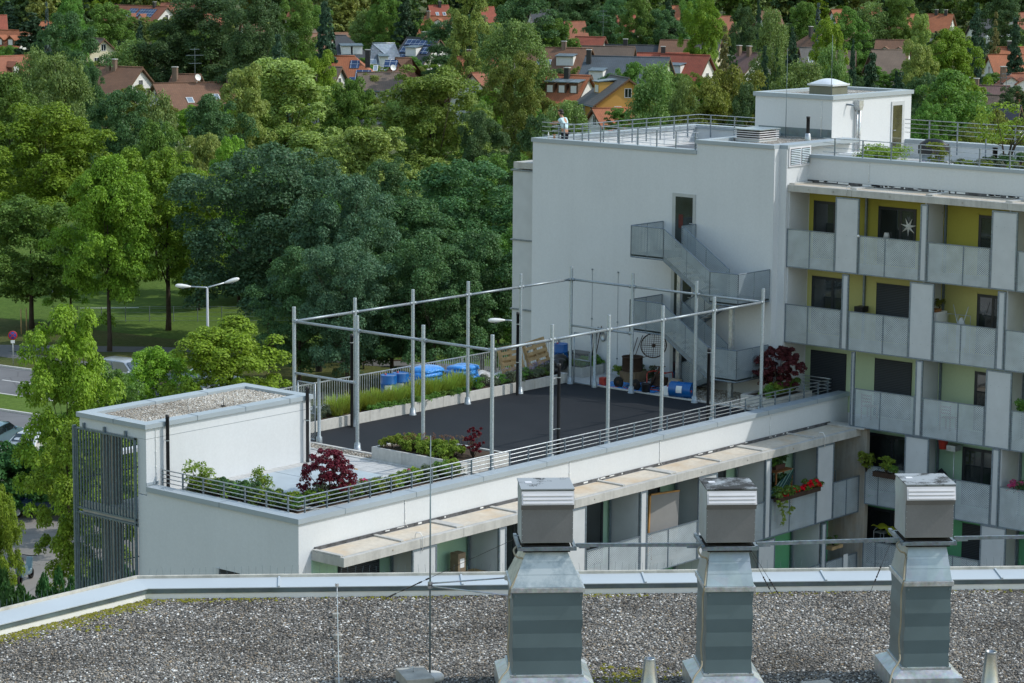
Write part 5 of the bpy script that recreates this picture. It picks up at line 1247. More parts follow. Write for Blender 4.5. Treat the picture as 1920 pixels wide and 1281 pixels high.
mb = MB(); mb.box(17.8, 18.2, -13.5, -13.2, 3.69, 3.78); mb.thing('brown_box', m_wood_red, 'flat brown box on the white balcony cabinet', 'box', loc=(18.0, -13.35, 3.69))
mb = MB(); 
for z in (3.3, 3.62): mb.tube([(18.3, -13.6, z), (18.3, -14.6, z)], .012, 5)
for y in (-13.7, -14.1, -14.6): mb.tube([(18.3, y, 2.3), (18.3, y, 3.62)], .012, 5)
mb.thing('drying_rack', m_zinclight, 'thin metal drying rack behind the ironing board', 'drying rack', loc=(18.3, -14.1, 2.24))
mb = MB(); c = Vector((18.73, -11.72, 6.45)); pts = []
for k in range(14): rr = .34 if k % 2 == 0 else .10; w = 2*math.pi*k/14+.2; pts.append(c+Vector((0, -rr*math.cos(w), rr*math.sin(w))))
vs = pts+[c+Vector((-.07, 0, 0)), c+Vector((.02, 0, 0))]; mb.add(vs, [(k, (k+1) % 14, 14) for k in range(14)]+[((k+1) % 14, k, 15) for k in range(14)]); mb.thing('paper_star', m_white, 'large white paper star hanging in the yellow recess window', 'star', loc=c)
mb = MB(); mb.lathe((18.70, -10.85, 5.9), [(.05, 0), (.05, .1), (.12, .1), (.08, .28), (0, .28)], 14); mb.thing('table_lamp', m_white, 'white table lamp inside the yellow recess window', 'lamp', loc=(18.7, -10.85, 5.9))
mb = MB(); rr = random.Random(2)
for k in range(6): mb.lathe((18.55, -12.9, 5.75+k*.17), [(0, -.075), (.09, -.05), (.12, 0), (.09, .05), (0, .075)], 12, sx=rr.uniform(.8, 1.2))
mb.thing('stone_mobile', varied('mauve_stone', (.22, .15, .14), .2, 5, .8), 'stacked mauve stones hanging against the white partition', 'hanging decoration', loc=(18.55, -12.9, 5.7))
mb = MB(); mb.lathe((17.48, -10.46, 6.13), [(0, -.05), (.04, -.03), (.05, 0), (.04, .03), (0, .05)], 10); mb.thing('white_ball', m_white, 'small white ball on the corner of the upper left guard rail', 'ball', loc=(17.48, -10.46, 6.13))
mb = MB(); mb.box(18.2, 18.6, -9.9, -10.25, 3.3, 3.5); mb.thing('black_box', m_black, 'black box behind the guard on the second yellow balcony', 'box', loc=(18.4, -10.1, 3.3))
mb = MB(); mb.lathe((18.2, -13.75, -1.15), [(0, 0), (.14, 0), (.19, .36), (.2, .36), (.0, .34)], 16); mb.thing('red_bucket', m_red, 'red hanging bucket under the floor of the third balcony row', 'bucket', loc=(18.2, -13.75, -1.15))
mb = MB(); mb.box(18.0, 18.4, -14.0, -14.35, -1.15, -.95); mb.tube([(18.2, -14.2, -.95), (18.2, -14.2, -3.2)], .02, 6); mb.thing('clothes_rail', m_zinclight, 'grey basket on a thin pole beside the red bucket', 'basket', loc=(18.2, -14.2, -3.2))
vs, fs = lump((18.3, -13.72, -2.95), .15, .22, .62, 97, 3, .25); MB().add(vs, fs, True).thing('hanging_jacket', m_shorts, 'dark jacket hanging in the shaded green recess', 'jacket', loc=(18.3, -13.7, -2.95))
mb = MB()
for y in (-11.2, -11.62):
    mb.tube([(17.9, y, -5.9), (17.9, y, -4.45), (17.95, y-.04, -4.35), (18.3, y-.04, -4.35), (18.35, y, -4.45), (18.35, y, -5.9)], .016, 6)
for z in (-5.6, -5.0, -4.5): mb.box(17.92, 18.33, -11.62, -11.2, z, z+.015)
mb.thing('wire_trolley', m_zinclight, 'wire shelf trolley on the lowest visible balcony right of the concrete fin', 'trolley', loc=(18.1, -11.4, -5.93))
mb = MB(); rr = np.random.RandomState(3); vs = [(17.85+.55*j/6, -11.1-.75*i/8, -4.28+.05*math.sin(i*1.1+j)+(-.22*max(0, i-6)/2)) for i in range(9) for j in range(7)]
mb.add(vs, [(i*7+j, (i+1)*7+j, (i+1)*7+j+1, i*7+j+1) for i in range(8) for j in range(6)], True); mb.thing('yellow_cloth', varied('lime_cloth', (.42, .42, .02), .2, 6, .8), 'lime yellow cloth draped over the wire trolley', 'cloth', loc=(18.1, -11.4, -4.3))
vs, fs = lump((13.0, -10.2, -6.2), .3, .28, .55, 41, 3, .12, .4); MB().add(vs, fs, True).thing('black_armchair', m_black, 'black rounded armchair on the strong green balcony', 'armchair', loc=(13.0, -10.2, -6.2))
mb = MB(); mb.box(16.3, 17.0, -10.5, -10.2, -5.0, -4.88); mb.thing('plant_trough', m_wood, 'pale wooden plant trough on the lower balcony guard by the fin wall', 'plant pot', 'plant troughs on the balconies', loc=(16.6, -10.3, -5.0))
mb = MB(); mb.box(16.75, 17.0, -10.72, -10.69, -5.75, -5.2); mb.thing('white_towel', m_white, 'white towel hanging over the lower guard by the fin wall', 'towel', loc=(16.85, -10.7, -5.2))
mb = MB(); mb.tube([(16.2, -9.7, -2.55), (16.2, -9.7, -2.25), (16.9, -9.7, -2.25), (17.0, -9.7, -2.35), (17.0, -9.7, -3.3)], .02, 6); mb.tube([(16.2, -10.1, -3.5), (16.2, -10.1, -2.25), (17.0, -10.1, -2.25), (17.0, -10.1, -3.5)], .02, 6); mb.thing('lounge_chair', m_zincdark, 'tubular folding lounger behind the guard next to the fin wall', 'lounger', loc=(16.5, -9.9, -3.55))
# terrace furniture above
mb = MB(); mb.box(23.6, 24.8, -9.6, -9.0, 8.55, 8.9); mb.lathe((24.2, -9.3, 8.9), [(.0, .22), (.3, .18), (.55, 0), (.55, -.02), (0, -.02)], 18, sx=1.1, sy=.55); o = mb.thing('gas_grill', m_black, 'black covered grill on the terrace right of the glazed door', 'grill', loc=(24.2, -9.3, 8.07))
mb = MB(); mb.box(23.7, 23.76, -9.5, -9.1, 8.07, 8.55); mb.box(24.64, 24.7, -9.5, -9.1, 8.07, 8.55); mb.build('grill_leg', m_frame, o)
mb = MB(); mb.lathe((23.0, -12.6, 8.5), [(.09, 0), (.09, .5), (.1, .5), (.1, .56), (0, .56)], 14); mb.thing('bollard_light', m_black, 'short black bollard beside the young terrace tree', 'bollard', loc=(23.0, -12.6, 8.5))
o = empty('fan_unit', (20.2, -8.3, 8.07), label='white double-fan cooling unit beside the louvred box', cat='cooling unit'); mb = MB(); mb.box(19.75, 20.9, -8.6, -8.0, 8.08, 8.75); mb.build('casing', m_white, o, bevel=.02)
for x in (-.0, .0): pass
mb = MB()
for y in (-8.17, -8.45): mb.lathe((19.745, y, 8.42), [(0, .004), (.11, .004), (.125, .0), (.125, -.01)], 16, ax=(-1, 0, 0))
mb.each('fan', m_frame, o)
mb = MB(); mb.tube([(22.2, -6.5, 8.1), (22.2, -6.5, 8.75)], .02, 6); mb.tube([(22.2, -6.5, 8.75), (22.4, -6.6, 8.85)], .03, 6); mb.thing('standpipe', m_red, 'thin red standpipe in front of the white penthouse wall', 'standpipe', loc=(22.2, -6.5, 8.07))
# ------------------------------------------------------------------ foliage
def leaf_mesh(name, centers, radii, n_leaf, size, mat, seed, squash=.9, up=.35, aspect=1.45, jitter=.55, shell=.45, droop=0.0):
    """leaves as small bent cards spread through clumps; centers (k,3), radii (k,)"""
    r = np.random.RandomState(seed); k = len(centers)
    cnt = np.maximum(3, (n_leaf*(radii/radii.mean())**2).astype(int)); idx = np.repeat(np.arange(k), cnt); n = len(idx)
    d = r.normal(size=(n, 3)); d /= np.linalg.norm(d, axis=1)[:, None]; d[:, 2] = np.where(d[:, 2] < -.35, -d[:, 2], d[:, 2])
    rad = shell+(1-shell)*r.uniform(0, 1, n)**.6
    P = centers[idx]+d*(radii[idx]*rad)[:, None]*np.array([1, 1, squash])
    if droop: P[:, 2] -= droop*r.uniform(0, 1, n)*radii[idx]*1.5
    N = d*.75+np.array([0, 0, up])+r.normal(size=(n, 3))*jitter; N /= np.linalg.norm(N, axis=1)[:, None]
    T = np.cross(N, r.normal(size=(n, 3))); T /= np.linalg.norm(T, axis=1)[:, None]
    if droop: T = T*.4+np.array([0, 0, -1.0])*droop; T -= N*np.sum(T*N, 1)[:, None]; T /= np.linalg.norm(T, axis=1)[:, None]+1e-6
    B = np.cross(N, T); s = size*r.uniform(.65, 1.3, n)
    a = T*(s*aspect*.5)[:, None]; b = B*(s*.5)[:, None]; bend = N*(s*.18)[:, None]
    V = np.stack([P-a-bend, P+b*.9, P+a-bend, P-b*.9], 1).reshape(-1, 3).astype(np.float32)
    me = bpy.data.meshes.new(name); me.vertices.add(len(V)); me.vertices.foreach_set('co', V.reshape(-1))
    me.loops.add(4*n); me.loops.foreach_set('vertex_index', np.arange(4*n, dtype=np.int32)); me.polygons.add(n); me.polygons.foreach_set('loop_start', np.arange(0, 4*n, 4, dtype=np.int32))
    me.materials.append(mat); me.update(calc_edges=True); return me
def crown_points(kind, H, R, base, n, seed):
    r = np.random.RandomState(seed); C = []; rad = []
    if kind in ('round', 'broad', 'oval'):
        # limbs carry foliage masses of their own; clumps sit on the outside of each mass, so dark gaps open between them
        nl = {'round': 17, 'broad': 16, 'oval': 18}[kind]; L = [(0, 0, H-R*.42, R*.44), (0, 0, base+(H-base)*.5, R*.55)]
        for k in range(nl*2):
            t = (k+.5)/(nl*2); phi = k*2.39996+r.uniform(-.5, .5)
            if kind == 'broad': prof = (1-(max(0, t-.45)/.60)**2.4)**.55*(.75+.25*min(1, t/.3))
            elif kind == 'oval': prof = math.sin(math.pi*(t*.74+.17))**.6*(1.08-.2*t)
            else: prof = math.sin(math.pi*(t*.72+.19))**.55
            q = r.uniform(.55, .86) if k % 4 else r.uniform(.1, .45); lr = R*r.uniform(.28, .44); z = base+lr*.5+(H-base-lr*1.35)*t
            L.append((R*prof*q*math.cos(phi), R*prof*q*math.sin(phi), z, lr))
        per = max(4, n//len(L))
        for (x, y, z, lr) in L:
            for j in range(per):
                d = r.normal(size=3); d[2] = abs(d[2])*1.1 if r.uniform() < .8 else d[2]; d /= np.linalg.norm(d)
                C.append((x+d[0]*lr*.85, y+d[1]*lr*.85, z+d[2]*lr*.88+r.normal()*.05*R)); rad.append(lr*r.uniform(.36, .60))
        return np.array(C), np.array(rad)
    ph = r.uniform(0, 6.28, 8); tries = 0
    while len(C) < n and tries < n*60:
        tries += 1; t = r.uniform(0, 1); phi = r.uniform(0, 6.28)
        if kind == 'round': prof = math.sin(math.pi*min(1, (t*.93+.06))**.85)**.62
        elif kind == 'broad': prof = (1-(max(0, t-.35)/.65)**2.2)**.6*(.55+.45*min(1, t/.3))
        elif kind == 'oval': prof = math.sin(math.pi*(t*.92+.05))**.75*(1.05-.25*t)
        elif kind == 'cone': prof = (1-t)**.9+.04
        elif kind == 'column': prof = min(1, t/.12)**.5*(1-t**3)**.8
        elif kind == 'weep': prof = (1-(max(0, t-.45)/.55)**2)**.55*(.7+.3*min(1, t/.4))
        else: prof = 1
        lob = 1+.13*math.sin(2*phi+ph[0]+3*t)+.10*math.sin(3*phi+ph[1]-4*t)+.08*math.sin(5*phi+ph[2]+7*t)
        if r.uniform() > prof+.12: continue
        q = math.sqrt(r.uniform(.30, 1)) if r.uniform() < .78 else r.uniform(.15, .7)
        rr = R*prof*lob*q; z = base+(H-base)*t
        rc = R*r.uniform(.17, .30)*(1.0 if kind not in ('cone', 'column') else .62)
        p = (rr*math.cos(phi), rr*math.sin(phi), min(z, H-rc*.55)); C.append(p); rad.append(rc)
    return np.array(C), np.array(rad)
m_bark = varied('bark', (.06, .048, .038), .45, 4, .95, .1, fine=.4)
m_bark_pale = varied('birch_bark', (.42, .40, .36), .35, 3, .9, .1, fine=.4)
def trunk_mesh(name, H, R, base, pts, seed, r0, mat, limbs=9, lean=0.0):
    rr = random.Random(seed); mb = MB(); top = base+(H-base)*.62
    path = [Vector((lean*H*f*f*.3+rr.uniform(-.05, .05)*H*.04, rr.uniform(-.05, .05)*H*.05, top*f)) for f in (0, .12, .35, .6, .8, 1)]; path[0].z = -.15
    mb.tube(path, [r0*1.35, r0, r0*.85, r0*.62, r0*.42, r0*.2], 9)
    for k in range(limbs):
        p = Vector(pts[rr.randrange(len(pts))]); f = rr.uniform(.38, .85); o = path[2].lerp(path[5], (f-.38)/.62)
        m = o.lerp(p, .5)+Vector((0, 0, -.08*(p-o).length)); mb.tube([o, m, p], [r0*.42*(1.15-f), r0*.26*(1.15-f), r0*.07], 6)
    me = bpy.data.meshes.new(name); me.from_pydata(mb.v, [], mb.f); me.materials.append(mat); me.polygons.foreach_set('use_smooth', [True]*len(me.polygons)); me.update(); return me
PROTO = {}
def proto(key, kind, H, R, base, nclump, nleaf, size, mat, seeds, bark=None, r0=.22, limbs=10, **kw):
    L = []
    for s in seeds:
        C, rad = crown_points(kind, H, R, base, nclump, s)
        L.append((leaf_mesh('crown', C, rad, nleaf, size, mat, s+100, **kw), trunk_mesh('trunk', H, R, base, C, s, r0, bark or m_bark, limbs), H, R))
    PROTO[key] = L
lm = {'maple': leaf_mat('maple_leaves', (0.178, 0.297, 0.029)), 'oak': leaf_mat('oak_leaves', (.092, .178, .098)), 'linden': leaf_mat('linden_leaves', (.255, .310, .082)), 'beech': leaf_mat('beech_leaves', (.165, .200, .042)),
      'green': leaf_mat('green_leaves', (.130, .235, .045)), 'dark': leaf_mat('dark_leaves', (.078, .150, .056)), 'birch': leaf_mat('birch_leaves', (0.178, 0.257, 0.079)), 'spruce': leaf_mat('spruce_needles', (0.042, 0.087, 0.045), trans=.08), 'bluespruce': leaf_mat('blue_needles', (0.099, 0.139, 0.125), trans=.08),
      'young': leaf_mat('young_maple_leaves', (.215, .330, .030), .5, 1.6), 'rust': leaf_mat('rusty_leaves', (.185, .205, .040)), 'red': leaf_mat('red_maple_leaves', (.15, .016, .028), .45, 1.9, .25), 'reddull': leaf_mat('dull_red_leaves', (.095, .022, .026), .45, 1.8, .25), 'hedge': leaf_mat('hedge_leaves', (0.053, 0.119, 0.032)), 'pale': leaf_mat('pale_conifer', (0.185, 0.172, 0.066), trans=.1), 'herb': leaf_mat('herb_leaves', (.20, .27, .035)), 'grass': leaf_mat('grass_blades', (.29, .36, .06), .5, 1.6), 'sage': leaf_mat('sage_leaves', (0.130, 0.160, 0.100)), 'petal': leaf_mat('red_petals', (.62, .004, .07), .5, 1.5, .2), 'pink': leaf_mat('pink_petals', (0.550, 0.080, 0.250)), 'lilac': leaf_mat('lilac_petals', (0.300, 0.250, 0.400)), 'dry': leaf_mat('dry_stalks', (0.250, 0.130, 0.080))}
proto('maple', 'broad', 13, 5.2, 2.4, 150, 330, .165, lm['maple'], (1, 2, 3), up=.6, jitter=.45)
proto('oak', 'round', 14, 5.6, 1.2, 175, 340, .155, lm['oak'], (11, 12, 13), up=.4)
proto('linden', 'oval', 15, 4.8, 1.6, 165, 220, .19, lm['linden'], (21, 22), up=.45)
proto('beech', 'oval', 16, 5.4, 1.2, 180, 220, .19, lm['beech'], (31, 32), up=.4)
proto('green', 'round', 14, 5.0, 1.6, 145, 240, .18, lm['green'], (41, 42, 43), up=.45)
proto('dark', 'round', 15, 5.4, 1.0, 160, 270, .18, lm['dark'], (51, 52, 53), up=.4)
proto('birch', 'weep', 14, 3.8, 2.0, 120, 150, .20, lm['birch'], (61, 62), bark=m_bark_pale, r0=.14, droop=.8, up=.1, squash=1.0)
proto('spruce', 'cone', 16, 3.6, .8, 230, 90, .24, lm['spruce'], (71, 72), r0=.2, droop=.35, up=.2, squash=.45, aspect=2.2)
proto('bluespruce', 'cone', 11, 2.2, .6, 150, 70, .20, lm['bluespruce'], (76,), r0=.16, droop=.35, up=.2, squash=.45, aspect=2.2)
proto('pale', 'cone', 13, 2.6, .8, 150, 70, .22, lm['pale'], (78,), r0=.16, droop=.4, up=.2, squash=.5, aspect=2.2)
proto('thuja', 'column', 11, 1.3, .2, 120, 80, .18, lm['dark'], (81,), r0=.14, squash=1.3, up=.5)
proto('rust', 'round', 12, 4.6, 1.4, 130, 190, .19, lm['rust'], (91, 92), up=.4)
proto('young', 'broad', 9, 3.4, 1.0, 120, 260, .125, lm['young'], (101, 102, 103), r0=.13, up=.7, jitter=.4)
proto('hedge', 'round', 3.2, 2.2, .0, 60, 170, .13, lm['hedge'], (111, 112), r0=.05, up=.5)
used = {}
def tree(kind, u, vtop, dist, wpx, label, group=None, vbase=None, name=None, cat='tree', zrot=None):
    """kind, picture column of the trunk, row of the top, distance from the viewpoint, crown width in picture columns"""
    if vbase is not None: p = gp(u, vbase); dist = math.hypot(p.x-CAM.x, p.y-CAM.y)
    tp = far(u, vtop, dist); H = tp.z-GZ; R = wpx/2*dist/FPX*1.06; H *= .985
    i = used.get(kind, 0); used[kind] = i+1; cm, tm, H0, R0 = PROTO[kind][i % len(PROTO[kind])]
    nm = name or {'spruce': 'spruce_tree', 'bluespruce': 'blue_spruce', 'pale': 'conifer_tree', 'thuja': 'thuja_tree', 'birch': 'birch_tree', 'hedge': 'hedge_bush'}.get(kind, 'broadleaf_tree')
    o = empty(nm, (tp.x, tp.y, GZ), (i*2.39996) if zrot is None else zrot, label, cat, group)
    o.scale = (R/R0, R/R0, H/H0)
    link('crown', cm, o); link('trunk', tm, o); return o
# ------------------------------------------------------------------ small plants on the roofs and balconies
def clump_mesh(pts, rad, n, size, mat, seed, **kw): return leaf_mesh('foliage', np.array(pts, float), np.array(rad, float), n, size, mat, seed, **kw)
def shrub(name, c, w, h, mat, label, cat='shrub', group=None, n=14, leaves=45, size=.07, seed=1, stem=True, sy=1.0, zup=.22, **kw):
    o = empty(name, c, label=label, cat=cat, group=group); r = np.random.RandomState(seed)
    n = int(n*1.7); size *= .85; leaves = int(leaves*1.3)
    pts = np.stack([r.normal(0, .30, n)*w, r.normal(0, .30, n)*w*sy, h*(zup+(.92-zup)*r.uniform(0, 1, n))], 1); rad = np.full(n, w*.20+.03)*r.uniform(.7, 1.3, n)
    me = clump_mesh(pts, rad, leaves, size, mat, seed, **kw); link('foliage', me, o)
    if stem:
        mb = MB()
        for k in range(min(n, 7)): mb.tube([(0, 0, 0), tuple(pts[k]*np.array([.5, .5, .6])), tuple(pts[k])], [.012+h*.008, .008+h*.004, .004], 5)
        mb.build('stem', m_bark, o, local=True)
    return o
def red_maple(c, w, h, label, seed, n=130, lean=0, leaves=80, mat='red'):
    o = empty('red_maple', c, label=label, cat='shrub', group=None); r = np.random.RandomState(seed); P = []; R_ = []
    for k in range(n):
        t = r.uniform(.22, 1); a = r.uniform(0, 6.28); q = math.sqrt(r.uniform(.05, 1)); ww = w*.5*(math.sin(math.pi*(t*.8+.12)))**.7
        P.append((ww*q*math.cos(a)+lean*t*h*.2, ww*q*math.sin(a), h*(t*.94))); R_.append(w*r.uniform(.045, .085))
    link('foliage', leaf_mesh('foliage', np.array(P), np.array(R_), leaves, (.046 if w < 1.9 else .055), lm[mat], seed, squash=.9, up=.45, aspect=1.3), o); mb = MB()
    for k in range(12): p = Vector(P[k*3 % n]); mb.tube([(0, 0, -.02), (p.x*.35, p.y*.35, p.z*.45), p], [.028*h/1.8, .018*h/1.8, .005], 6)
    mb.build('stem', m_bark, o, local=True); return o
red_maple((-6.55, -7.95, .10), 1.75, 1.62, 'dark red Japanese maple behind the end wall railing beside the hatch', 5)
red_maple((.30, -7.6, .34), .75, 1.05, 'small bright red maple leaning in the planter at the near court edge', 6, n=34, lean=.8)
red_maple((16.7, -7.75, .30), 1.95, 1.75, 'dense dark red maple in front of the green recess by the outside stair', 8, n=130, leaves=95, mat='reddull')
rr = random.Random(12)
for k in range(11): shrub('yellow_green_shrub', (-.35+.30*(k % 3), -4.75-.24*k, .36), .42, .33+.12*rr.random(), lm['herb'], ('yellow-green shrub in the near left court planter', 'yellow-green shrub in the near left court planter')[0], group='yellow-green shrubs in the near left court planter', seed=20+k, n=12, leaves=50, size=.055)
for k in range(8): shrub('dry_herb', (-.3+.13*k, -5.3-.28*k, .36), .25, .62, lm['dry'], 'reddish dry stalks rising among the yellow-green shrubs', group='dry stalks in the near left court planter', seed=40+k, n=9, leaves=10, size=.035, up=0, jitter=.2)
for k in range(17): shrub('low_plant', (-8.0+.05*rr.uniform(-1, 1), -3.95-.27*k, .12), .50, rr.uniform(.36, .58), lm[('herb', 'green', 'dark')[k % 3]], 'leafy low plant in the shallow bed behind the end wall railing', group='low plants behind the end wall railing', seed=60+k, n=10, leaves=40, size=.06)
shrub('tall_shrub', (-8.05, -4.15, .12), .75, .95, lm['herb'], 'light green airy shrub in front of the penthouse wall, at the railing start', seed=81, n=16, leaves=32, size=.06)
shrub('tall_shrub', (-7.3, -5.9, .12), .55, .85, lm['herb'], 'light green airy shrub between penthouse wall and red maple', seed=82, n=12, leaves=32, size=.06)
for k in range(28):
    kk = ('herb', 'sage', 'herb', 'green')[k % 4]; shrub('low_plant', (-7.2+.228*k, -8.1+.14*rr.uniform(-1, 1), .12), .50, rr.uniform(.28, .52), lm[kk], 'leafy low plant in the shallow bed along the long railing', group='low plants along the long railing', seed=90+k, n=10, leaves=42, size=.055)
for k, (x, y) in enumerate(((-5.0, -7.9), (-3.0, -8.0), (-1.2, -8.1))): shrub('pink_rose', (x, y, .35), .14, .22, lm['pink'], 'pink rose blossom above the leaves by the long railing', cat='flower', group='pink roses by the long railing', seed=120+k, n=3, leaves=14, size=.05, stem=False)
mb = MB(); mb.lathe((-1.35, -7.9, .22), [(0, .1), (.16, .06), (.2, 0), (.18, -.05), (0, -.05)], 18); mb.thing('red_bowl', m_red, 'red round bowl among the plants by the long railing', 'bowl', loc=(-1.35, -7.9, .2))
# long grass planter
def grass(name, c, r, h, n, mat, label, group, seed):
    rs = np.random.RandomState(seed); V = np.empty((n, 4, 3)); a = rs.uniform(0, 6.28, n); q = np.sqrt(rs.uniform(0, 1, n))*r*.45; bx, by = q*np.cos(a), q*np.sin(a); le = rs.uniform(.15, .6, n)*h; la = a+rs.normal(0, .7, n); hh = h*rs.uniform(.55, 1.05, n); w = .012
    for i, (f, ww) in enumerate(((0, w), (0, -w), (1, -w*.3), (1, w*.3))):
        V[:, i, 0] = bx+f*le*np.cos(la)-ww*np.sin(la); V[:, i, 1] = by+f*le*np.sin(la)+ww*np.cos(la); V[:, i, 2] = f*hh
    me = bpy.data.meshes.new('blades'); me.vertices.add(4*n); me.vertices.foreach_set('co', V.reshape(-1)); me.loops.add(4*n); me.loops.foreach_set('vertex_index', np.arange(4*n, dtype=np.int32)); me.polygons.add(n); me.polygons.foreach_set('loop_start', np.arange(0, 4*n, 4, dtype=np.int32)); me.materials.append(mat); me.update(calc_edges=True)
    return tag(link(name, me, None, c), label, 'grass', group)
for k in range(26): grass('grass_tuft', (2.6+.30*k*.92, .62+.35*rr.random(), .30), .45, rr.uniform(.45, .75), 230, lm['grass'], 'upright yellow-green grass tuft in the long court planter', 'grass tufts in the long court planter', 200+k)
for k in range(6): shrub('sage_cushion', (.5+.42*k, .75+.1*rr.uniform(-1, 1), .28), .45, .34, lm['sage'], 'grey-green cushion plant at the left end of the long court planter', group='grey cushions in the long court planter', seed=230+k, n=10, leaves=55, size=.04)
for k in range(14): shrub('ground_plant', (4.2+.36*k, .45+.08*rr.uniform(-1, 1), .29), .3, .2, lm['green'], 'small bright green plant at the front edge of the long court planter', group='small green plants in the long court planter', seed=250+k, n=8, leaves=45, size=.04)
for k in range(11): shrub('sage_cushion', (9.9+.40*k, .62+.18*rr.uniform(-1, 1), .28), .42, rr.uniform(.3, .5), lm['sage' if k % 3 else 'green'], 'grey-green cushion plant in front of the tarpaulin and pallets', group='grey cushions in front of the pallets', seed=270+k, n=10, leaves=50, size=.04)
for k in range(5): shrub('lavender', (12.0+.5*k, 1.0, .3), .35, .5, lm['lilac'], 'lilac flowering lavender in front of the wooden pallets', cat='flower', group='lavender by the pallets', seed=290+k, n=8, leaves=20, size=.03)
for k in range(5): shrub('white_flowers', (15.75+.25*k, .75, .32), .4, .36, lm['green'], 'green plant with white flowers behind the far court gate', group='flowers behind the far gate', seed=300+k, n=9, leaves=45, size=.05)
for k in range(6): shrub('gable_herb', (16.75, -.5-.32*k, .02), .4, .4+.2*(k % 2), lm['sage' if k % 2 else 'herb'], 'low herb growing along the gable foot behind the tar cooker', group='herbs along the gable foot', seed=310+k, n=9, leaves=45, size=.05)
for k in range(5): shrub('green_shrub', (15.6+.4*k, -8.1, .30), .45, .45, lm['herb' if k % 2 else 'green'], 'bright green plant at the foot of the dense red maple', group='green plants under the dense red maple', seed=320+k, n=10, leaves=50, size=.05)
# terrace of the tall block
shrub('mugo_shrub', (20.6, -9.3, 8.42), 1.25, .55, lm['herb'], 'bushy yellow-green clump in the planter before the glazed door', seed=340, n=26, leaves=70, size=.06, sy=.9)
for k in range(4): shrub('low_plant', (20.0+.3*k, -8.8-.1*k, 8.42), .4, .25, lm['dark'], 'small dark plant at the left end of the terrace planter', group='dark plants in the terrace planter', seed=345+k, n=8, leaves=40, size=.05)
for k in range(6): shrub('lavender', (19.5+.05*k, -11.5-.22*k, 8.25), .35, .4, lm['lilac'], 'lilac lavender behind the parapet above the yellow recess', cat='flower', group='lavender behind the parapet', seed=350+k, n=9, leaves=26, size=.04)
shrub('green_shrub', (22.3, -10.6, 8.2), .55, .95, lm['herb'], 'upright light green shrub left of the covered grill', seed=360, n=14, leaves=50, size=.06)
o = empty('young_tree', (22.6, -13.3, 8.5), label='thin young yellow-green tree in a planter on the tall block terrace', cat='tree'); r = np.random.RandomState(9); P = []
for k in range(40): a = r.uniform(0, 6.28); t_ = r.uniform(.35, 1); P.append((1.25*math.sqrt(r.uniform(0, 1))*math.cos(a)*(1.1-.4*abs(t_-.6)), 1.25*math.sqrt(r.uniform(0, 1))*math.sin(a), 2.15*t_))
link('crown', leaf_mesh('crown', np.array(P), np.full(40, .24), 34, .085, lm['herb'], 9, up=.6), o); mb = MB()
for k in range(8): p = Vector(P[k*4]); mb.tube([(0, 0, -.1), (p.x*.3, p.y*.3, .7), p], [.03, .02, .006], 6)
mb.build('trunk', m_bark, o, local=True)
for k in range(5): shrub('box_ball', (21.6+.6*k, -13.2-.25*(k % 2), 8.5), .45, .3, lm['dark'], 'small dark rounded shrub in the young tree planter', group='rounded shrubs in the young tree planter', seed=370+k, n=10, leaves=50, size=.045)
for k in range(9): shrub('herb', (19.8+.12*(k % 3), -13.0-.4*k, 8.47), .45, .34, lm['herb' if k % 2 else 'sage'], 'low herb in the planter behind the right-hand parapet', group='herbs behind the right-hand parapet', seed=380+k, n=10, leaves=45, size=.05)
# geranium balcony: flower box as one thing with blossoms as its flowers
o = empty('geranium_box', (13.6, -10.75, -2.45), label='long box of red geraniums hanging over the sunlit balcony guard', cat='flower box'); mb = MB(); mb.box(12.35, 14.95, -10.86, -10.68, -2.56, -2.40); mb.build('flower_box', m_rust, o); r = np.random.RandomState(31)
P = np.stack([r.uniform(12.3, 14.95, 34), r.uniform(-10.9, -10.62, 34), -2.38+np.abs(r.normal(0, .10, 34))], 1)-np.array([13.6, -10.75, -2.45]); link('leaves', leaf_mesh('leaves', P, np.full(34, .14), 60, .065, lm['green'], 31), o)
P = []
for k in range(52): f = r.uniform(0, 1); x = 12.55+2.4*f; P.append((x-13.6, r.uniform(-.16, .06), .06+r.uniform(0, .16)+(.26*max(0, 1-abs(f-.72)/.28))*r.uniform(.3, 1)))
link('blossoms', leaf_mesh('blossoms', np.array(P), np.full(52, .065)*r.uniform(.8, 1.3, 52), 60, .035, lm['petal'], 32, shell=.8, squash=1.0), o)
P = [(x-13.6, -.14, z+2.45) for x, z in ((12.35, -2.55), (12.42, -2.72), (12.5, -2.66), (12.55, -2.9), (12.75, -2.8), (12.6, -3.05), (12.95, -3.02), (13.1, -2.95), (12.7, -3.22), (13.2, -2.9), (12.8, -2.62), (12.62, -3.35))]
link('trailing_leaves', leaf_mesh('trailing_leaves', np.array(P), np.full(len(P), .10), 26, .06, lm['herb'], 33), o)
for k, (x, y, z, w, h, lab) in enumerate(((14.0, -9.72, -1.62, .5, .35, 'leafy plant in the brown trough on top of the plant shelf'), (13.55, -9.7, -1.65, .35, .3, 'leafy plant in a yellow pot on the left end of the plant shelf'), (14.1, -9.8, -2.6, .5, .6, 'large leafy house plant on the middle board of the plant shelf'), (13.9, -9.75, -2.8, .45, .3, 'trailing plant in the terracotta trough on the plant shelf'))): shrub('pot_plant', (x, y, z), w, h, lm['dark' if k % 2 == 0 else 'green'], lab, cat='plant', seed=400+k, n=10, leaves=45, size=.07)
mb = MB(); mb.box(17.3, 17.5, -11.45, -12.35, -2.32, -2.14); mb.thing('plant_trough', m_rust, 'dark hanging trough with upright herbs on the shaded green balcony guard', 'plant pot', 'plant troughs on the balconies', loc=(17.4, -11.9, -2.3))
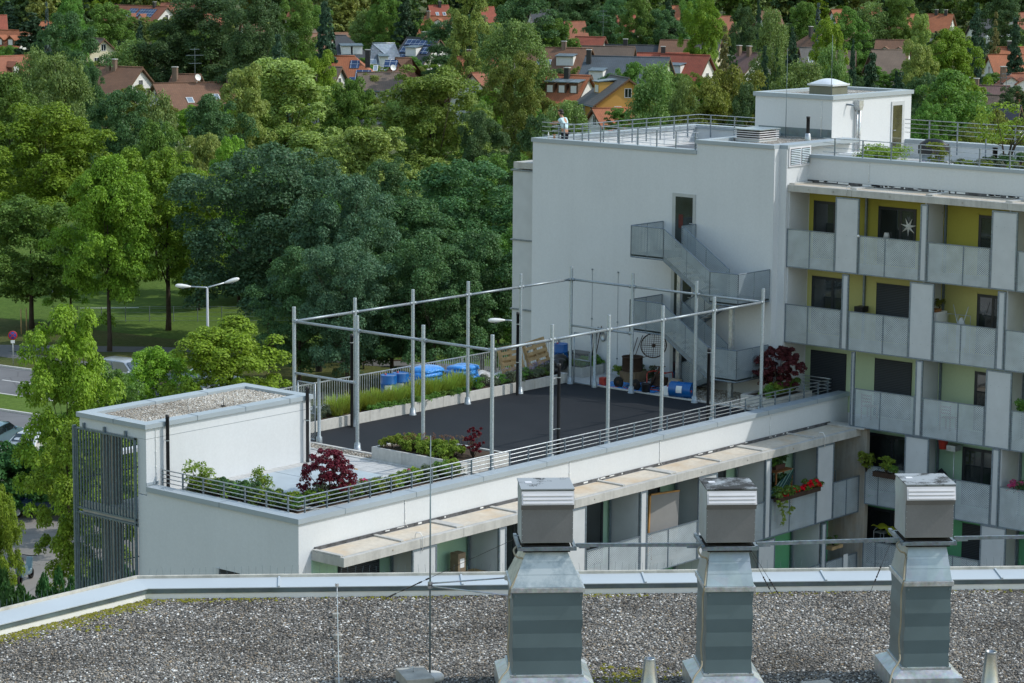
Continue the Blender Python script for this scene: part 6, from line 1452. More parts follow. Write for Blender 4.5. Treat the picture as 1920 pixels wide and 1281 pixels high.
shrub('herb', (17.4, -11.95, -2.18), .38, .60, lm['herb'], 'upright light green herb in the hanging trough', cat='plant', seed=410, n=12, leaves=45, size=.05, sy=1.0); shrub('herb', (17.4, -12.25, -2.18), .3, .3, lm['green'], 'low green herb at the right of the hanging trough', cat='plant', seed=411, n=8, leaves=40, size=.05)
shrub('pot_plant', (17.5, -11.05, -2.25), .45, .7, lm['herb'], 'yellow-green pot plant beside the concrete fin wall', cat='plant', seed=412, n=14, leaves=45, size=.06)
for k in range(4): shrub('balcony_flowers', (17.7, -16.9-.35*k, -2.2), .4, .42, lm[('pink', 'dark', 'petal', 'green')[k]], ('pink flowers on the lowest right balcony guard', 'dark green plant on the lowest right balcony guard', 'red flowers on the lowest right balcony guard', 'green plant at the far right of the lowest balcony guard')[k], cat='plant', seed=420+k, n=8, leaves=36, size=.05)
shrub('balcony_flowers', (17.7, -17.0, .62), .4, .4, lm['green'], 'green pot plant on the pale green balcony at the right photo edge', cat='plant', seed=426, n=9, leaves=40, size=.05)
shrub('hanging_plant', (18.5, -12.95, 6.9), .28, .5, lm['dark'], 'hanging green plant beside the stone mobile', cat='plant', seed=427, n=9, leaves=30, size=.04); shrub('pot_plant', (18.4, -13.3, 3.75), .3, .35, lm['rust'], 'reddish pot plant on the white balcony cabinet', cat='plant', seed=428, n=8, leaves=30, size=.05)
shrub('pot_plant', (16.6, -10.35, -4.9), .3, .35, lm['green'], 'green pot plant in the pale trough by the fin wall', cat='plant', seed=429, n=9, leaves=40, size=.04)
# ------------------------------------------------------------------ houses of the suburb
ROOF = {'orange': tile_mat('orange_tiles', (.36, .125, .058)), 'terra': tile_mat('terracotta_tiles', (.30, .110, .062)), 'red': tile_mat('red_tiles', (.32, .085, .052)), 'brown': tile_mat('brown_tiles', (.20, .105, .065)),
        'dull': tile_mat('dull_brown_tiles', (.15, .11, .085)), 'slate': tile_mat('slate_tiles', (.062, .068, .078)), 'grey': tile_mat('grey_tiles', (.13, .125, .12)), 'bluegrey': tile_mat('blue_grey_tiles', (.085, .105, .125)), 'metal': zinc('metal_roof', (.36, .40, .44), .4, .4, 2), 'mauve': tile_mat('mauve_tiles', (.20, .12, .11)), 'blue': tile_mat('dark_blue_tiles', (.06, .065, .095))}
WALL = {'white': plaster('house_white', (.72, .71, .68), .06), 'cream': plaster('house_cream', (.68, .62, .44), .06), 'yellow': plaster('house_ochre', (.55, .31, .085), .06), 'grey': plaster('house_grey', (.45, .45, .44), .06), 'pink': plaster('house_pink', (.55, .42, .40), .06), 'wood': varied('house_wood', (.13, .075, .045), .3, 4, .8)}
m_winframe = varied('window_frame_white', (.70, .70, .69), .05, 3, .5)
t = NT('solar_cells', .18, .8); s_ = t.node('ShaderNodeSeparateXYZ'); t.l.new(t.obj(), s_.inputs[0])
g1 = t.math('LESS_THAN', t.math('FRACT', t.math('MULTIPLY', s_.outputs[0], 1/.95)), .06); g2 = t.math('LESS_THAN', t.math('FRACT', t.math('MULTIPLY', s_.outputs[2], 1/.62)), .07)
m_solar = t.color(t.mix(t.math('MAXIMUM', g1, g2), (.012, .035, .10), (.42, .46, .52)))
m_chim = concrete('chimney_block', (.24, .17, .13), .5); m_chimdark = varied('chimney_sheet', (.035, .035, .038), .2, 4, .5)
def win(parent, o, ax, up, nn, w, h, mat=None):
    """window on a wall: frame (part), pane (sub-part)"""
    o = Vector(o); ax = Vector(ax); up = Vector(up); nn = Vector(nn); mb = MB(); f = .07
    mb.obox(o, ax*w, up*f, nn*.05); mb.obox(o+up*(h-f), ax*w, up*f, nn*.05); mb.obox(o+up*f, ax*f, up*(h-2*f), nn*.05); mb.obox(o+ax*(w-f)+up*f, ax*f, up*(h-2*f), nn*.05); mb.obox(o+ax*(w/2-.03)+up*f, ax*.06, up*(h-2*f), nn*.05)
    fr = mb.build('window', m_winframe, parent, local=True); mb = MB(); mb.obox(o+ax*f+up*f, ax*(w-2*f), up*(h-2*f), nn*.02); mb.build('pane', m_glass, fr, local=True)
HOUSES = []
def house(u1, v1, u2, v2, roof, wall, label, h=9.0, hw=4.6, pitch=.82, hip=(0, 0), chim=(), dorm=(), sky=(), solar=(), rot=None, dish=None, aerial=None, dcol=None, ext=(0, 0), gable_wood=False):
    P1, P2 = gp(u1, v1, GZ+h), gp(u2, v2, GZ+h); d = P2-P1; d.z = 0
    base_ang = math.atan2(RGT.y, RGT.x); ang = math.atan2(d.y, d.x); rel = (ang-base_ang+math.pi) % (2*math.pi)-math.pi
    rel = max(-.85, min(.85, rel)) if rot is None else rot
    ang = base_ang+rel; mid = (P1+P2)/2; dist = math.hypot(mid.x-CAM.x, mid.y-CAM.y)
    L = max(3.0, (u2-u1)*dist/FPX/max(.45, math.cos(rel)) ); L += ext[0]+ext[1]; mid = mid+Vector((math.cos(ang), math.sin(ang), 0))*(ext[1]-ext[0])/2
    o = empty('house', (mid.x, mid.y, GZ), ang, label, 'house', None); HOUSES.append((u1-6, u2+10, min(v1, v2), dist))
    rise = hw*pitch; ez = h-rise; x0, x1 = -L/2, L/2; ov = .45; oe = .55
    a0 = x0+hip[0]*hw*.9; a1 = x1-hip[1]*hw*.9
    mb = MB(); prof = [(0, -hw, 0), (0, hw, 0), (0, hw, ez), (0, 0, h-.15), (0, -hw, ez)]
    if hip == (0, 0): mb.ext([(x0, y, z) for _, y, z in prof], (L, 0, 0))
    else: mb.box(x0, x1, -hw, hw, 0, ez-.05)
    w = mb.build('house_wall', WALL[wall], o, local=True)
    # roof: two slopes (and hips) with thickness
    th = .16; mb = MB(); zo = ez-oe*pitch
    xe0, xe1 = x0-ov, x1+ov; r0_, r1_ = (xe0 if not hip[0] else a0), (xe1 if not hip[1] else a1)
    for s in (-1, 1): mb.ext([(xe0, s*(hw+oe), zo), (xe1, s*(hw+oe), zo), (r1_, 0, h), (r0_, 0, h)], (0, 0, th))
    for k, (xe, rr_) in enumerate(((xe0, r0_), (xe1, r1_))):
        if hip[k]: mb.ext([(xe, -(hw+oe), zo), (xe, hw+oe, zo), (rr_, 0, h)], (0, 0, th))
    rf = mb.build('roof', ROOF[roof], o, local=True)
    mb = MB(); mb.tube([(r0_, 0, h+th), (r1_, 0, h+th)], .13, 6); mb.build('ridge_cap', ROOF[roof], rf, local=True)
    mb = MB(); mb.tube([(xe0, -(hw+oe)-.06, zo+.02), (xe1, -(hw+oe)-.06, zo+.02)], .08, 6); mb.build('gutter', m_zincdark, rf, local=True)
    if hip == (0, 0):
        mb = MB()
        for xe in (xe0-.04, xe1):
            for s in (-1, 1): mb.ext([(xe, s*(hw+oe), zo-.12), (xe, s*(hw+oe), zo+th), (xe, 0, h+th), (xe, 0, h-.12)], (.04, 0, 0))
        mb.build('verge_board', WALL['wood'], rf, local=True)
    sl = Vector((0, 1, pitch)).normalized(); nn = Vector((0, -pitch, 1)).normalized()
    def on(fx, fd): return Vector((x0+L*fx, -(hw+oe)*fd, h+th-(hw+oe)*fd*pitch))
    for c in chim:
        fx, fd, dark = (c+(0,))[:3] if len(c) == 2 else c
        q = on(fx, fd); mb = MB(); mb.box(q.x-.35, q.x+.35, q.y-.3, q.y+.3, q.z-.6, h+th+1.0); ch = mb.build('chimney', m_chimdark if dark else m_chim, rf, local=True)
        mb = MB(); mb.box(q.x-.42, q.x+.42, q.y-.37, q.y+.37, h+th+1.0, h+th+1.1); mb.build('chimney_cap', m_kerb, ch, local=True)
    for (fx, fd, ww) in sky:
        q = on(fx, fd); mb = MB(); mb.obox(q-Vector((ww/2, 0, 0))+nn*.03, (ww, 0, 0), sl*1.25, nn*.07); sk = mb.build('skylight', m_winframe, rf, local=True)
        mb = MB(); mb.obox(q-Vector((ww/2-.09, 0, 0))+sl*.09+nn*.102, (ww-.18, 0, 0), sl*1.07, nn*.01); mb.build('pane', glass_sky, sk, local=True)
    for (f0, f1, d0, d1) in solar:
        q = on(f0, d1); mb = MB(); mb.obox(q+nn*.06, (L*(f1-f0), 0, 0), sl*((hw+oe)*(d1-d0)*math.hypot(1, pitch)), nn*.06); mb.build('solar_panel', m_solar, rf, local=True)
    for (fx, fd, dw, kind) in dorm:
        q = on(fx, fd); hgt = 1.45; dp = hgt/pitch; mb = MB(); wallm = WALL[dcol or wall]
        if kind == 'gable':
            mb.ext([(q.x-dw/2, q.y, q.z-.2), (q.x+dw/2, q.y, q.z-.2), (q.x+dw/2, q.y, q.z+hgt*.75), (q.x, q.y, q.z+hgt*1.15), (q.x-dw/2, q.y, q.z+hgt*.75)], (0, dp*.95, 0)); dm = mb.build('dormer', wallm, rf, local=True); mb = MB()
            for s in (-1, 1): mb.ext([(q.x, q.y-.25, q.z+hgt*1.17), (q.x+s*(dw/2+.25), q.y-.25, q.z+hgt*.62), (q.x+s*(dw/2+.25), q.y-.25, q.z+hgt*.70), (q.x, q.y-.25, q.z+hgt*1.27)], (0, dp*1.3, 0))
            mb.build('dormer_roof', ROOF[roof], dm, local=True)
        else:
            mb.box(q.x-dw/2, q.x+dw/2, q.y, q.y+dp, q.z-.2, q.z+hgt); dm = mb.build('dormer', wallm, rf, local=True); mb = MB(); mb.ext([(q.x-dw/2-.15, q.y-.3, q.z+hgt), (q.x+dw/2+.15, q.y-.3, q.z+hgt), (q.x+dw/2+.15, q.y+dp*1.25, q.z+hgt+.28), (q.x-dw/2-.15, q.y+dp*1.25, q.z+hgt+.28)], (0, 0, .12)); mb.build('dormer_roof', m_zincdark if kind == 'flat' else ROOF[roof], dm, local=True)
        mb = MB(); mb.box(q.x-dw*.32, q.x+dw*.32, q.y-.04, q.y-.003, q.z+.08, q.z+hgt*.72); fr = mb.build('dormer_window', m_winframe, dm, local=True) if False else mb.build('dormer_window', m_winframe, dm, local=True)
    k = max(2, int(L/3.2)); 
    for i in range(k):
        x = x0+L*(i+.5)/k-.55
        for z in (1.0, ez-1.75):
            if ez > 4.2 or z == 1.0: win(o, (x, -hw-.002, z), (1, 0, 0), (0, 0, 1), (0, -1, 0), 1.1, 1.25)
    if hip == (0, 0):
        for xx, s in ((x0, -1), (x1, 1)):
            for (y, z) in ((-1.9, ez-1.6), (.9, ez-1.6), (-.5, ez+.75)): win(o, (xx+s*.002, y, z), (0, 1, 0), (0, 0, 1), (s, 0, 0), 1.0, 1.25)
        if gable_wood:
            mb = MB(); mb.ext([(x1+.06, -hw*.6, ez+rise*.4), (x1+.06, hw*.6, ez+rise*.4), (x1+.06, 0, h-.2)], (.05, 0, 0)); mb.build('gable_cladding', WALL['wood'], o, local=True)
    if dish: 
        q = on(dish, .02); mb = MB(); mb.tube([q, q+Vector((0, -.2, .55))], .03, 5); mb.lathe(q+Vector((0, -.35, .75)), [(0, 0), (.25, .03), (.45, .12)], 16, ax=(.25, -.85, .35)); mb.build('satellite_dish', m_white, rf, local=True)
    if aerial:
        fx, hh = aerial; q = on(fx, .0); mb = MB(); mb.tube([q, q+Vector((0, 0, hh))], .035, 5)
        for z, ww in ((hh*.55, 1.6), (hh*.78, 2.3), (hh*.95, 1.2)):
            mb.tube([q+Vector((-ww/2, 0, z)), q+Vector((ww/2, 0, z))], .025, 4)
            for kk in range(6): x = -ww/2+ww*kk/5; mb.tube([q+Vector((x, -.35, z)), q+Vector((x, .35, z))], .016, 4)
        mb.build('tv_aerial', m_zincdark, rf, local=True)
    return o
glass_sky = glass('skylight_glass', (.16, .20, .24), .05)
H = house
H(-25, 57, 56, 59.5, 'orange', 'white', 'orange-roofed white house with two dark dormers at the left photo edge', dorm=((.55, .62, 1.5, 'gable'), (.82, .62, 1.5, 'gable')), dcol='wood')
H(-30, 110, 42, 105, 'terra', 'white', 'dull terracotta roof low at the left edge below the orange one', h=8, dorm=((.5, .6, 1.5, 'gable'),), dcol='wood')
H(212, 10, 318, 14, 'terra', 'white', 'terracotta house with two long solar panels and white right gable at the top left', chim=((.78, .05, 1),), solar=((.36, .52, .18, .62), (.56, .88, .18, .62)), dorm=((.55, .85, 1.4, 'gable'), (.75, .85, 1.4, 'gable')))
H(305, 6.5, 348, 7, 'terra', 'white', 'terracotta roof directly behind the house with long solar panels', ext=(0, 4))
H(170, 74, 196, 73, 'dull', 'cream', 'small cream gable wall peeking out of the trees at the upper left', h=8.5, rot=-.9, hw=3.4)
H(183, 126, 266, 128, 'brown', 'white', 'white gable house with brown roof and two chimneys left of the dish roof', h=8.5, hw=4.4, chim=((.28, .1), (.42, .1)), rot=-.5)
H(296, 163, 425, 152, 'brown', 'white', 'broad brown-roofed house with satellite dish, tv aerial and white chimney box', h=8, hw=5.2, pitch=.58, sky=((.35, .72, .9), (.72, .62, .9)), dish=.55, aerial=(.53, 4.6), chim=((.97, .15, 0),), rot=.42)
H(328, 141, 372, 142, 'brown', 'white', 'brown ridge just behind the broad brown roof with the dish', h=7.5, chim=((.1, .2),), hw=4)
H(533, 58, 586, 57, 'dull', 'white', 'dark brown roof with two pale skylights, left of the chalet roofs', sky=((.4, .5, 1.2), (.75, .5, 1.2)), h=8.5)
H(574, 65, 646, 63, 'brown', 'wood', 'brown chalet roofs with small gabled dormers', dorm=((.45, .6, 1.6, 'gable'), (.8, .6, 1.6, 'gable')), h=8.5, dcol='wood')
H(560, 5, 584, 6, 'orange', 'white', 'tiny orange roof at the top edge right of the big beech', h=9)
H(588, 127, 637, 127, 'dull', 'white', 'dark tiled house with white right gable in the middle left', h=8, rot=-.35, hw=4.2)
H(632, 68, 692, 68, 'slate', 'white', 'slate mansard house with white box dormers', hip=(0, 1), dorm=((.2, .75, 1.7, 'flat'), (.55, .75, 1.7, 'flat')), h=9.5)
H(688, 83, 750, 83, 'metal', 'white', 'light grey metal-roofed house with three skylights', hip=(1, 1), h=8.8, sky=((.1, .7, 1.3), (.75, .7, 1.1)), dorm=((.42, .72, 1.5, 'flat'),), hw=5.4)
H(766, 72, 822, 74, 'slate', 'white', 'dark house covered with solar panels around a white dormer', solar=((.02, .9, .08, .30), (.02, .22, .36, .6), (.12, .3, .66, .88), (.72, .98, .36, .62)), dorm=((.48, .72, 2.2, 'flat'),), chim=((.55, .02),), h=9.5)
H(628, 107, 716, 108, 'orange', 'white', 'bright orange roof with scattered solar panels and one dark chimney', hip=(0, 1), chim=((.72, .25, 1),), solar=((.35, .55, .16, .42), (.5, .82, .48, .72), (.38, .55, .72, .92)), h=9, sky=((.9, .5, .7),))
H(722, 110, 790, 111, 'brown', 'white', 'brown roof with a row of solar panels right of the bright orange roof', hip=(1, 1), solar=((.02, .38, .1, .34),), h=8.5)
H(676, 138, 746, 138, 'dull', 'grey', 'flat-looking grey-brown roof with a white satellite dish', h=7.2, pitch=.45, dish=.86)
H(806, 11, 838, 11, 'red', 'white', 'small red roof with dark chimney and two skylights at the top centre', chim=((.55, .1, 1),), sky=((.3, .6, .8), (.7, .6, .8)))
H(800, 31, 850, 32, 'orange', 'white', 'orange roof with white dormer gable under the small red roof', dorm=((.6, .55, 2, 'gable'),), chim=((.1, .1),))
H(861, 108, 930, 109, 'orange', 'white', 'long orange roof with two chimneys left of the narrow beech', chim=((.28, .03), (.93, .03)), dorm=((.55, .85, 1.5, 'gable'),))
H(888, 139, 920, 137, 'terra', 'white', 'piece of terracotta roof between the two olive beeches', h=8)
H(1000, 91, 1105, 92, 'brown', 'white', 'large brown-roofed house with two skylights and a long dark dormer', sky=((.2, .55, .9), (.36, .55, .9)), dorm=((.66, .55, 2.8, 'flat'),), h=9.5, hw=5.4, rot=-.3, chim=((.55, .02),), gable_wood=True)
H(1083, 71, 1131, 71, 'red', 'white', 'red roof with white right gable behind the brown-roofed house', h=8.8, rot=-.35, aerial=(.98, 5))
H(1076, 89, 1185, 88, 'dull', 'white', 'dark roof row with a small white gable, behind the big blue-grey roof', h=8.5, rot=-.2, sky=((.3, .5, .8),))
H(1140, 85, 1238, 88, 'slate', 'white', 'slate roof with white gable at its right end and one chimney', h=8.5, rot=-.25, chim=((.35, .1, 1),))
H(1104, 107, 1250, 110, 'bluegrey', 'white', 'long blue-grey roof with chimney at its left end', h=9, hw=6, pitch=.62, chim=((.04, .25, 1),), dorm=((.2, .85, 2.2, 'flat'),))
H(1200, 101, 1287, 102, 'red', 'white', 'red roof with single dark chimney right of the blue-grey roof', h=9, chim=((.5, .1, 1),))
H(1246, 103, 1325, 106, 'red', 'white', 'bright white gable house with steep red roof near the picture centre right', h=9, hw=4.8, pitch=.95, rot=-.52, dorm=((.45, .6, 2.2, 'flat'),))
H(1243, 77, 1295, 77, 'brown', 'white', 'brown roof behind the bright white gable', h=9.5, rot=-.2)
H(1298, 76, 1348, 78, 'grey', 'cream', 'grey roof with skylight and chimney above the bright white gable', h=9, chim=((.35, .1, 1),), sky=((.4, .55, 1.2),), rot=-.35)
H(1388, 99, 1422, 101, 'mauve', 'white', 'dark mauve-brown roof between the conifers', h=8.5, chim=((.1, .1), (.6, .1)))
H(1010, 143, 1064, 141, 'orange', 'white', 'orange house with three black box dormers beside the man on the roof', h=8.5, hw=5.4, pitch=.78, rot=-.45, dorm=((.42, .5, 1.3, 'flat'), (.66, .5, 1.3, 'flat'), (.9, .5, 1.3, 'flat')), dcol='wood', chim=((.15, .02, 1), (.62, .1, 1)), ext=(0, 3))
H(1064, 143, 1104, 143, 'slate', 'white', 'white gable house whose roof is one large blue solar array', h=8, rot=-.3, solar=((.05, .95, .06, .9),), hw=4.6)
H(1155, 148, 1182, 147, 'grey', 'yellow', 'ochre chalet with round gable window and grey roof', h=9, rot=-1.3, hw=4.4, pitch=.72, dorm=((.4, .6, 2.2, 'flat'),), ext=(3, 0))
H(1115, 206, 1180, 204, 'orange', 'white', 'low orange roof in front of the ochre chalet', h=5.2, hw=4, pitch=.7, rot=.4)
H(1495, 62, 1535, 61, 'brown', 'white', 'brown hipped roof left of the yellowish pollard', hip=(1, 0), h=9, chim=((.55, .1, 1),), dorm=((.7, .75, 2.4, 'flat'),))
H(1568, 56, 1622, 57, 'brown', 'white', 'brown roof with white right gable behind the yellowish pollard', h=9, rot=-.4)
H(1503, 91, 1535, 91, 'grey', 'grey', 'steep grey roof with two long skylights above the penthouse', h=8.5, sky=((.35, .5, .8), (.7, .5, .8)), pitch=1.1, hw=4)
H(1535, 97, 1600, 98, 'dull', 'white', 'low grey-brown roof between pollard and penthouse dome', h=7)
H(1648, 76, 1702, 77, 'brown', 'white', 'brown roof with two gabled dormers behind the slim spruce', h=8.5, dorm=((.3, .7, 2, 'gable'), (.75, .7, 2, 'gable')))
H(1638, 95, 1690, 95, 'dull', 'pink', 'grey-brown roofed pinkish house above the penthouse', h=8.2)
H(1672, 28, 1716, 28, 'orange', 'white', 'orange roof at the upper right, left of its twin with chimneys', h=9, hip=(1, 0))
H(1742, 28, 1783, 28, 'orange', 'white', 'orange roof with two chimneys and white right gable at the upper right', h=9, rot=-.4, chim=((.35, .02, 1), (.75, .02, 1)))
H(1868, 90, 1925, 90, 'orange', 'white', 'orange roof at the right edge above the red roof', h=8.8, chim=((.4, .1, 1),), dorm=((.3, .85, 1.6, 'gable'),))
H(1856, 104, 1915, 104, 'orange', 'white', 'second orange roof just below the one at the right edge', h=8.2, ext=(0, 3))
H(1842, 140, 1945, 140, 'terra', 'white', 'large terracotta roof with curved dormers at the right edge', h=9, hip=(1, 0), chim=((.3, .35),), dorm=((.42, .5, 2.2, 'gable'), (.66, .55, 2.4, 'gable')))
H(1798, 161, 1884, 163, 'mauve', 'white', 'mauve-brown roof with white gable and several vents right of the penthouse', h=7.5, rot=-.35, chim=((.22, .05, 1), (.45, .5)))
H(1846, 181, 1898, 181, 'dull', 'white', 'brown tiled roof with small white gable below the mauve one', h=7, rot=-.3, aerial=(.75, 3))
H(1872, 200, 1902, 200, 'blue', 'white', 'steep dark blue-tiled gable at the right edge', h=7, rot=-.5, pitch=1.2, hw=3.6)
o = empty('flat_roof_house', tuple(gp(1880, 66, GZ+7).xy)+(GZ,), math.atan2(RGT.y, RGT.x)-.1, 'modern flat-roofed white house with rooftop units at the upper right', 'house'); mb = MB(); mb.box(-3.2, 3.2, -3, 3, 0, 6.3); mb.build('house_wall', WALL['white'], o, local=True); mb = MB(); mb.box(-3.5, 3.5, -3.3, 3.3, 6.3, 6.8); rf = mb.build('roof', m_winframe, o, local=True); mb = MB(); mb.box(-2, -1, -1, 0, 6.8, 7.5); mb.box(.6, 2.2, -1, .5, 6.8, 7.3); mb.build('roof_unit', m_zinc, rf, local=True)
for x in (-2.6, -.8, 1.2): win(o, (x, -3.002, 3.6), (1, 0, 0), (0, 0, 1), (0, -1, 0), 1.3, 1.4)
for k in range(16):          # farthest roofs glimpsed between the top trees
    u = (-10, 90, 395, 470, 700, 905, 1010, 1075, 1170, 1275, 1350, 1440, 1575, 1630, 1840, 1915)[k]; v = (30, 42, 22, 33, 30, 14, 20, 42, 30, 12, 32, 22, 19, 14, 38, 25)[k]; c = ('red', 'orange', 'terra', 'brown', 'orange', 'red', 'slate', 'terra')[k % 8]
    H(u-14, v, u+18, v, c, 'white', 'far %s roof glimpsed between treetops, %s' % ({'red': 'red', 'orange': 'orange', 'terra': 'terracotta', 'brown': 'brown', 'slate': 'slate grey'}[c], ('at the left photo edge', 'above the cream gable', 'beside the drooping beech', 'behind the big dark beech', 'above the light metal roof', 'right of the olive yellow tree', 'behind the top wood', 'above the large brown roof', 'below the tv aerial trees', 'at the top right of the pine', 'right of the rounded tree', 'behind the weeping birch', 'above the pollard', 'left of the tall weeping tree', 'left of the flat white house', 'at the upper right corner')[k]))
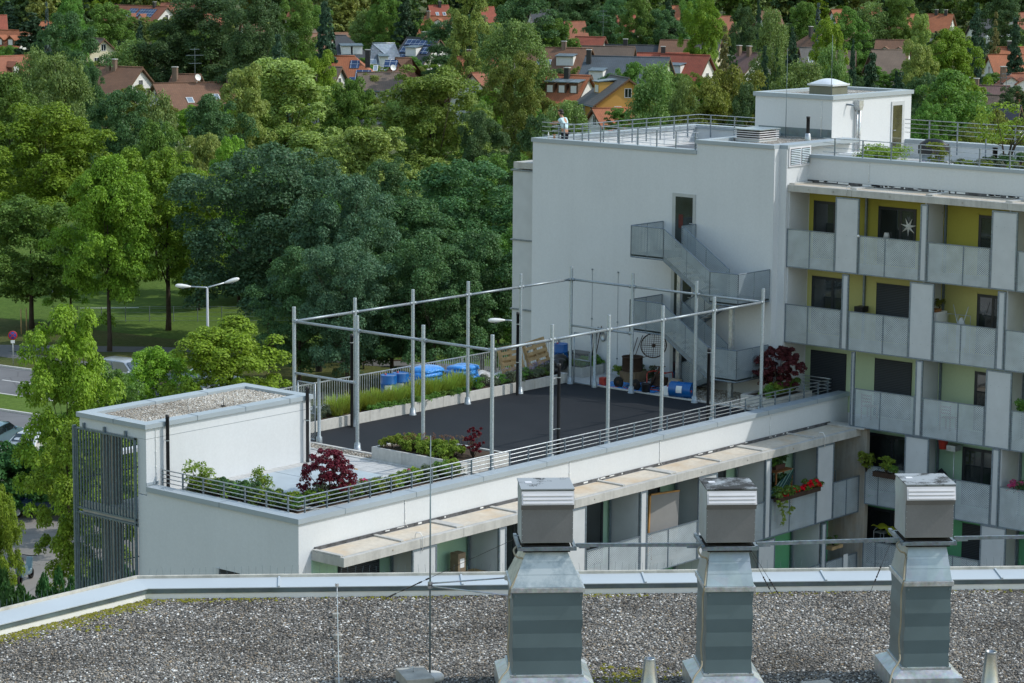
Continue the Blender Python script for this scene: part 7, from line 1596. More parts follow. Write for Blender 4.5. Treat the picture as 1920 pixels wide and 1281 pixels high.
# --- trees of the park, front row to back row
T = [('oak', 505, 272, 178, 330, 'big blue-green oak in the park, centre of the front row behind the lamp'),
 ('oak', 640, 330, 172, 210, 'dark blue-green oak right of the big oak, above the court frame'),
 ('maple', 312, 285, 186, 215, 'bright green maple left of the big blue-green oak'),
 ('maple', 200, 308, 177, 190, 'mid green maple with a bare trunk base over the lawn, left of the bright maple'),
 ('green', 55, 375, 188, 200, 'olive brown tree at the left photo edge above the no-stopping sign'),
 ('dark', 860, 300, 190, 270, 'very dark green tree directly left of the tall block gable'),
 ('dark', 760, 385, 176, 230, 'dark green tree behind the blue wrapped pallets'),
 ('green', 935, 290, 215, 170, 'green tree whose top meets the tall block gable corner'),
 ('maple', 85, 205, 222, 260, 'big light green maple at the left with layered branches'),
 ('green', 20, 150, 250, 170, 'bright green tree in the upper left corner below the red-roofed house'),
 ('linden', 690, 235, 222, 190, 'pale olive linden above the dark oaks, left of the brown beech'),
 ('linden', 600, 250, 235, 170, 'pale olive linden peeking over the big blue-green oak'),
 ('beech', 808, 128, 255, 225, 'large olive brown beech in the middle of the picture'),
 ('beech', 965, 104, 275, 118, 'olive brown beech beside the man, narrower than its neighbour'),
 ('linden', 540, 108, 265, 225, 'pale olive linden right of the brown-roofed house with the dish'),
 ('linden', 455, 130, 258, 120, 'pale olive linden touching the right end of the brown-roofed house'),
 ('dark', 400, 185, 238, 160, 'dark round tree in front of the brown-roofed house'),
 ('birch', 292, 168, 248, 110, 'light green birch left of the brown-roofed house'),
 ('dark', 225, 165, 245, 140, 'dark green tree between the birch and the light green maple'),
 ('linden', 385, 250, 205, 110, 'small pale olive tree above the bright green maple'),
 ('maple', 445, 262, 200, 110, 'yellowish maple squeezed between bright maple and big oak'),
 ('green', 290, 235, 215, 110, 'dark-leaved green tree behind the bright green maple'),
 ('green', 655, 150, 262, 100, 'fresh green tree behind the pale lindens in front of the dark slate roofs'),
 ('dark', 905, 215, 240, 110, 'dark tree in the gap between the two olive beeches'),
 ('dark', 1010, 225, 205, 120, 'dark green tree just beyond the man on the roof'),
 ('maple', 225, 360, 205, 120, 'shaded maple behind the mid green maple'),
 ('green', 560, 330, 200, 170, 'shaded green tree deep in the park wood behind the big oak'),
 ('dark', 720, 300, 205, 150, 'shaded dark tree below the olive beech'),
 ('green', 370, 430, 196, 130, 'low shaded tree under the bright maple by the lamp'),
 ('dark', 620, 440, 192, 150, 'low shaded tree under the dark oak left of the far court corner'),
 ('maple', 130, 430, 190, 110, 'thin shaded maple left of the bare trunk base'),
 # hinterland left
 ('spruce', 60, 20, 345, 110, 'dark shaggy conifer at the upper left edge above the orange roof'),
 ('dark', 120, 30, 340, 125, 'dark tree left of the small cream gable'),
 ('birch', 105, 95, 295, 115, 'yellowish weeping birch in front of the small cream gable'),
 ('birch', 60, 85, 305, 80, 'pale weeping birch left of the yellowish birch'),
 ('dark', 165, 120, 300, 70, 'narrow dark tree right of the yellowish birch'),
 ('birch', 245, 70, 320, 100, 'grey green willow left of the big dark beech'),
 ('dark', 395, 0, 345, 200, 'big dark beech with drooping foliage at the top left centre'),
 ('dark', 480, -8, 352, 130, 'big dark beech at the right of the drooping one, behind the tv aerial'),
 ('dark', 320, 40, 335, 120, 'dark tree behind the tv aerial, left of the big dark beech'),
 ('green', 200, 8, 420, 100, 'mid green tree left of the red roofs with solar panels at the top'),
 ('spruce', 15, 0, 430, 60, 'dark spruce in the upper left photo corner'),
 ('bluespruce', 87, -5, 425, 22, 'pale blue spruce near the upper left corner'),
 ('green', 130, -5, 430, 70, 'green tree beside the pale blue spruce at the upper left'),
 ('spruce', 262, 35, 402, 46, 'dark conifer below the red roofs with solar panels'),
 ('spruce', 520, 60, 330, 60, 'dark green conifer left of the brown chalet roofs'),
 ('young', 600, 95, 300, 75, 'bright yellow-green tree below the brown chalet roofs'),
 ('green', 555, -5, 420, 90, 'mid green tree at the top, right of the big dark beech'),
 ('green', 590, 10, 425, 70, 'dark green tree at the top beside the small orange roof'),
 ('spruce', 610, -12, 400, 60, 'dark spruce at the top, left of the weeping green tree'),
 ('birch', 690, 15, 390, 100, 'blue-green weeping tree behind the white dormer houses'),
 ('spruce', 760, -10, 392, 75, 'broad dark cedar left of the orange house with chimneys'),
 ('green', 720, -8, 470, 90, 'pale green tree at the top edge, left of the cedar'),
 ('green', 800, 40, 372, 60, 'light green tree below the orange house with chimneys'),
 ('linden', 880, -12, 385, 90, 'olive yellow tree at the top centre'),
 ('dark', 860, 30, 350, 130, 'dark round tree right of the solar roof with white dormer'),
 ('birch', 965, 32, 360, 110, 'light green weeping birch in the middle above the narrow beech'),
 ('birch', 935, 60, 345, 80, 'light green weeping birch touching the dark round tree'),
 ('dark', 985, -12, 430, 140, 'dark wood-like tree at the top centre'),
 ('green', 1048, 35, 385, 75, 'round dark green tree left of the brown gable roof'),
 ('dark', 1085, -5, 455, 100, 'dark tree at the top, above the round green tree'),
 ('green', 1195, 0, 440, 70, 'bright green tree at the top right of the tv aerial'),
 ('dark', 1145, 0, 450, 90, 'dark tree behind the tv aerial at the top'),
 ('spruce', 1255, -8, 470, 60, 'dark conifer at the top left of the pine group'),
 ('dark', 1240, 22, 405, 95, 'dark crown above the red roof with white gable'),
 ('maple', 1320, -5, 430, 80, 'green tree at the top above the red roof with white gable'),
 ('green', 1300, 5, 415, 80, 'rounded green tree right of the dark crown at the top'),
 ('pale', 1360, 45, 385, 36, 'brownish tinged spruce left of the dark column'),
 ('thuja', 1376, 60, 380, 24, 'narrow dark columnar conifer beside the brownish spruce'),
 ('dark', 1395, 10, 440, 60, 'dark green tree behind the columnar conifer'),
 ('birch', 1450, 10, 400, 75, 'tall grey green weeping birch right of the columnar conifer'),
 ('spruce', 1435, 82, 350, 36, 'small dark spruce below the weeping birch'),
 ('spruce', 1487, 46, 370, 44, 'dark spruce with pale tips left of the brown hipped roofs'),
 ('thuja', 1457, 88, 352, 20, 'slim dark column conifer between two spruces'),
 ('spruce', 1423, -5, 460, 30, 'thin dark conifer at the top, left of the weeping birch'),
 ('bluespruce', 1535, -2, 440, 30, 'pale blue spruce at the top right'),
 ('young', 1555, 36, 372, 66, 'flat-topped yellowish pollard in front of the brown roof'),
 ('green', 1510, 5, 445, 70, 'green tree left of the pale blue spruce at the top right'),
 ('birch', 1640, 0, 410, 90, 'tall light weeping tree right of the pollard'),
 ('green', 1590, 20, 430, 80, 'mid green tree between pollard and weeping tree'),
 ('green', 1690, -8, 450, 80, 'soft green tree at the top right of the weeping tree'),
 ('linden', 1725, 25, 392, 54, 'olive yellow tree in front of the orange roofs at the right'),
 ('linden', 1725, 85, 318, 92, 'olive yellow linden behind the penthouse, left of the bright maple'),
 ('maple', 1780, 65, 330, 130, 'large bright green maple above the penthouse roof'),
 ('spruce', 1832, 0, 380, 60, 'tall dark spruce right of the orange house'),
 ('spruce', 1905, 28, 345, 56, 'dark spruce at the right photo edge'),
 ('dark', 1880, -8, 440, 90, 'dark trees above the flat white roof at the right'),
 ('pale', 1868, 20, 400, 30, 'thin brownish conifer near the right photo edge'),
 ('spruce', 1600, 68, 330, 30, 'slim dark spruce behind the domed rooflight'),
 ('birch', 1560, 78, 318, 60, 'feathery larch left of the domed rooflight'),
 ('spruce', 1635, 95, 308, 80, 'loose green pine with spreading limbs behind the rooflight'),
 ('birch', 1500, 108, 305, 110, 'yellowish birch with pale limbs behind the penthouse, left part'),
 ('rust', 1380, 130, 262, 130, 'orange tinged olive tree left of the penthouse'),
 ('rust', 1330, 150, 258, 110, 'orange tinged olive tree behind the roof railing corner'),
 ('dark', 1405, 165, 240, 90, 'dark shrub-like tree touching the left penthouse wall'),
 ('birch', 1228, 112, 282, 110, 'green birch in front of the orange chalet'),
 ('birch', 1280, 140, 275, 70, 'thin green birch right of the orange chalet'),
 ('green', 1185, 118, 318, 60, 'small green tree left of the orange chalet'),
 ('birch', 1060, 185, 265, 90, 'wispy green tree behind the man on the roof'),
 ('birch', 905, 185, 262, 60, 'drooping green birch between the two olive beeches'),
 ('green', 1790, 145, 262, 190, 'wide green tree right of the penthouse, behind the glazed door'),
 ('dark', 1730, 140, 275, 110, 'dark green tree against the right end of the penthouse'),
 ('green', 1745, 200, 245, 100, 'fresh green lower tree right of the penthouse wall'),
 ('rust', 1895, 215, 238, 120, 'orange tinged bush-like tree at the right edge above the railing'),
 ('rust', 1830, 235, 232, 110, 'brownish green tree behind the young terrace tree'),
 ('dark', 1905, 165, 262, 70, 'dark green tree beside the blue-tiled gable'),
 ('spruce', 1690, 130, 295, 60, 'dark green pine above the right end of the penthouse'),
 ('green', 1130, 170, 300, 40, 'slim green tree beside the solar roof')]
for (kd, u, vt, d, w, lb) in T:
    for (ha, hb, hv, hd_) in HOUSES:                            # a crown that rises above a visible roof stands behind that house
        ov_ = min(u+w*.42, hb-8)-max(u-w*.42, ha+6)
        if vt < hv+3 and d < hd_+8 and ov_ > .35*(hb-ha-14) and d > 225 and hd_-d < 90 and kd not in ('linden', 'beech', 'rust', 'maple', 'young'): d = hd_+9
    tree(kd, u, vt, d, w, lb)
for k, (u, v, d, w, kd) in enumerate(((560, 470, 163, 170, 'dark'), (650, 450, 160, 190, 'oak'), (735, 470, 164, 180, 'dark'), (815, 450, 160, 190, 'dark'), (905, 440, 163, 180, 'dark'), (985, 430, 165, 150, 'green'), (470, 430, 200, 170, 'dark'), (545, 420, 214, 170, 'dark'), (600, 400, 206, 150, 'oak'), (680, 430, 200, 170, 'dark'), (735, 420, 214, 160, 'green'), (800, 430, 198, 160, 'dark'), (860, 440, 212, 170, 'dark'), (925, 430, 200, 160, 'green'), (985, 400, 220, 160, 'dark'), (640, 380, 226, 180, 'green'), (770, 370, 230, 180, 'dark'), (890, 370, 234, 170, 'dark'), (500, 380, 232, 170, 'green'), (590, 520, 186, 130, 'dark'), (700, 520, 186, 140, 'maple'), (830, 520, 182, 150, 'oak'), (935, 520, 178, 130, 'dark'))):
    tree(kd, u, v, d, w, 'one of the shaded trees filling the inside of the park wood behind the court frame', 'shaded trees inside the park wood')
# --- young trees and bushes between the wing and the street
tree('young', 122, 588, 118, 185, 'yellow-green young maple at the left with orange tips, standing by the street', zrot=.4)
tree('young', 425, 600, 140, 230, 'broad yellow-green young maple behind the penthouse roof')
tree('young', 300, 655, 143, 150, 'lower yellow-green maple left of the broad one, before the silver van')
tree('young', 160, 800, 104, 190, 'leafy young maple beside the slatted stair screen')
tree('young', -2, 900, 100, 95, 'young maple cut by the left photo edge, low down')
tree('green', 190, 690, 122, 170, 'blue-green lower tree behind the yellow-green maple at the left')
for (u, v, w, lab) in ((40, 838, 170, 'dark hedge bush behind the parked cars at the left'), (120, 850, 150, 'dark hedge bush left of the leafy young maple'), (200, 860, 120, 'dark hedge bush hidden behind the leafy young maple')): tree('hedge', u, v, 128, w, lab, cat='bush')
for k, (u, v, w, d, lab) in enumerate(((75, 1100, 110, 90, 'low dark bush at the lower left, right of the scooter'), (195, 1062, 120, 94, 'green bush at the foot of the slatted stair screen'), (135, 1092, 110, 90, 'low green bush in front of the yard'), (20, 1110, 130, 86, 'bush just beyond the near parapet at the left edge'), (-10, 1040, 70, 92, 'green bush at the left photo edge below the young maple'), (235, 1075, 90, 92, 'narrow green bush against the stair screen corner'))): tree('hedge', u, v, d, w, lab, cat='bush')
# --- far trees that fill the rows between and beyond the gardens; individually placed, sharing a few crowns
rg_ = random.Random(5)
for (ha, hb, hv, hd_) in HOUSES:                                # hedges and small trees standing before the house fronts
    px = FPX/hd_; u = ha-10
    while u < hb+8:
        w = rg_.uniform(3.2, 6.0)*px; v = hv+rg_.uniform(2.3, 3.9)*px+4
        tree(('green', 'dark', 'linden', 'birch', 'maple', 'rust', 'green', 'dark')[rg_.randrange(8)], u+w*.4, v, hd_-rg_.uniform(9, 16), w, 'one of the small garden trees and hedges hiding the house fronts below the roofs', 'small garden trees before the house fronts', name='garden_bush', cat='bush')
        u += w*.72
rf_ = random.Random(77); kinds = ['green', 'dark', 'linden', 'maple', 'green', 'birch', 'dark', 'spruce', 'rust', 'green']
def band(d0, d1, n, umin, umax, hmin, hmax, label, group, skip=()):
    for k in range(n):
        u = umin+(umax-umin)*(k+rf_.uniform(.1, .9))/n; d = rf_.uniform(d0, d1)
        kd = kinds[rf_.randrange(len(kinds))]; h = rf_.uniform(hmin, hmax)
        d_ = ray(u, 300); hd = math.hypot(d_.x, d_.y); P = Vector((CAM.x+d_.x/hd*d, CAM.y+d_.y/hd*d, GZ+h))
        rel = P-CAM; dep = rel.dot(FWD); v = 640.5-FPX*rel.dot(UPV)/dep
        w = h*.62*FPX/d*(.5 if kd in ('spruce',) else 1)
        ok = True
        for (ha, hb, hv, hd_) in HOUSES:                        # gardens leave the roofs in sight
            if d < hd_+6 and u+w*.42 > ha and u-w*.42 < hb:
                if abs(d-hd_) < 9 and ha-4 < u < hb+4: ok = False
                v = max(v, hv+34)
        if not ok: continue
        H_ = far(u, v, d).z-GZ
        if H_ < 1.8: continue
        w = min(w, H_*.75*FPX/d)
        tree(kd, u, v, d, w, label, group)
def wood(name, rows, seed):
    """far-off wood that reads as one mass: a single object"""
    r = np.random.RandomState(seed); mats = [lm[k] for k in ('green', 'dark', 'linden', 'maple', 'birch', 'spruce')]; Vs = []; Ms = []
    prot = []
    for q, kd in enumerate(('round', 'oval', 'broad', 'round', 'weep', 'cone')): C, rad = crown_points(kd, 1.0, .30 if kd != 'cone' else .16, .06, 60, 500+q); m = leaf_mesh('x', C, rad, 55, .034, mats[q], 600+q, up=.45); a = np.empty(len(m.vertices)*3, np.float32); m.vertices.foreach_get('co', a); prot.append(a.reshape(-1, 3)); bpy.data.meshes.remove(m)
    for (d0, d1, n, umin, umax, hmin, hmax) in rows:
        for k in range(n):
            u = umin+(umax-umin)*(k+r.uniform(.1, .9))/n; d = r.uniform(d0, d1); d_ = ray(u, 300); hd = math.hypot(d_.x, d_.y); q = (0, 1, 0, 3, 2, 1, 4, 5, 0, 1)[r.randint(10)]; hh = r.uniform(hmin, hmax)
            if any(abs(d-hd_) < 10 and ha-8 < u < hb+8 for ha, hb, hv, hd_ in HOUSES): continue
            for ha, hb, hv, hd_ in HOUSES:
                if d < hd_ and u+hh*.3*FPX/d > ha and u-hh*.3*FPX/d < hb: hh = min(hh, max(1.5, far(u, hv+30, d).z-GZ))
            th = r.uniform(0, 6.28); c, s_ = math.cos(th), math.sin(th); P = prot[q]; X = np.stack([P[:, 0]*c-P[:, 1]*s_, P[:, 0]*s_+P[:, 1]*c, P[:, 2]], 1)*np.array([max(hh, 7), max(hh, 7), hh]); X += np.array([CAM.x+d_.x/hd*d, CAM.y+d_.y/hd*d, GZ]); Vs.append(X); Ms.append(np.full(len(P)//4, (0, 1, 2, 3, 4, 5)[q] if r.uniform() < .7 else r.randint(5), np.int32))
    V = np.concatenate(Vs).astype(np.float32); Mi = np.concatenate(Ms); n = len(Mi); me = bpy.data.meshes.new(name); me.vertices.add(4*n); me.vertices.foreach_set('co', V.reshape(-1)); me.loops.add(4*n); me.loops.foreach_set('vertex_index', np.arange(4*n, dtype=np.int32)); me.polygons.add(n); me.polygons.foreach_set('loop_start', np.arange(0, 4*n, 4, dtype=np.int32))
    for m in mats: me.materials.append(m)
    me.polygons.foreach_set('material_index', Mi); me.update(calc_edges=True); return tag(link(name, me), 'distant belt of mixed treetops closing the view along the top of the picture', 'wood', kind='stuff')
wood('far_wood', [(780, 920, 60, -80, 2000, 20, 29), (640, 740, 60, -60, 1980, 15, 22), (540, 625, 46, -60, 1980, 12, 17)], 8)
band(455, 520, 26, -40, 1960, 8, 12.5, 'one of the distant garden trees between the upper rows of houses', 'distant garden trees between the upper house rows')
band(390, 440, 24, -40, 1960, 6, 9.5, 'one of the low garden trees between the middle rows of houses', 'low garden trees between the middle house rows')
band(320, 370, 22, -40, 1960, 5, 8, 'one of the low garden trees around the nearest row of houses', 'low garden trees around the nearest houses')
band(262, 312, 20, 180, 1960, 5, 8.5, 'one of the bushy trees between park wood and first houses', 'bushy trees between park and first houses')
# ------------------------------------------------------------------ cars
PAINT = {}
def paint(name, c):
    if name in PAINT: return PAINT[name]
    t = NT(name+'_paint', .3, .5, .25); t.b.inputs['Coat Weight'].default_value = .8; t.b.inputs['Coat Roughness'].default_value = .06; PAINT[name] = t.color(t.ramp(t.noise(t.pos(), 2, 3), [(.3, tuple(x*.94 for x in c)), (.7, tuple(min(1, x*1.05) for x in c))])); return PAINT[name]
m_carglass = glass('car_glass', (.02, .03, .035), .03)
m_tail = varied('tail_lamp', (.45, .02, .02), .1, 5, .2, .6); m_head = varied('head_lamp', (.7, .72, .74), .05, 5, .12, .7)
def car(u, v, rz, pname, col, label, typ='hatch', z=GZ):
    p = gp(u, v, z); o = empty('parked_car', (p.x, p.y, z), rz, label, 'car', 'cars parked by the street'); P = paint(pname, col)
    L = 4.3; W = .88
    if typ == 'van': side = [(-2.15, .35), (-2.2, .62), (-2.05, .92), (-1.2, 1.06), (-.45, 1.60), (.1, 1.70), (1.4, 1.68), (1.95, 1.48), (2.15, 1.0), (2.18, .45), (2.05, .28), (-2.0, .28)]
    elif typ == 'sedan': side = [(-2.25, .35), (-2.28, .60), (-2.1, .80), (-1.1, .93), (-.45, 1.36), (.1, 1.43), (.75, 1.40), (1.45, 1.02), (2.15, .96), (2.25, .6), (2.2, .32), (-2.15, .28)]
    else: side = [(-2.0, .35), (-2.05, .60), (-1.9, .84), (-1.05, .98), (-.35, 1.42), (.2, 1.50), (1.2, 1.45), (1.75, 1.15), (1.98, .85), (2.0, .45), (1.92, .28), (-1.9, .28)]
    # body lofted across with tumblehome; sections from the belt line up move inwards
    ys = [-W, -W*.93, -W*.6, 0, W*.6, W*.93, W]; vs = []; n = len(side)
    for y in ys:
        e = abs(y)/W
        for x, zz in side:
            inn = 1.0 if zz < .95 else 1-.22*min(1, (zz-.95)/.55); drop = .05*max(0, e-.6)/.4 if zz > .7 else 0
            vs.append((x*(1-.03*e**4), y*inn, zz-drop-(.10*max(0, e-.9)/.1 if zz > 1.2 else 0)))
    m = len(ys); fs = [(i*n+j, i*n+(j+1) % n, (i+1)*n+(j+1) % n, (i+1)*n+j) for i in range(m-1) for j in range(n)]+[tuple(range(n-1, -1, -1)), tuple(range((m-1)*n, m*n))]
    mb = MB(); mb.add(vs, fs, False); body = mb.build('car_body', P, o, local=True, bevel=.03)
    for pl in body.data.polygons: pl.use_smooth = True
    # glasshouse
    top = max(z_ for _, z_ in side); i4 = side[3]; i5 = side[4]; ia, ib, ic = side[6], side[7], side[8]
    mb = MB(); q = .012; wi = W*.86
    def lerp(a, b, f): return (a[0]+(b[0]-a[0])*f, a[1]+(b[1]-a[1])*f)
    a, b = lerp(i4, i5, .08), lerp(i4, i5, .90); mb.add([(a[0]-.02, -W*.86, a[1]+q), (a[0]-.02, W*.86, a[1]+q), (b[0]-.02, W*.70, b[1]+q), (b[0]-.02, -W*.70, b[1]+q)], [(0,1,2,3)]); mb.build('windscreen', m_carglass, o, local=True)
    mb = MB(); a, b = lerp(ib, ic, .1) if typ != 'sedan' else lerp(ia, ib, .85), lerp(ia, ib, .25); 
    c1 = lerp(ib, ic, .35) if typ != 'sedan' else a
    mb.add([(c1[0]+.03, -W*.8, c1[1]), (c1[0]+.03, W*.8, c1[1]), (b[0]+.06, W*.66, b[1]+.01), (b[0]+.06, -W*.66, b[1]+.01)], [(0,1,2,3)]); mb.build('rear_window', m_carglass, o, local=True)
    for s in (-1, 1):
        mb = MB(); zb = 1.0 if typ != 'sedan' else .96; zt = top-.13; x0, x1 = i4[0]+.22, (ib[0]-.1 if typ != 'sedan' else ib[0]-.35); xt0, xt1 = i5[0]+.05, ia[0]-.05 if typ != 'van' else ib[0]-.25
        yb, yt = W*.985, W*.83
        for f0, f1 in ((0, .46), (.5, 1)): mb.add([(x0+(x1-x0)*f0, s*yb, zb), (x0+(x1-x0)*f1, s*yb, zb), (xt0+(xt1-xt0)*f1, s*yt, zt), (xt0+(xt1-xt0)*f0, s*yt, zt)], [(0,1,2,3)])
        mb.build('side_window', m_carglass, o, local=True)
        mb = MB(); mb.ext([(side[1][0]+.02, s*W*.62, .62), (side[1][0]+.02, s*W*.95, .66), (side[2][0]-.02, s*W*.95, .80), (side[2][0]-.06, s*W*.62, .74)], (.12, 0, .02)); mb.build('headlight', m_head, o, local=True)
        mb = MB(); mb.box(side[-3][0]-.06, side[-3][0]+.02, s*W*.70, s*W*.97, .72, .90); mb.build('tail_light', m_tail, o, local=True)
        mb = MB(); mb.lathe((x0+.05, s*(W+.02), zb+.02), [(0, -.09), (.07, -.05), (.08, .05), (0, .09)], 10, ax=(0, 1, 0)); mb.build('wing_mirror', P, o, local=True)
        for x in (-1.35, 1.3):
            mb = MB(); mb.lathe((x, s*(W-.16), .32), [(.2, 0), (.31, 0), (.325, .03), (.325, .15), (.31, .18), (.2, .18)], 22, ax=(0, s, 0)); w = mb.build('wheel', m_rubber, o, local=True)
            mb = MB(); mb.lathe((x, s*(W+.015), .32), [(0, .01), (.05, .012), (.19, -.02), (.205, .0)], 16, ax=(0, s, 0)); mb.build('rim', m_zinclight, w, local=True)
    mb = MB(); mb.box(side[1][0]-.03, side[1][0]+.01, -.4, .4, .36, .5); mb.build('grille', m_black, o, local=True)
    return o
sang = math.atan2(sd.y, sd.x)
car(238, 722, sang+math.pi, 'silver', (.42, .45, .47), 'silver van-like car on the street behind the young maples', 'van')
car(352, 742, sang+math.pi, 'darkgrey', (.05, .055, .06), 'dark car half hidden by the broad young maple above the penthouse', 'hatch')
car(395, 728, sang+math.pi, 'white', (.7, .7, .7), 'light car glinting through the broad young maple', 'sedan')
car(-8, 838, sang-1.2, 'teal', (.10, .18, .22), 'blue-grey car at the left photo edge beside the near road', 'hatch')
car(75, 852, sang-1.35, 'whitetop', (.62, .64, .66), 'white-roofed car with dark sides under the young maple', 'hatch')
car(0, 925, sang+.35, 'grey', (.20, .22, .23), 'silver grey hatchback nose at the left photo edge', 'hatch')
car(78, 962, sang+.9, 'blue', (.02, .06, .16), 'dark blue car with a bright windscreen below the silver hatchback', 'sedan')
# scooter glimpsed between bushes
p = gp(46, 1092); o = empty('motor_scooter', (p.x, p.y, GZ), .5, 'dark scooter with a black top box at the yard edge', 'scooter'); mb = MB(); mb.ext([(-.6, -.15, .35), (.1, -.15, .35), (.2, -.15, .3), (.55, -.15, .3), (.7, -.15, 1.0), (.62, -.15, 1.02), (.45, -.15, .5), (.15, -.15, .45), (.05, -.15, .78), (-.7, -.15, .85)], (0, .3, 0)); mb.build('scooter_body', paint('teal', (.1, .18, .22)), o, local=True, bevel=.04)
for x in (-.55, .75):
    mb = MB(); mb.lathe((x, -.05, .24), [(.12, 0), (.24, 0), (.24, .1), (.12, .1)], 16, ax=(0, 1, 0)); mb.build('wheel', m_rubber, o, local=True)
mb = MB(); mb.box(-.95, -.5, -.22, .22, .92, 1.28); mb.build('top_box', m_black, o, local=True, bevel=.08); mb = MB(); mb.tube([(.62, -.35, 1.1), (.68, 0, 1.05), (.62, .35, 1.1)], .02, 6); mb.build('handlebar', m_black, o, local=True)
# ------------------------------------------------------------------ street furniture
def lamp_head(mb, tip, root):
    d = (Vector(tip)-Vector(root)).normalized()
    return MB().lathe(Vector(root), [(.0, -.02), (.06, 0), (.09, .12), (.14, .3), (.17, .55), (.15, .78), (.07, .9), (0, .92)], 14, ax=d, sx=1.0, sy=.75)
P = gp(388, 772); P = Vector((44.2, 52.05, GZ)); o = empty('street_lamp', P, label='double-armed grey street lamp rising behind the young maples', cat='street lamp')
zt = -4.35; MB().tube([P, (P.x, P.y, GZ+3), (P.x, P.y, zt)], [.12, .10, .065], 10).build('pole', varied('lamp_grey', (.36, .38, .41), .06, 3, .5), o)
for q in (Vector((42.95, 53.1, -4.2)), Vector((45.4, 50.85, -3.85))):
    r0 = Vector((P.x, P.y, zt)); d = (q-r0); e_ = r0+d*.62
    MB().tube([r0, r0+d*.05+Vector((0,0,.02)), e_], .045, 8).build('arm', m_zinclight, o)
    hd = lamp_head(None, q, e_-d.normalized()*.05).build('lamp_head', m_winframe, o)
    mb = MB(); mb.lathe(e_+d.normalized()*.42-Vector((0, 0, .05)), [(0, -.13), (.09, -.10), (.13, 0), (.11, .02)], 12, ax=(0, 0, 1)); mb.build('lamp_glass', glass_sky, hd)
d_ = 140; q = far(917, 601, d_); r0 = far(968, 600, d_); o = empty('street_lamp', (r0.x, r0.y, GZ), label='single-armed street lamp whose head peeps out left of the gable', cat='street lamp')
MB().tube([(r0.x, r0.y, GZ), (r0.x, r0.y, r0.z-.05)], .09, 8, r2=.06).build('pole', bpy.data.materials['lamp_grey'], o); e_ = r0+(q-r0)*.42
MB().tube([r0-Vector((0, 0, .05)), e_], .04, 8).build('arm', m_zinclight, o); hd = lamp_head(None, q, e_).build('lamp_head', m_winframe, o); mb = MB(); mb.lathe(e_+(q-r0).normalized()*.5-Vector((0, 0, .05)), [(0, -.13), (.09, -.10), (.13, 0), (.11, .02)], 12); mb.build('lamp_glass', glass_sky, hd)
# no-stopping sign
P = gp(25, 688); o = empty('no_stopping_sign', (P.x, P.y, GZ), label='round blue no-stopping sign with red rim and cross on a pole at the left', cat='traffic sign'); MB().tube([(P.x, P.y, GZ), (P.x, P.y, GZ+2.35)], .035, 8).build('pole', m_zinc, o)
f_ = (CAM-P); f_.z = 0; f_.normalize(); sx_ = Vector((-f_.y, f_.x, 0)); c = Vector((P.x, P.y, GZ+2.1))+f_*.05
MB().lathe(c, [(0, 0), (.30, 0), (.30, .02), (0, .02)], 28, ax=f_).build('sign_disc', varied('sign_blue', (.03, .06, .30), .05, 3, .5), o)
mb = MB(); mb.lathe(c, [(.235, .024), (.30, .024), (.30, .021), (.235, .021)], 28, ax=f_)
for s in (-1, 1): a = (sx_*s+Vector((0, 0, 1))).normalized(); b = (sx_*-s+Vector((0, 0, 1))).normalized(); mb.obox(c+f_*.0215-a*.24-b*.028, a*.48, b*.056, f_*.0025)
mb.build('sign_marking', varied('sign_red', (.45, .02, .03), .05, 3, .5), o); mb = MB(); q = c-Vector((0, 0, .52)); mb.obox(q-sx_*.13, sx_*.26, (0, 0, .2), f_*.02); mb.build('sign_plate', m_white, o)
# benches, bin, tree stakes and the wire fence of the playing field
def bench(u, v, label, rz):
    p = gp(u, v, GZ+.1); o = empty('park_bench', (p.x, p.y, GZ+.1), rz, label, 'bench', 'benches along the park path'); mb = MB()
    for k in range(3): mb.box(-.9, .9, -.22+k*.15, -.10+k*.15, .42, .46)
    mb.build('seat', m_rust, o, local=True); mb = MB()
    for k in range(2): mb.box(-.9, .9, .24, .27, .58+k*.17, .70+k*.17)
    mb.build('backrest', m_rust, o, local=True)
    for x in (-.7, .7): mb = MB(); mb.box(x-.03, x+.03, -.2, .25, 0, .42); mb.box(x-.03, x+.03, .25, .29, 0, .9); mb.build('leg', m_black, o, local=True)
rzb = math.atan2(RGT.y, RGT.x)
bench(662, 692, 'dark park bench behind the bar fence, left of the two', rzb+.1); bench(752, 688, 'dark park bench behind the bar fence, above the wrapped sacks', rzb+.1)
p = gp(598, 697, GZ+.1); mb = MB(); mb.lathe((p.x, p.y, GZ+.1), [(.22, 0), (.25, .75), (.27, .78), (.2, .78)], 14); mb.thing('litter_bin', m_black, 'dark litter bin under the trees left of the benches', 'bin', loc=(p.x, p.y, GZ+.1))
for k, (u, v) in enumerate(((40, 627), (50, 625))):
    p = gp(u, v, GZ+.1); MB().tube([(p.x, p.y, GZ+.1), (p.x, p.y, GZ+1.9)], .04, 6).thing('tree_stake', m_wood, 'wooden tree stake on the lawn above the sign, ' + ('left one', 'right one')[k], 'stake', 'tree stakes on the lawn', loc=(p.x, p.y, GZ+.1))
o = empty('wire_fence', tuple(gp(300, 607).xy)+(GZ,), label='low thin wire fence between tree lawn and playing field', cat='fence'); mb = MB(); A = gp(100, 606); B = gp(640, 606); n = 12
for k in range(n+1): q = A.lerp(B, k/n); mb.tube([(q.x, q.y, GZ), (q.x, q.y, GZ+1.25)], .03, 5)
mb.build('post', m_frame, o); mb = MB()
for z in (.2, .5, .8, 1.1, 1.22): mb.tube([(A.x, A.y, GZ+z), (B.x, B.y, GZ+z)], .008, 4)
mb.build('wire', m_frame, o)
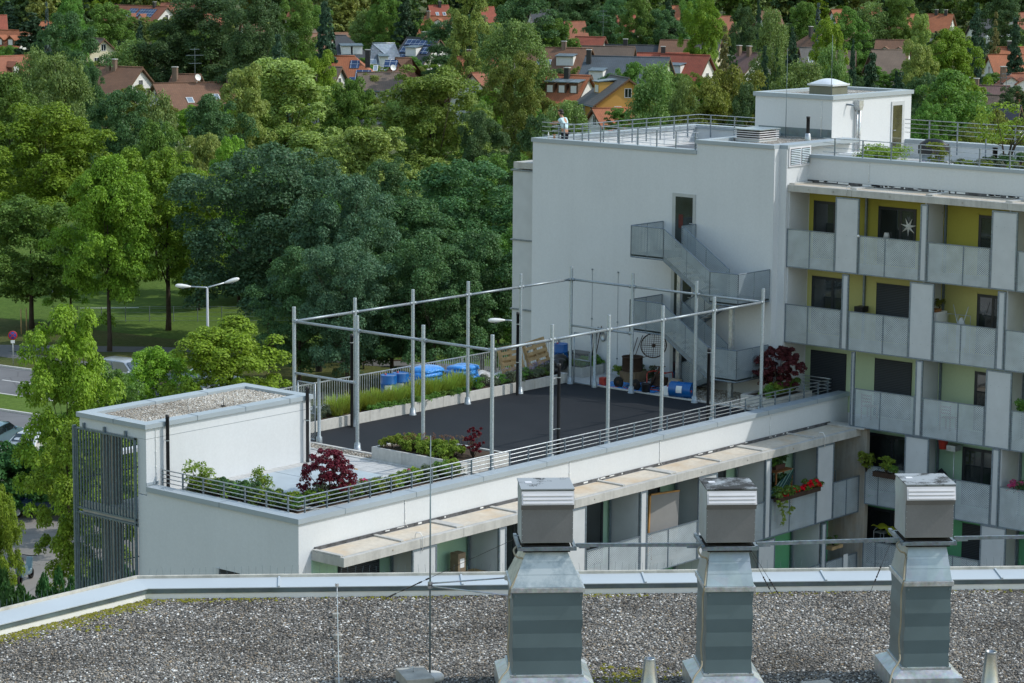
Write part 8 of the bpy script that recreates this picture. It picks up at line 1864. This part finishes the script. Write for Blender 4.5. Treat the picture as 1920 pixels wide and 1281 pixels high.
a, b = gp(150, 600), None; q0 = far(92, 540, 205); q1 = far(150, 602, 205); mb = MB(); mb.tube([q0, q1], .06, 6); mb.tube([far(88, 500, 205), (q0.x, q0.y, GZ)], .06, 6); mb.thing('ball_net_post', m_zinc, 'slanting grey steel brace of a ball net on the lawn', 'net post', loc=(q1.x, q1.y, GZ))
# ------------------------------------------------------------------ the man on the roof
def skin_mesh(name, joints, edges, sub=2):
    """joints {name: (pos, radius)}; grown with a Skin modifier so limbs join smoothly"""
    keys = list(joints); me = bpy.data.meshes.new(name); me.from_pydata([joints[k][0] for k in keys], [(keys.index(a), keys.index(b)) for a, b in edges], []); ob = bpy.data.objects.new(name, me); COL.objects.link(ob)
    m = ob.modifiers.new('skin', 'SKIN'); m.use_smooth_shade = True
    for i, k in enumerate(keys): r = joints[k][1]; v = me.skin_vertices[0].data[i]; v.radius = (r, r) if not isinstance(r, tuple) else r; v.use_root = (i == 0)
    s = ob.modifiers.new('sub', 'SUBSURF'); s.levels = sub; s.render_levels = sub
    ev = ob.evaluated_get(bpy.context.evaluated_depsgraph_get()); out = bpy.data.meshes.new_from_object(ev); bpy.data.objects.remove(ob); out.name = name
    for pl in out.polygons: pl.use_smooth = True
    return out
mx, my, mz = 18.12, 3.48, 8.07
man = empty('person', (mx, my, mz), math.radians(98), 'man in pale blue t-shirt and dark trousers leaning over the roof edge railing', 'person')   # local +x is the way he faces
J = {'pel': ((0, 0, .93), .125), 'sp1': ((.02, 0, 1.10), .125), 'sp2': ((.07, 0, 1.28), (.15, .125)), 'neckb': ((.13, 0, 1.44), .075), 'neck': ((.17, 0, 1.52), .055), 'head0': ((.21, 0, 1.58), .075), 'head1': ((.225, 0, 1.655), .092), 'head2': ((.205, 0, 1.72), .075)}
Ed = [('pel', 'sp1'), ('sp1', 'sp2'), ('sp2', 'neckb'), ('neckb', 'neck'), ('neck', 'head0'), ('head0', 'head1'), ('head1', 'head2')]
for s, n in ((1, 'l'), (-1, 'r')):
    J.update({n+'hip': ((-.01, s*.10, .88), .088), n+'knee': ((.03, s*.11, .48), .058), n+'ank': ((-.03, s*.11, .09), .04), n+'toe': ((.13, s*.125, .035), .035)}); Ed += [('pel', n+'hip'), (n+'hip', n+'knee'), (n+'knee', n+'ank'), (n+'ank', n+'toe')]
    el = (.24, s*.25, 1.22); wr = (.46, s*.16, 1.20) if s > 0 else (.47, s*.12, 1.24)
    J.update({n+'sho': ((.10, s*.18, 1.40), .062), n+'elb': (el, .041), n+'wri': (wr, .027), n+'palm': ((wr[0]+.07, wr[1]-s*.02, wr[2]+.005), (.036, .018))}); Ed += [('sp2', n+'sho'), (n+'sho', n+'elb'), (n+'elb', n+'wri'), (n+'wri', n+'palm')]
    for k, ln in enumerate((.066, .078, .074, .058)):
        b0 = Vector(J[n+'palm'][0])+Vector((.025, 0, .026-.017*k)); J[n+'f%da' % k] = (tuple(b0), .0085); J[n+'f%db' % k] = (tuple(b0+Vector((ln*.55, -s*.012, -.004))), .0078); J[n+'f%dc' % k] = (tuple(b0+Vector((ln*.85, -s*.035, -.012))), .0065); Ed += [(n+'palm', n+'f%da' % k), (n+'f%da' % k, n+'f%db' % k), (n+'f%db' % k, n+'f%dc' % k)]
    b0 = Vector(J[n+'wri'][0])+Vector((.03, -s*.012, .028)); J[n+'t0'] = (tuple(b0), .010); J[n+'t1'] = (tuple(b0+Vector((.045, -s*.03, .022))), .008); Ed += [(n+'wri', n+'t0'), (n+'t0', n+'t1')]
me = skin_mesh('body', J, Ed); me.materials.append(m_skin); body = link('body', me, man)
mb = MB(); mb.lathe((.318, 0, 1.645), [(0, .022), (.012, .012), (.016, -.012), (0, -.02)], 8); mb.build('nose', m_skin, body, local=True); mb = MB(); mb.lathe((.21, .092, 1.64), [(0, .03), (.012, .015), (.012, -.015), (0, -.03)], 8); mb.lathe((.21, -.092, 1.64), [(0, .03), (.012, .015), (.012, -.015), (0, -.03)], 8); mb.each('ear', m_skin, body, local=True)
mb = MB()
for y in (.034, -.034): mb.lathe((.303, y, 1.67), [(0, .009), (.010, 0), (0, -.009)], 8)
mb.each('eye', m_black, body, local=True); mb = MB(); mb.box(.298, .304, -.026, .026, 1.598, 1.606); mb.build('mouth', m_red, body, local=True)
Jt = {'a': ((0, 0, .92), (.155, .135)), 'b': ((.02, 0, 1.10), (.155, .14)), 'c': ((.07, 0, 1.28), (.18, .145)), 'd': ((.115, 0, 1.41), (.13, .10)), 'ls': ((.10, .185, 1.39), .078), 'le': ((.18, .225, 1.29), .070), 'rs': ((.10, -.185, 1.39), .078), 're': ((.18, -.225, 1.29), .070)}
me = skin_mesh('t_shirt', Jt, [('a', 'b'), ('b', 'c'), ('c', 'd'), ('c', 'ls'), ('ls', 'le'), ('c', 'rs'), ('rs', 're')]); me.materials.append(m_shirt); link('t_shirt', me, man)
Js = {'p': ((-.005, 0, .95), (.15, .135)), 'lh': ((-.01, .10, .84), .105), 'lk': ((.03, .11, .46), .078), 'la': ((-.02, .11, .12), .06), 'rh': ((-.01, -.10, .84), .105), 'rk': ((.03, -.11, .46), .078), 'ra': ((-.02, -.11, .12), .06)}
me = skin_mesh('trousers', Js, [('p', 'lh'), ('lh', 'lk'), ('lk', 'la'), ('p', 'rh'), ('rh', 'rk'), ('rk', 'ra')]); me.materials.append(m_shorts); link('trousers', me, man)
vs, fs = lump((.185, 0, 1.652), .098, .094, .062, 3, 3, .05); mb = MB(); mb.add([(x, y, z+.02) for x, y, z in vs], fs, True); mb.add(*[[(x-.02, y*1.0, z-.045) for x, y, z in lump((.165, 0, 1.62), .085, .095, .075, 4, 3, .04)[0]], lump((.165, 0, 1.62), .085, .095, .075, 4, 3, .04)[1]], True); mb.build('hair', m_hair, man, local=True)
for s in (1, -1): mb = MB(); mb.box(-.09, .20, s*.125-.05, s*.125+.05, 0, .075); mb.build('shoe', m_black, man, local=True, bevel=.02)
MB().lathe((17.45, 3.45, 8.76), [(0, 0), (.038, 0), (.05, .15), (.052, .155), (.046, .15), (.034, .02), (0, .02)], 16).thing('paper_cup', varied('brown_card', (.42, .20, .10), .1, 4, .6), 'brown paper cup on the gable coping in front of the man', 'cup', loc=(17.45, 3.45, 8.76))
MB().lathe((17.30, 3.62, 8.76), [(0, 0), (.03, 0), (.032, .14), (.014, .19), (.013, .24), (0, .24)], 12).thing('drink_bottle', m_white, 'small white bottle on the gable coping beside the cup', 'bottle', loc=(17.30, 3.62, 8.76))
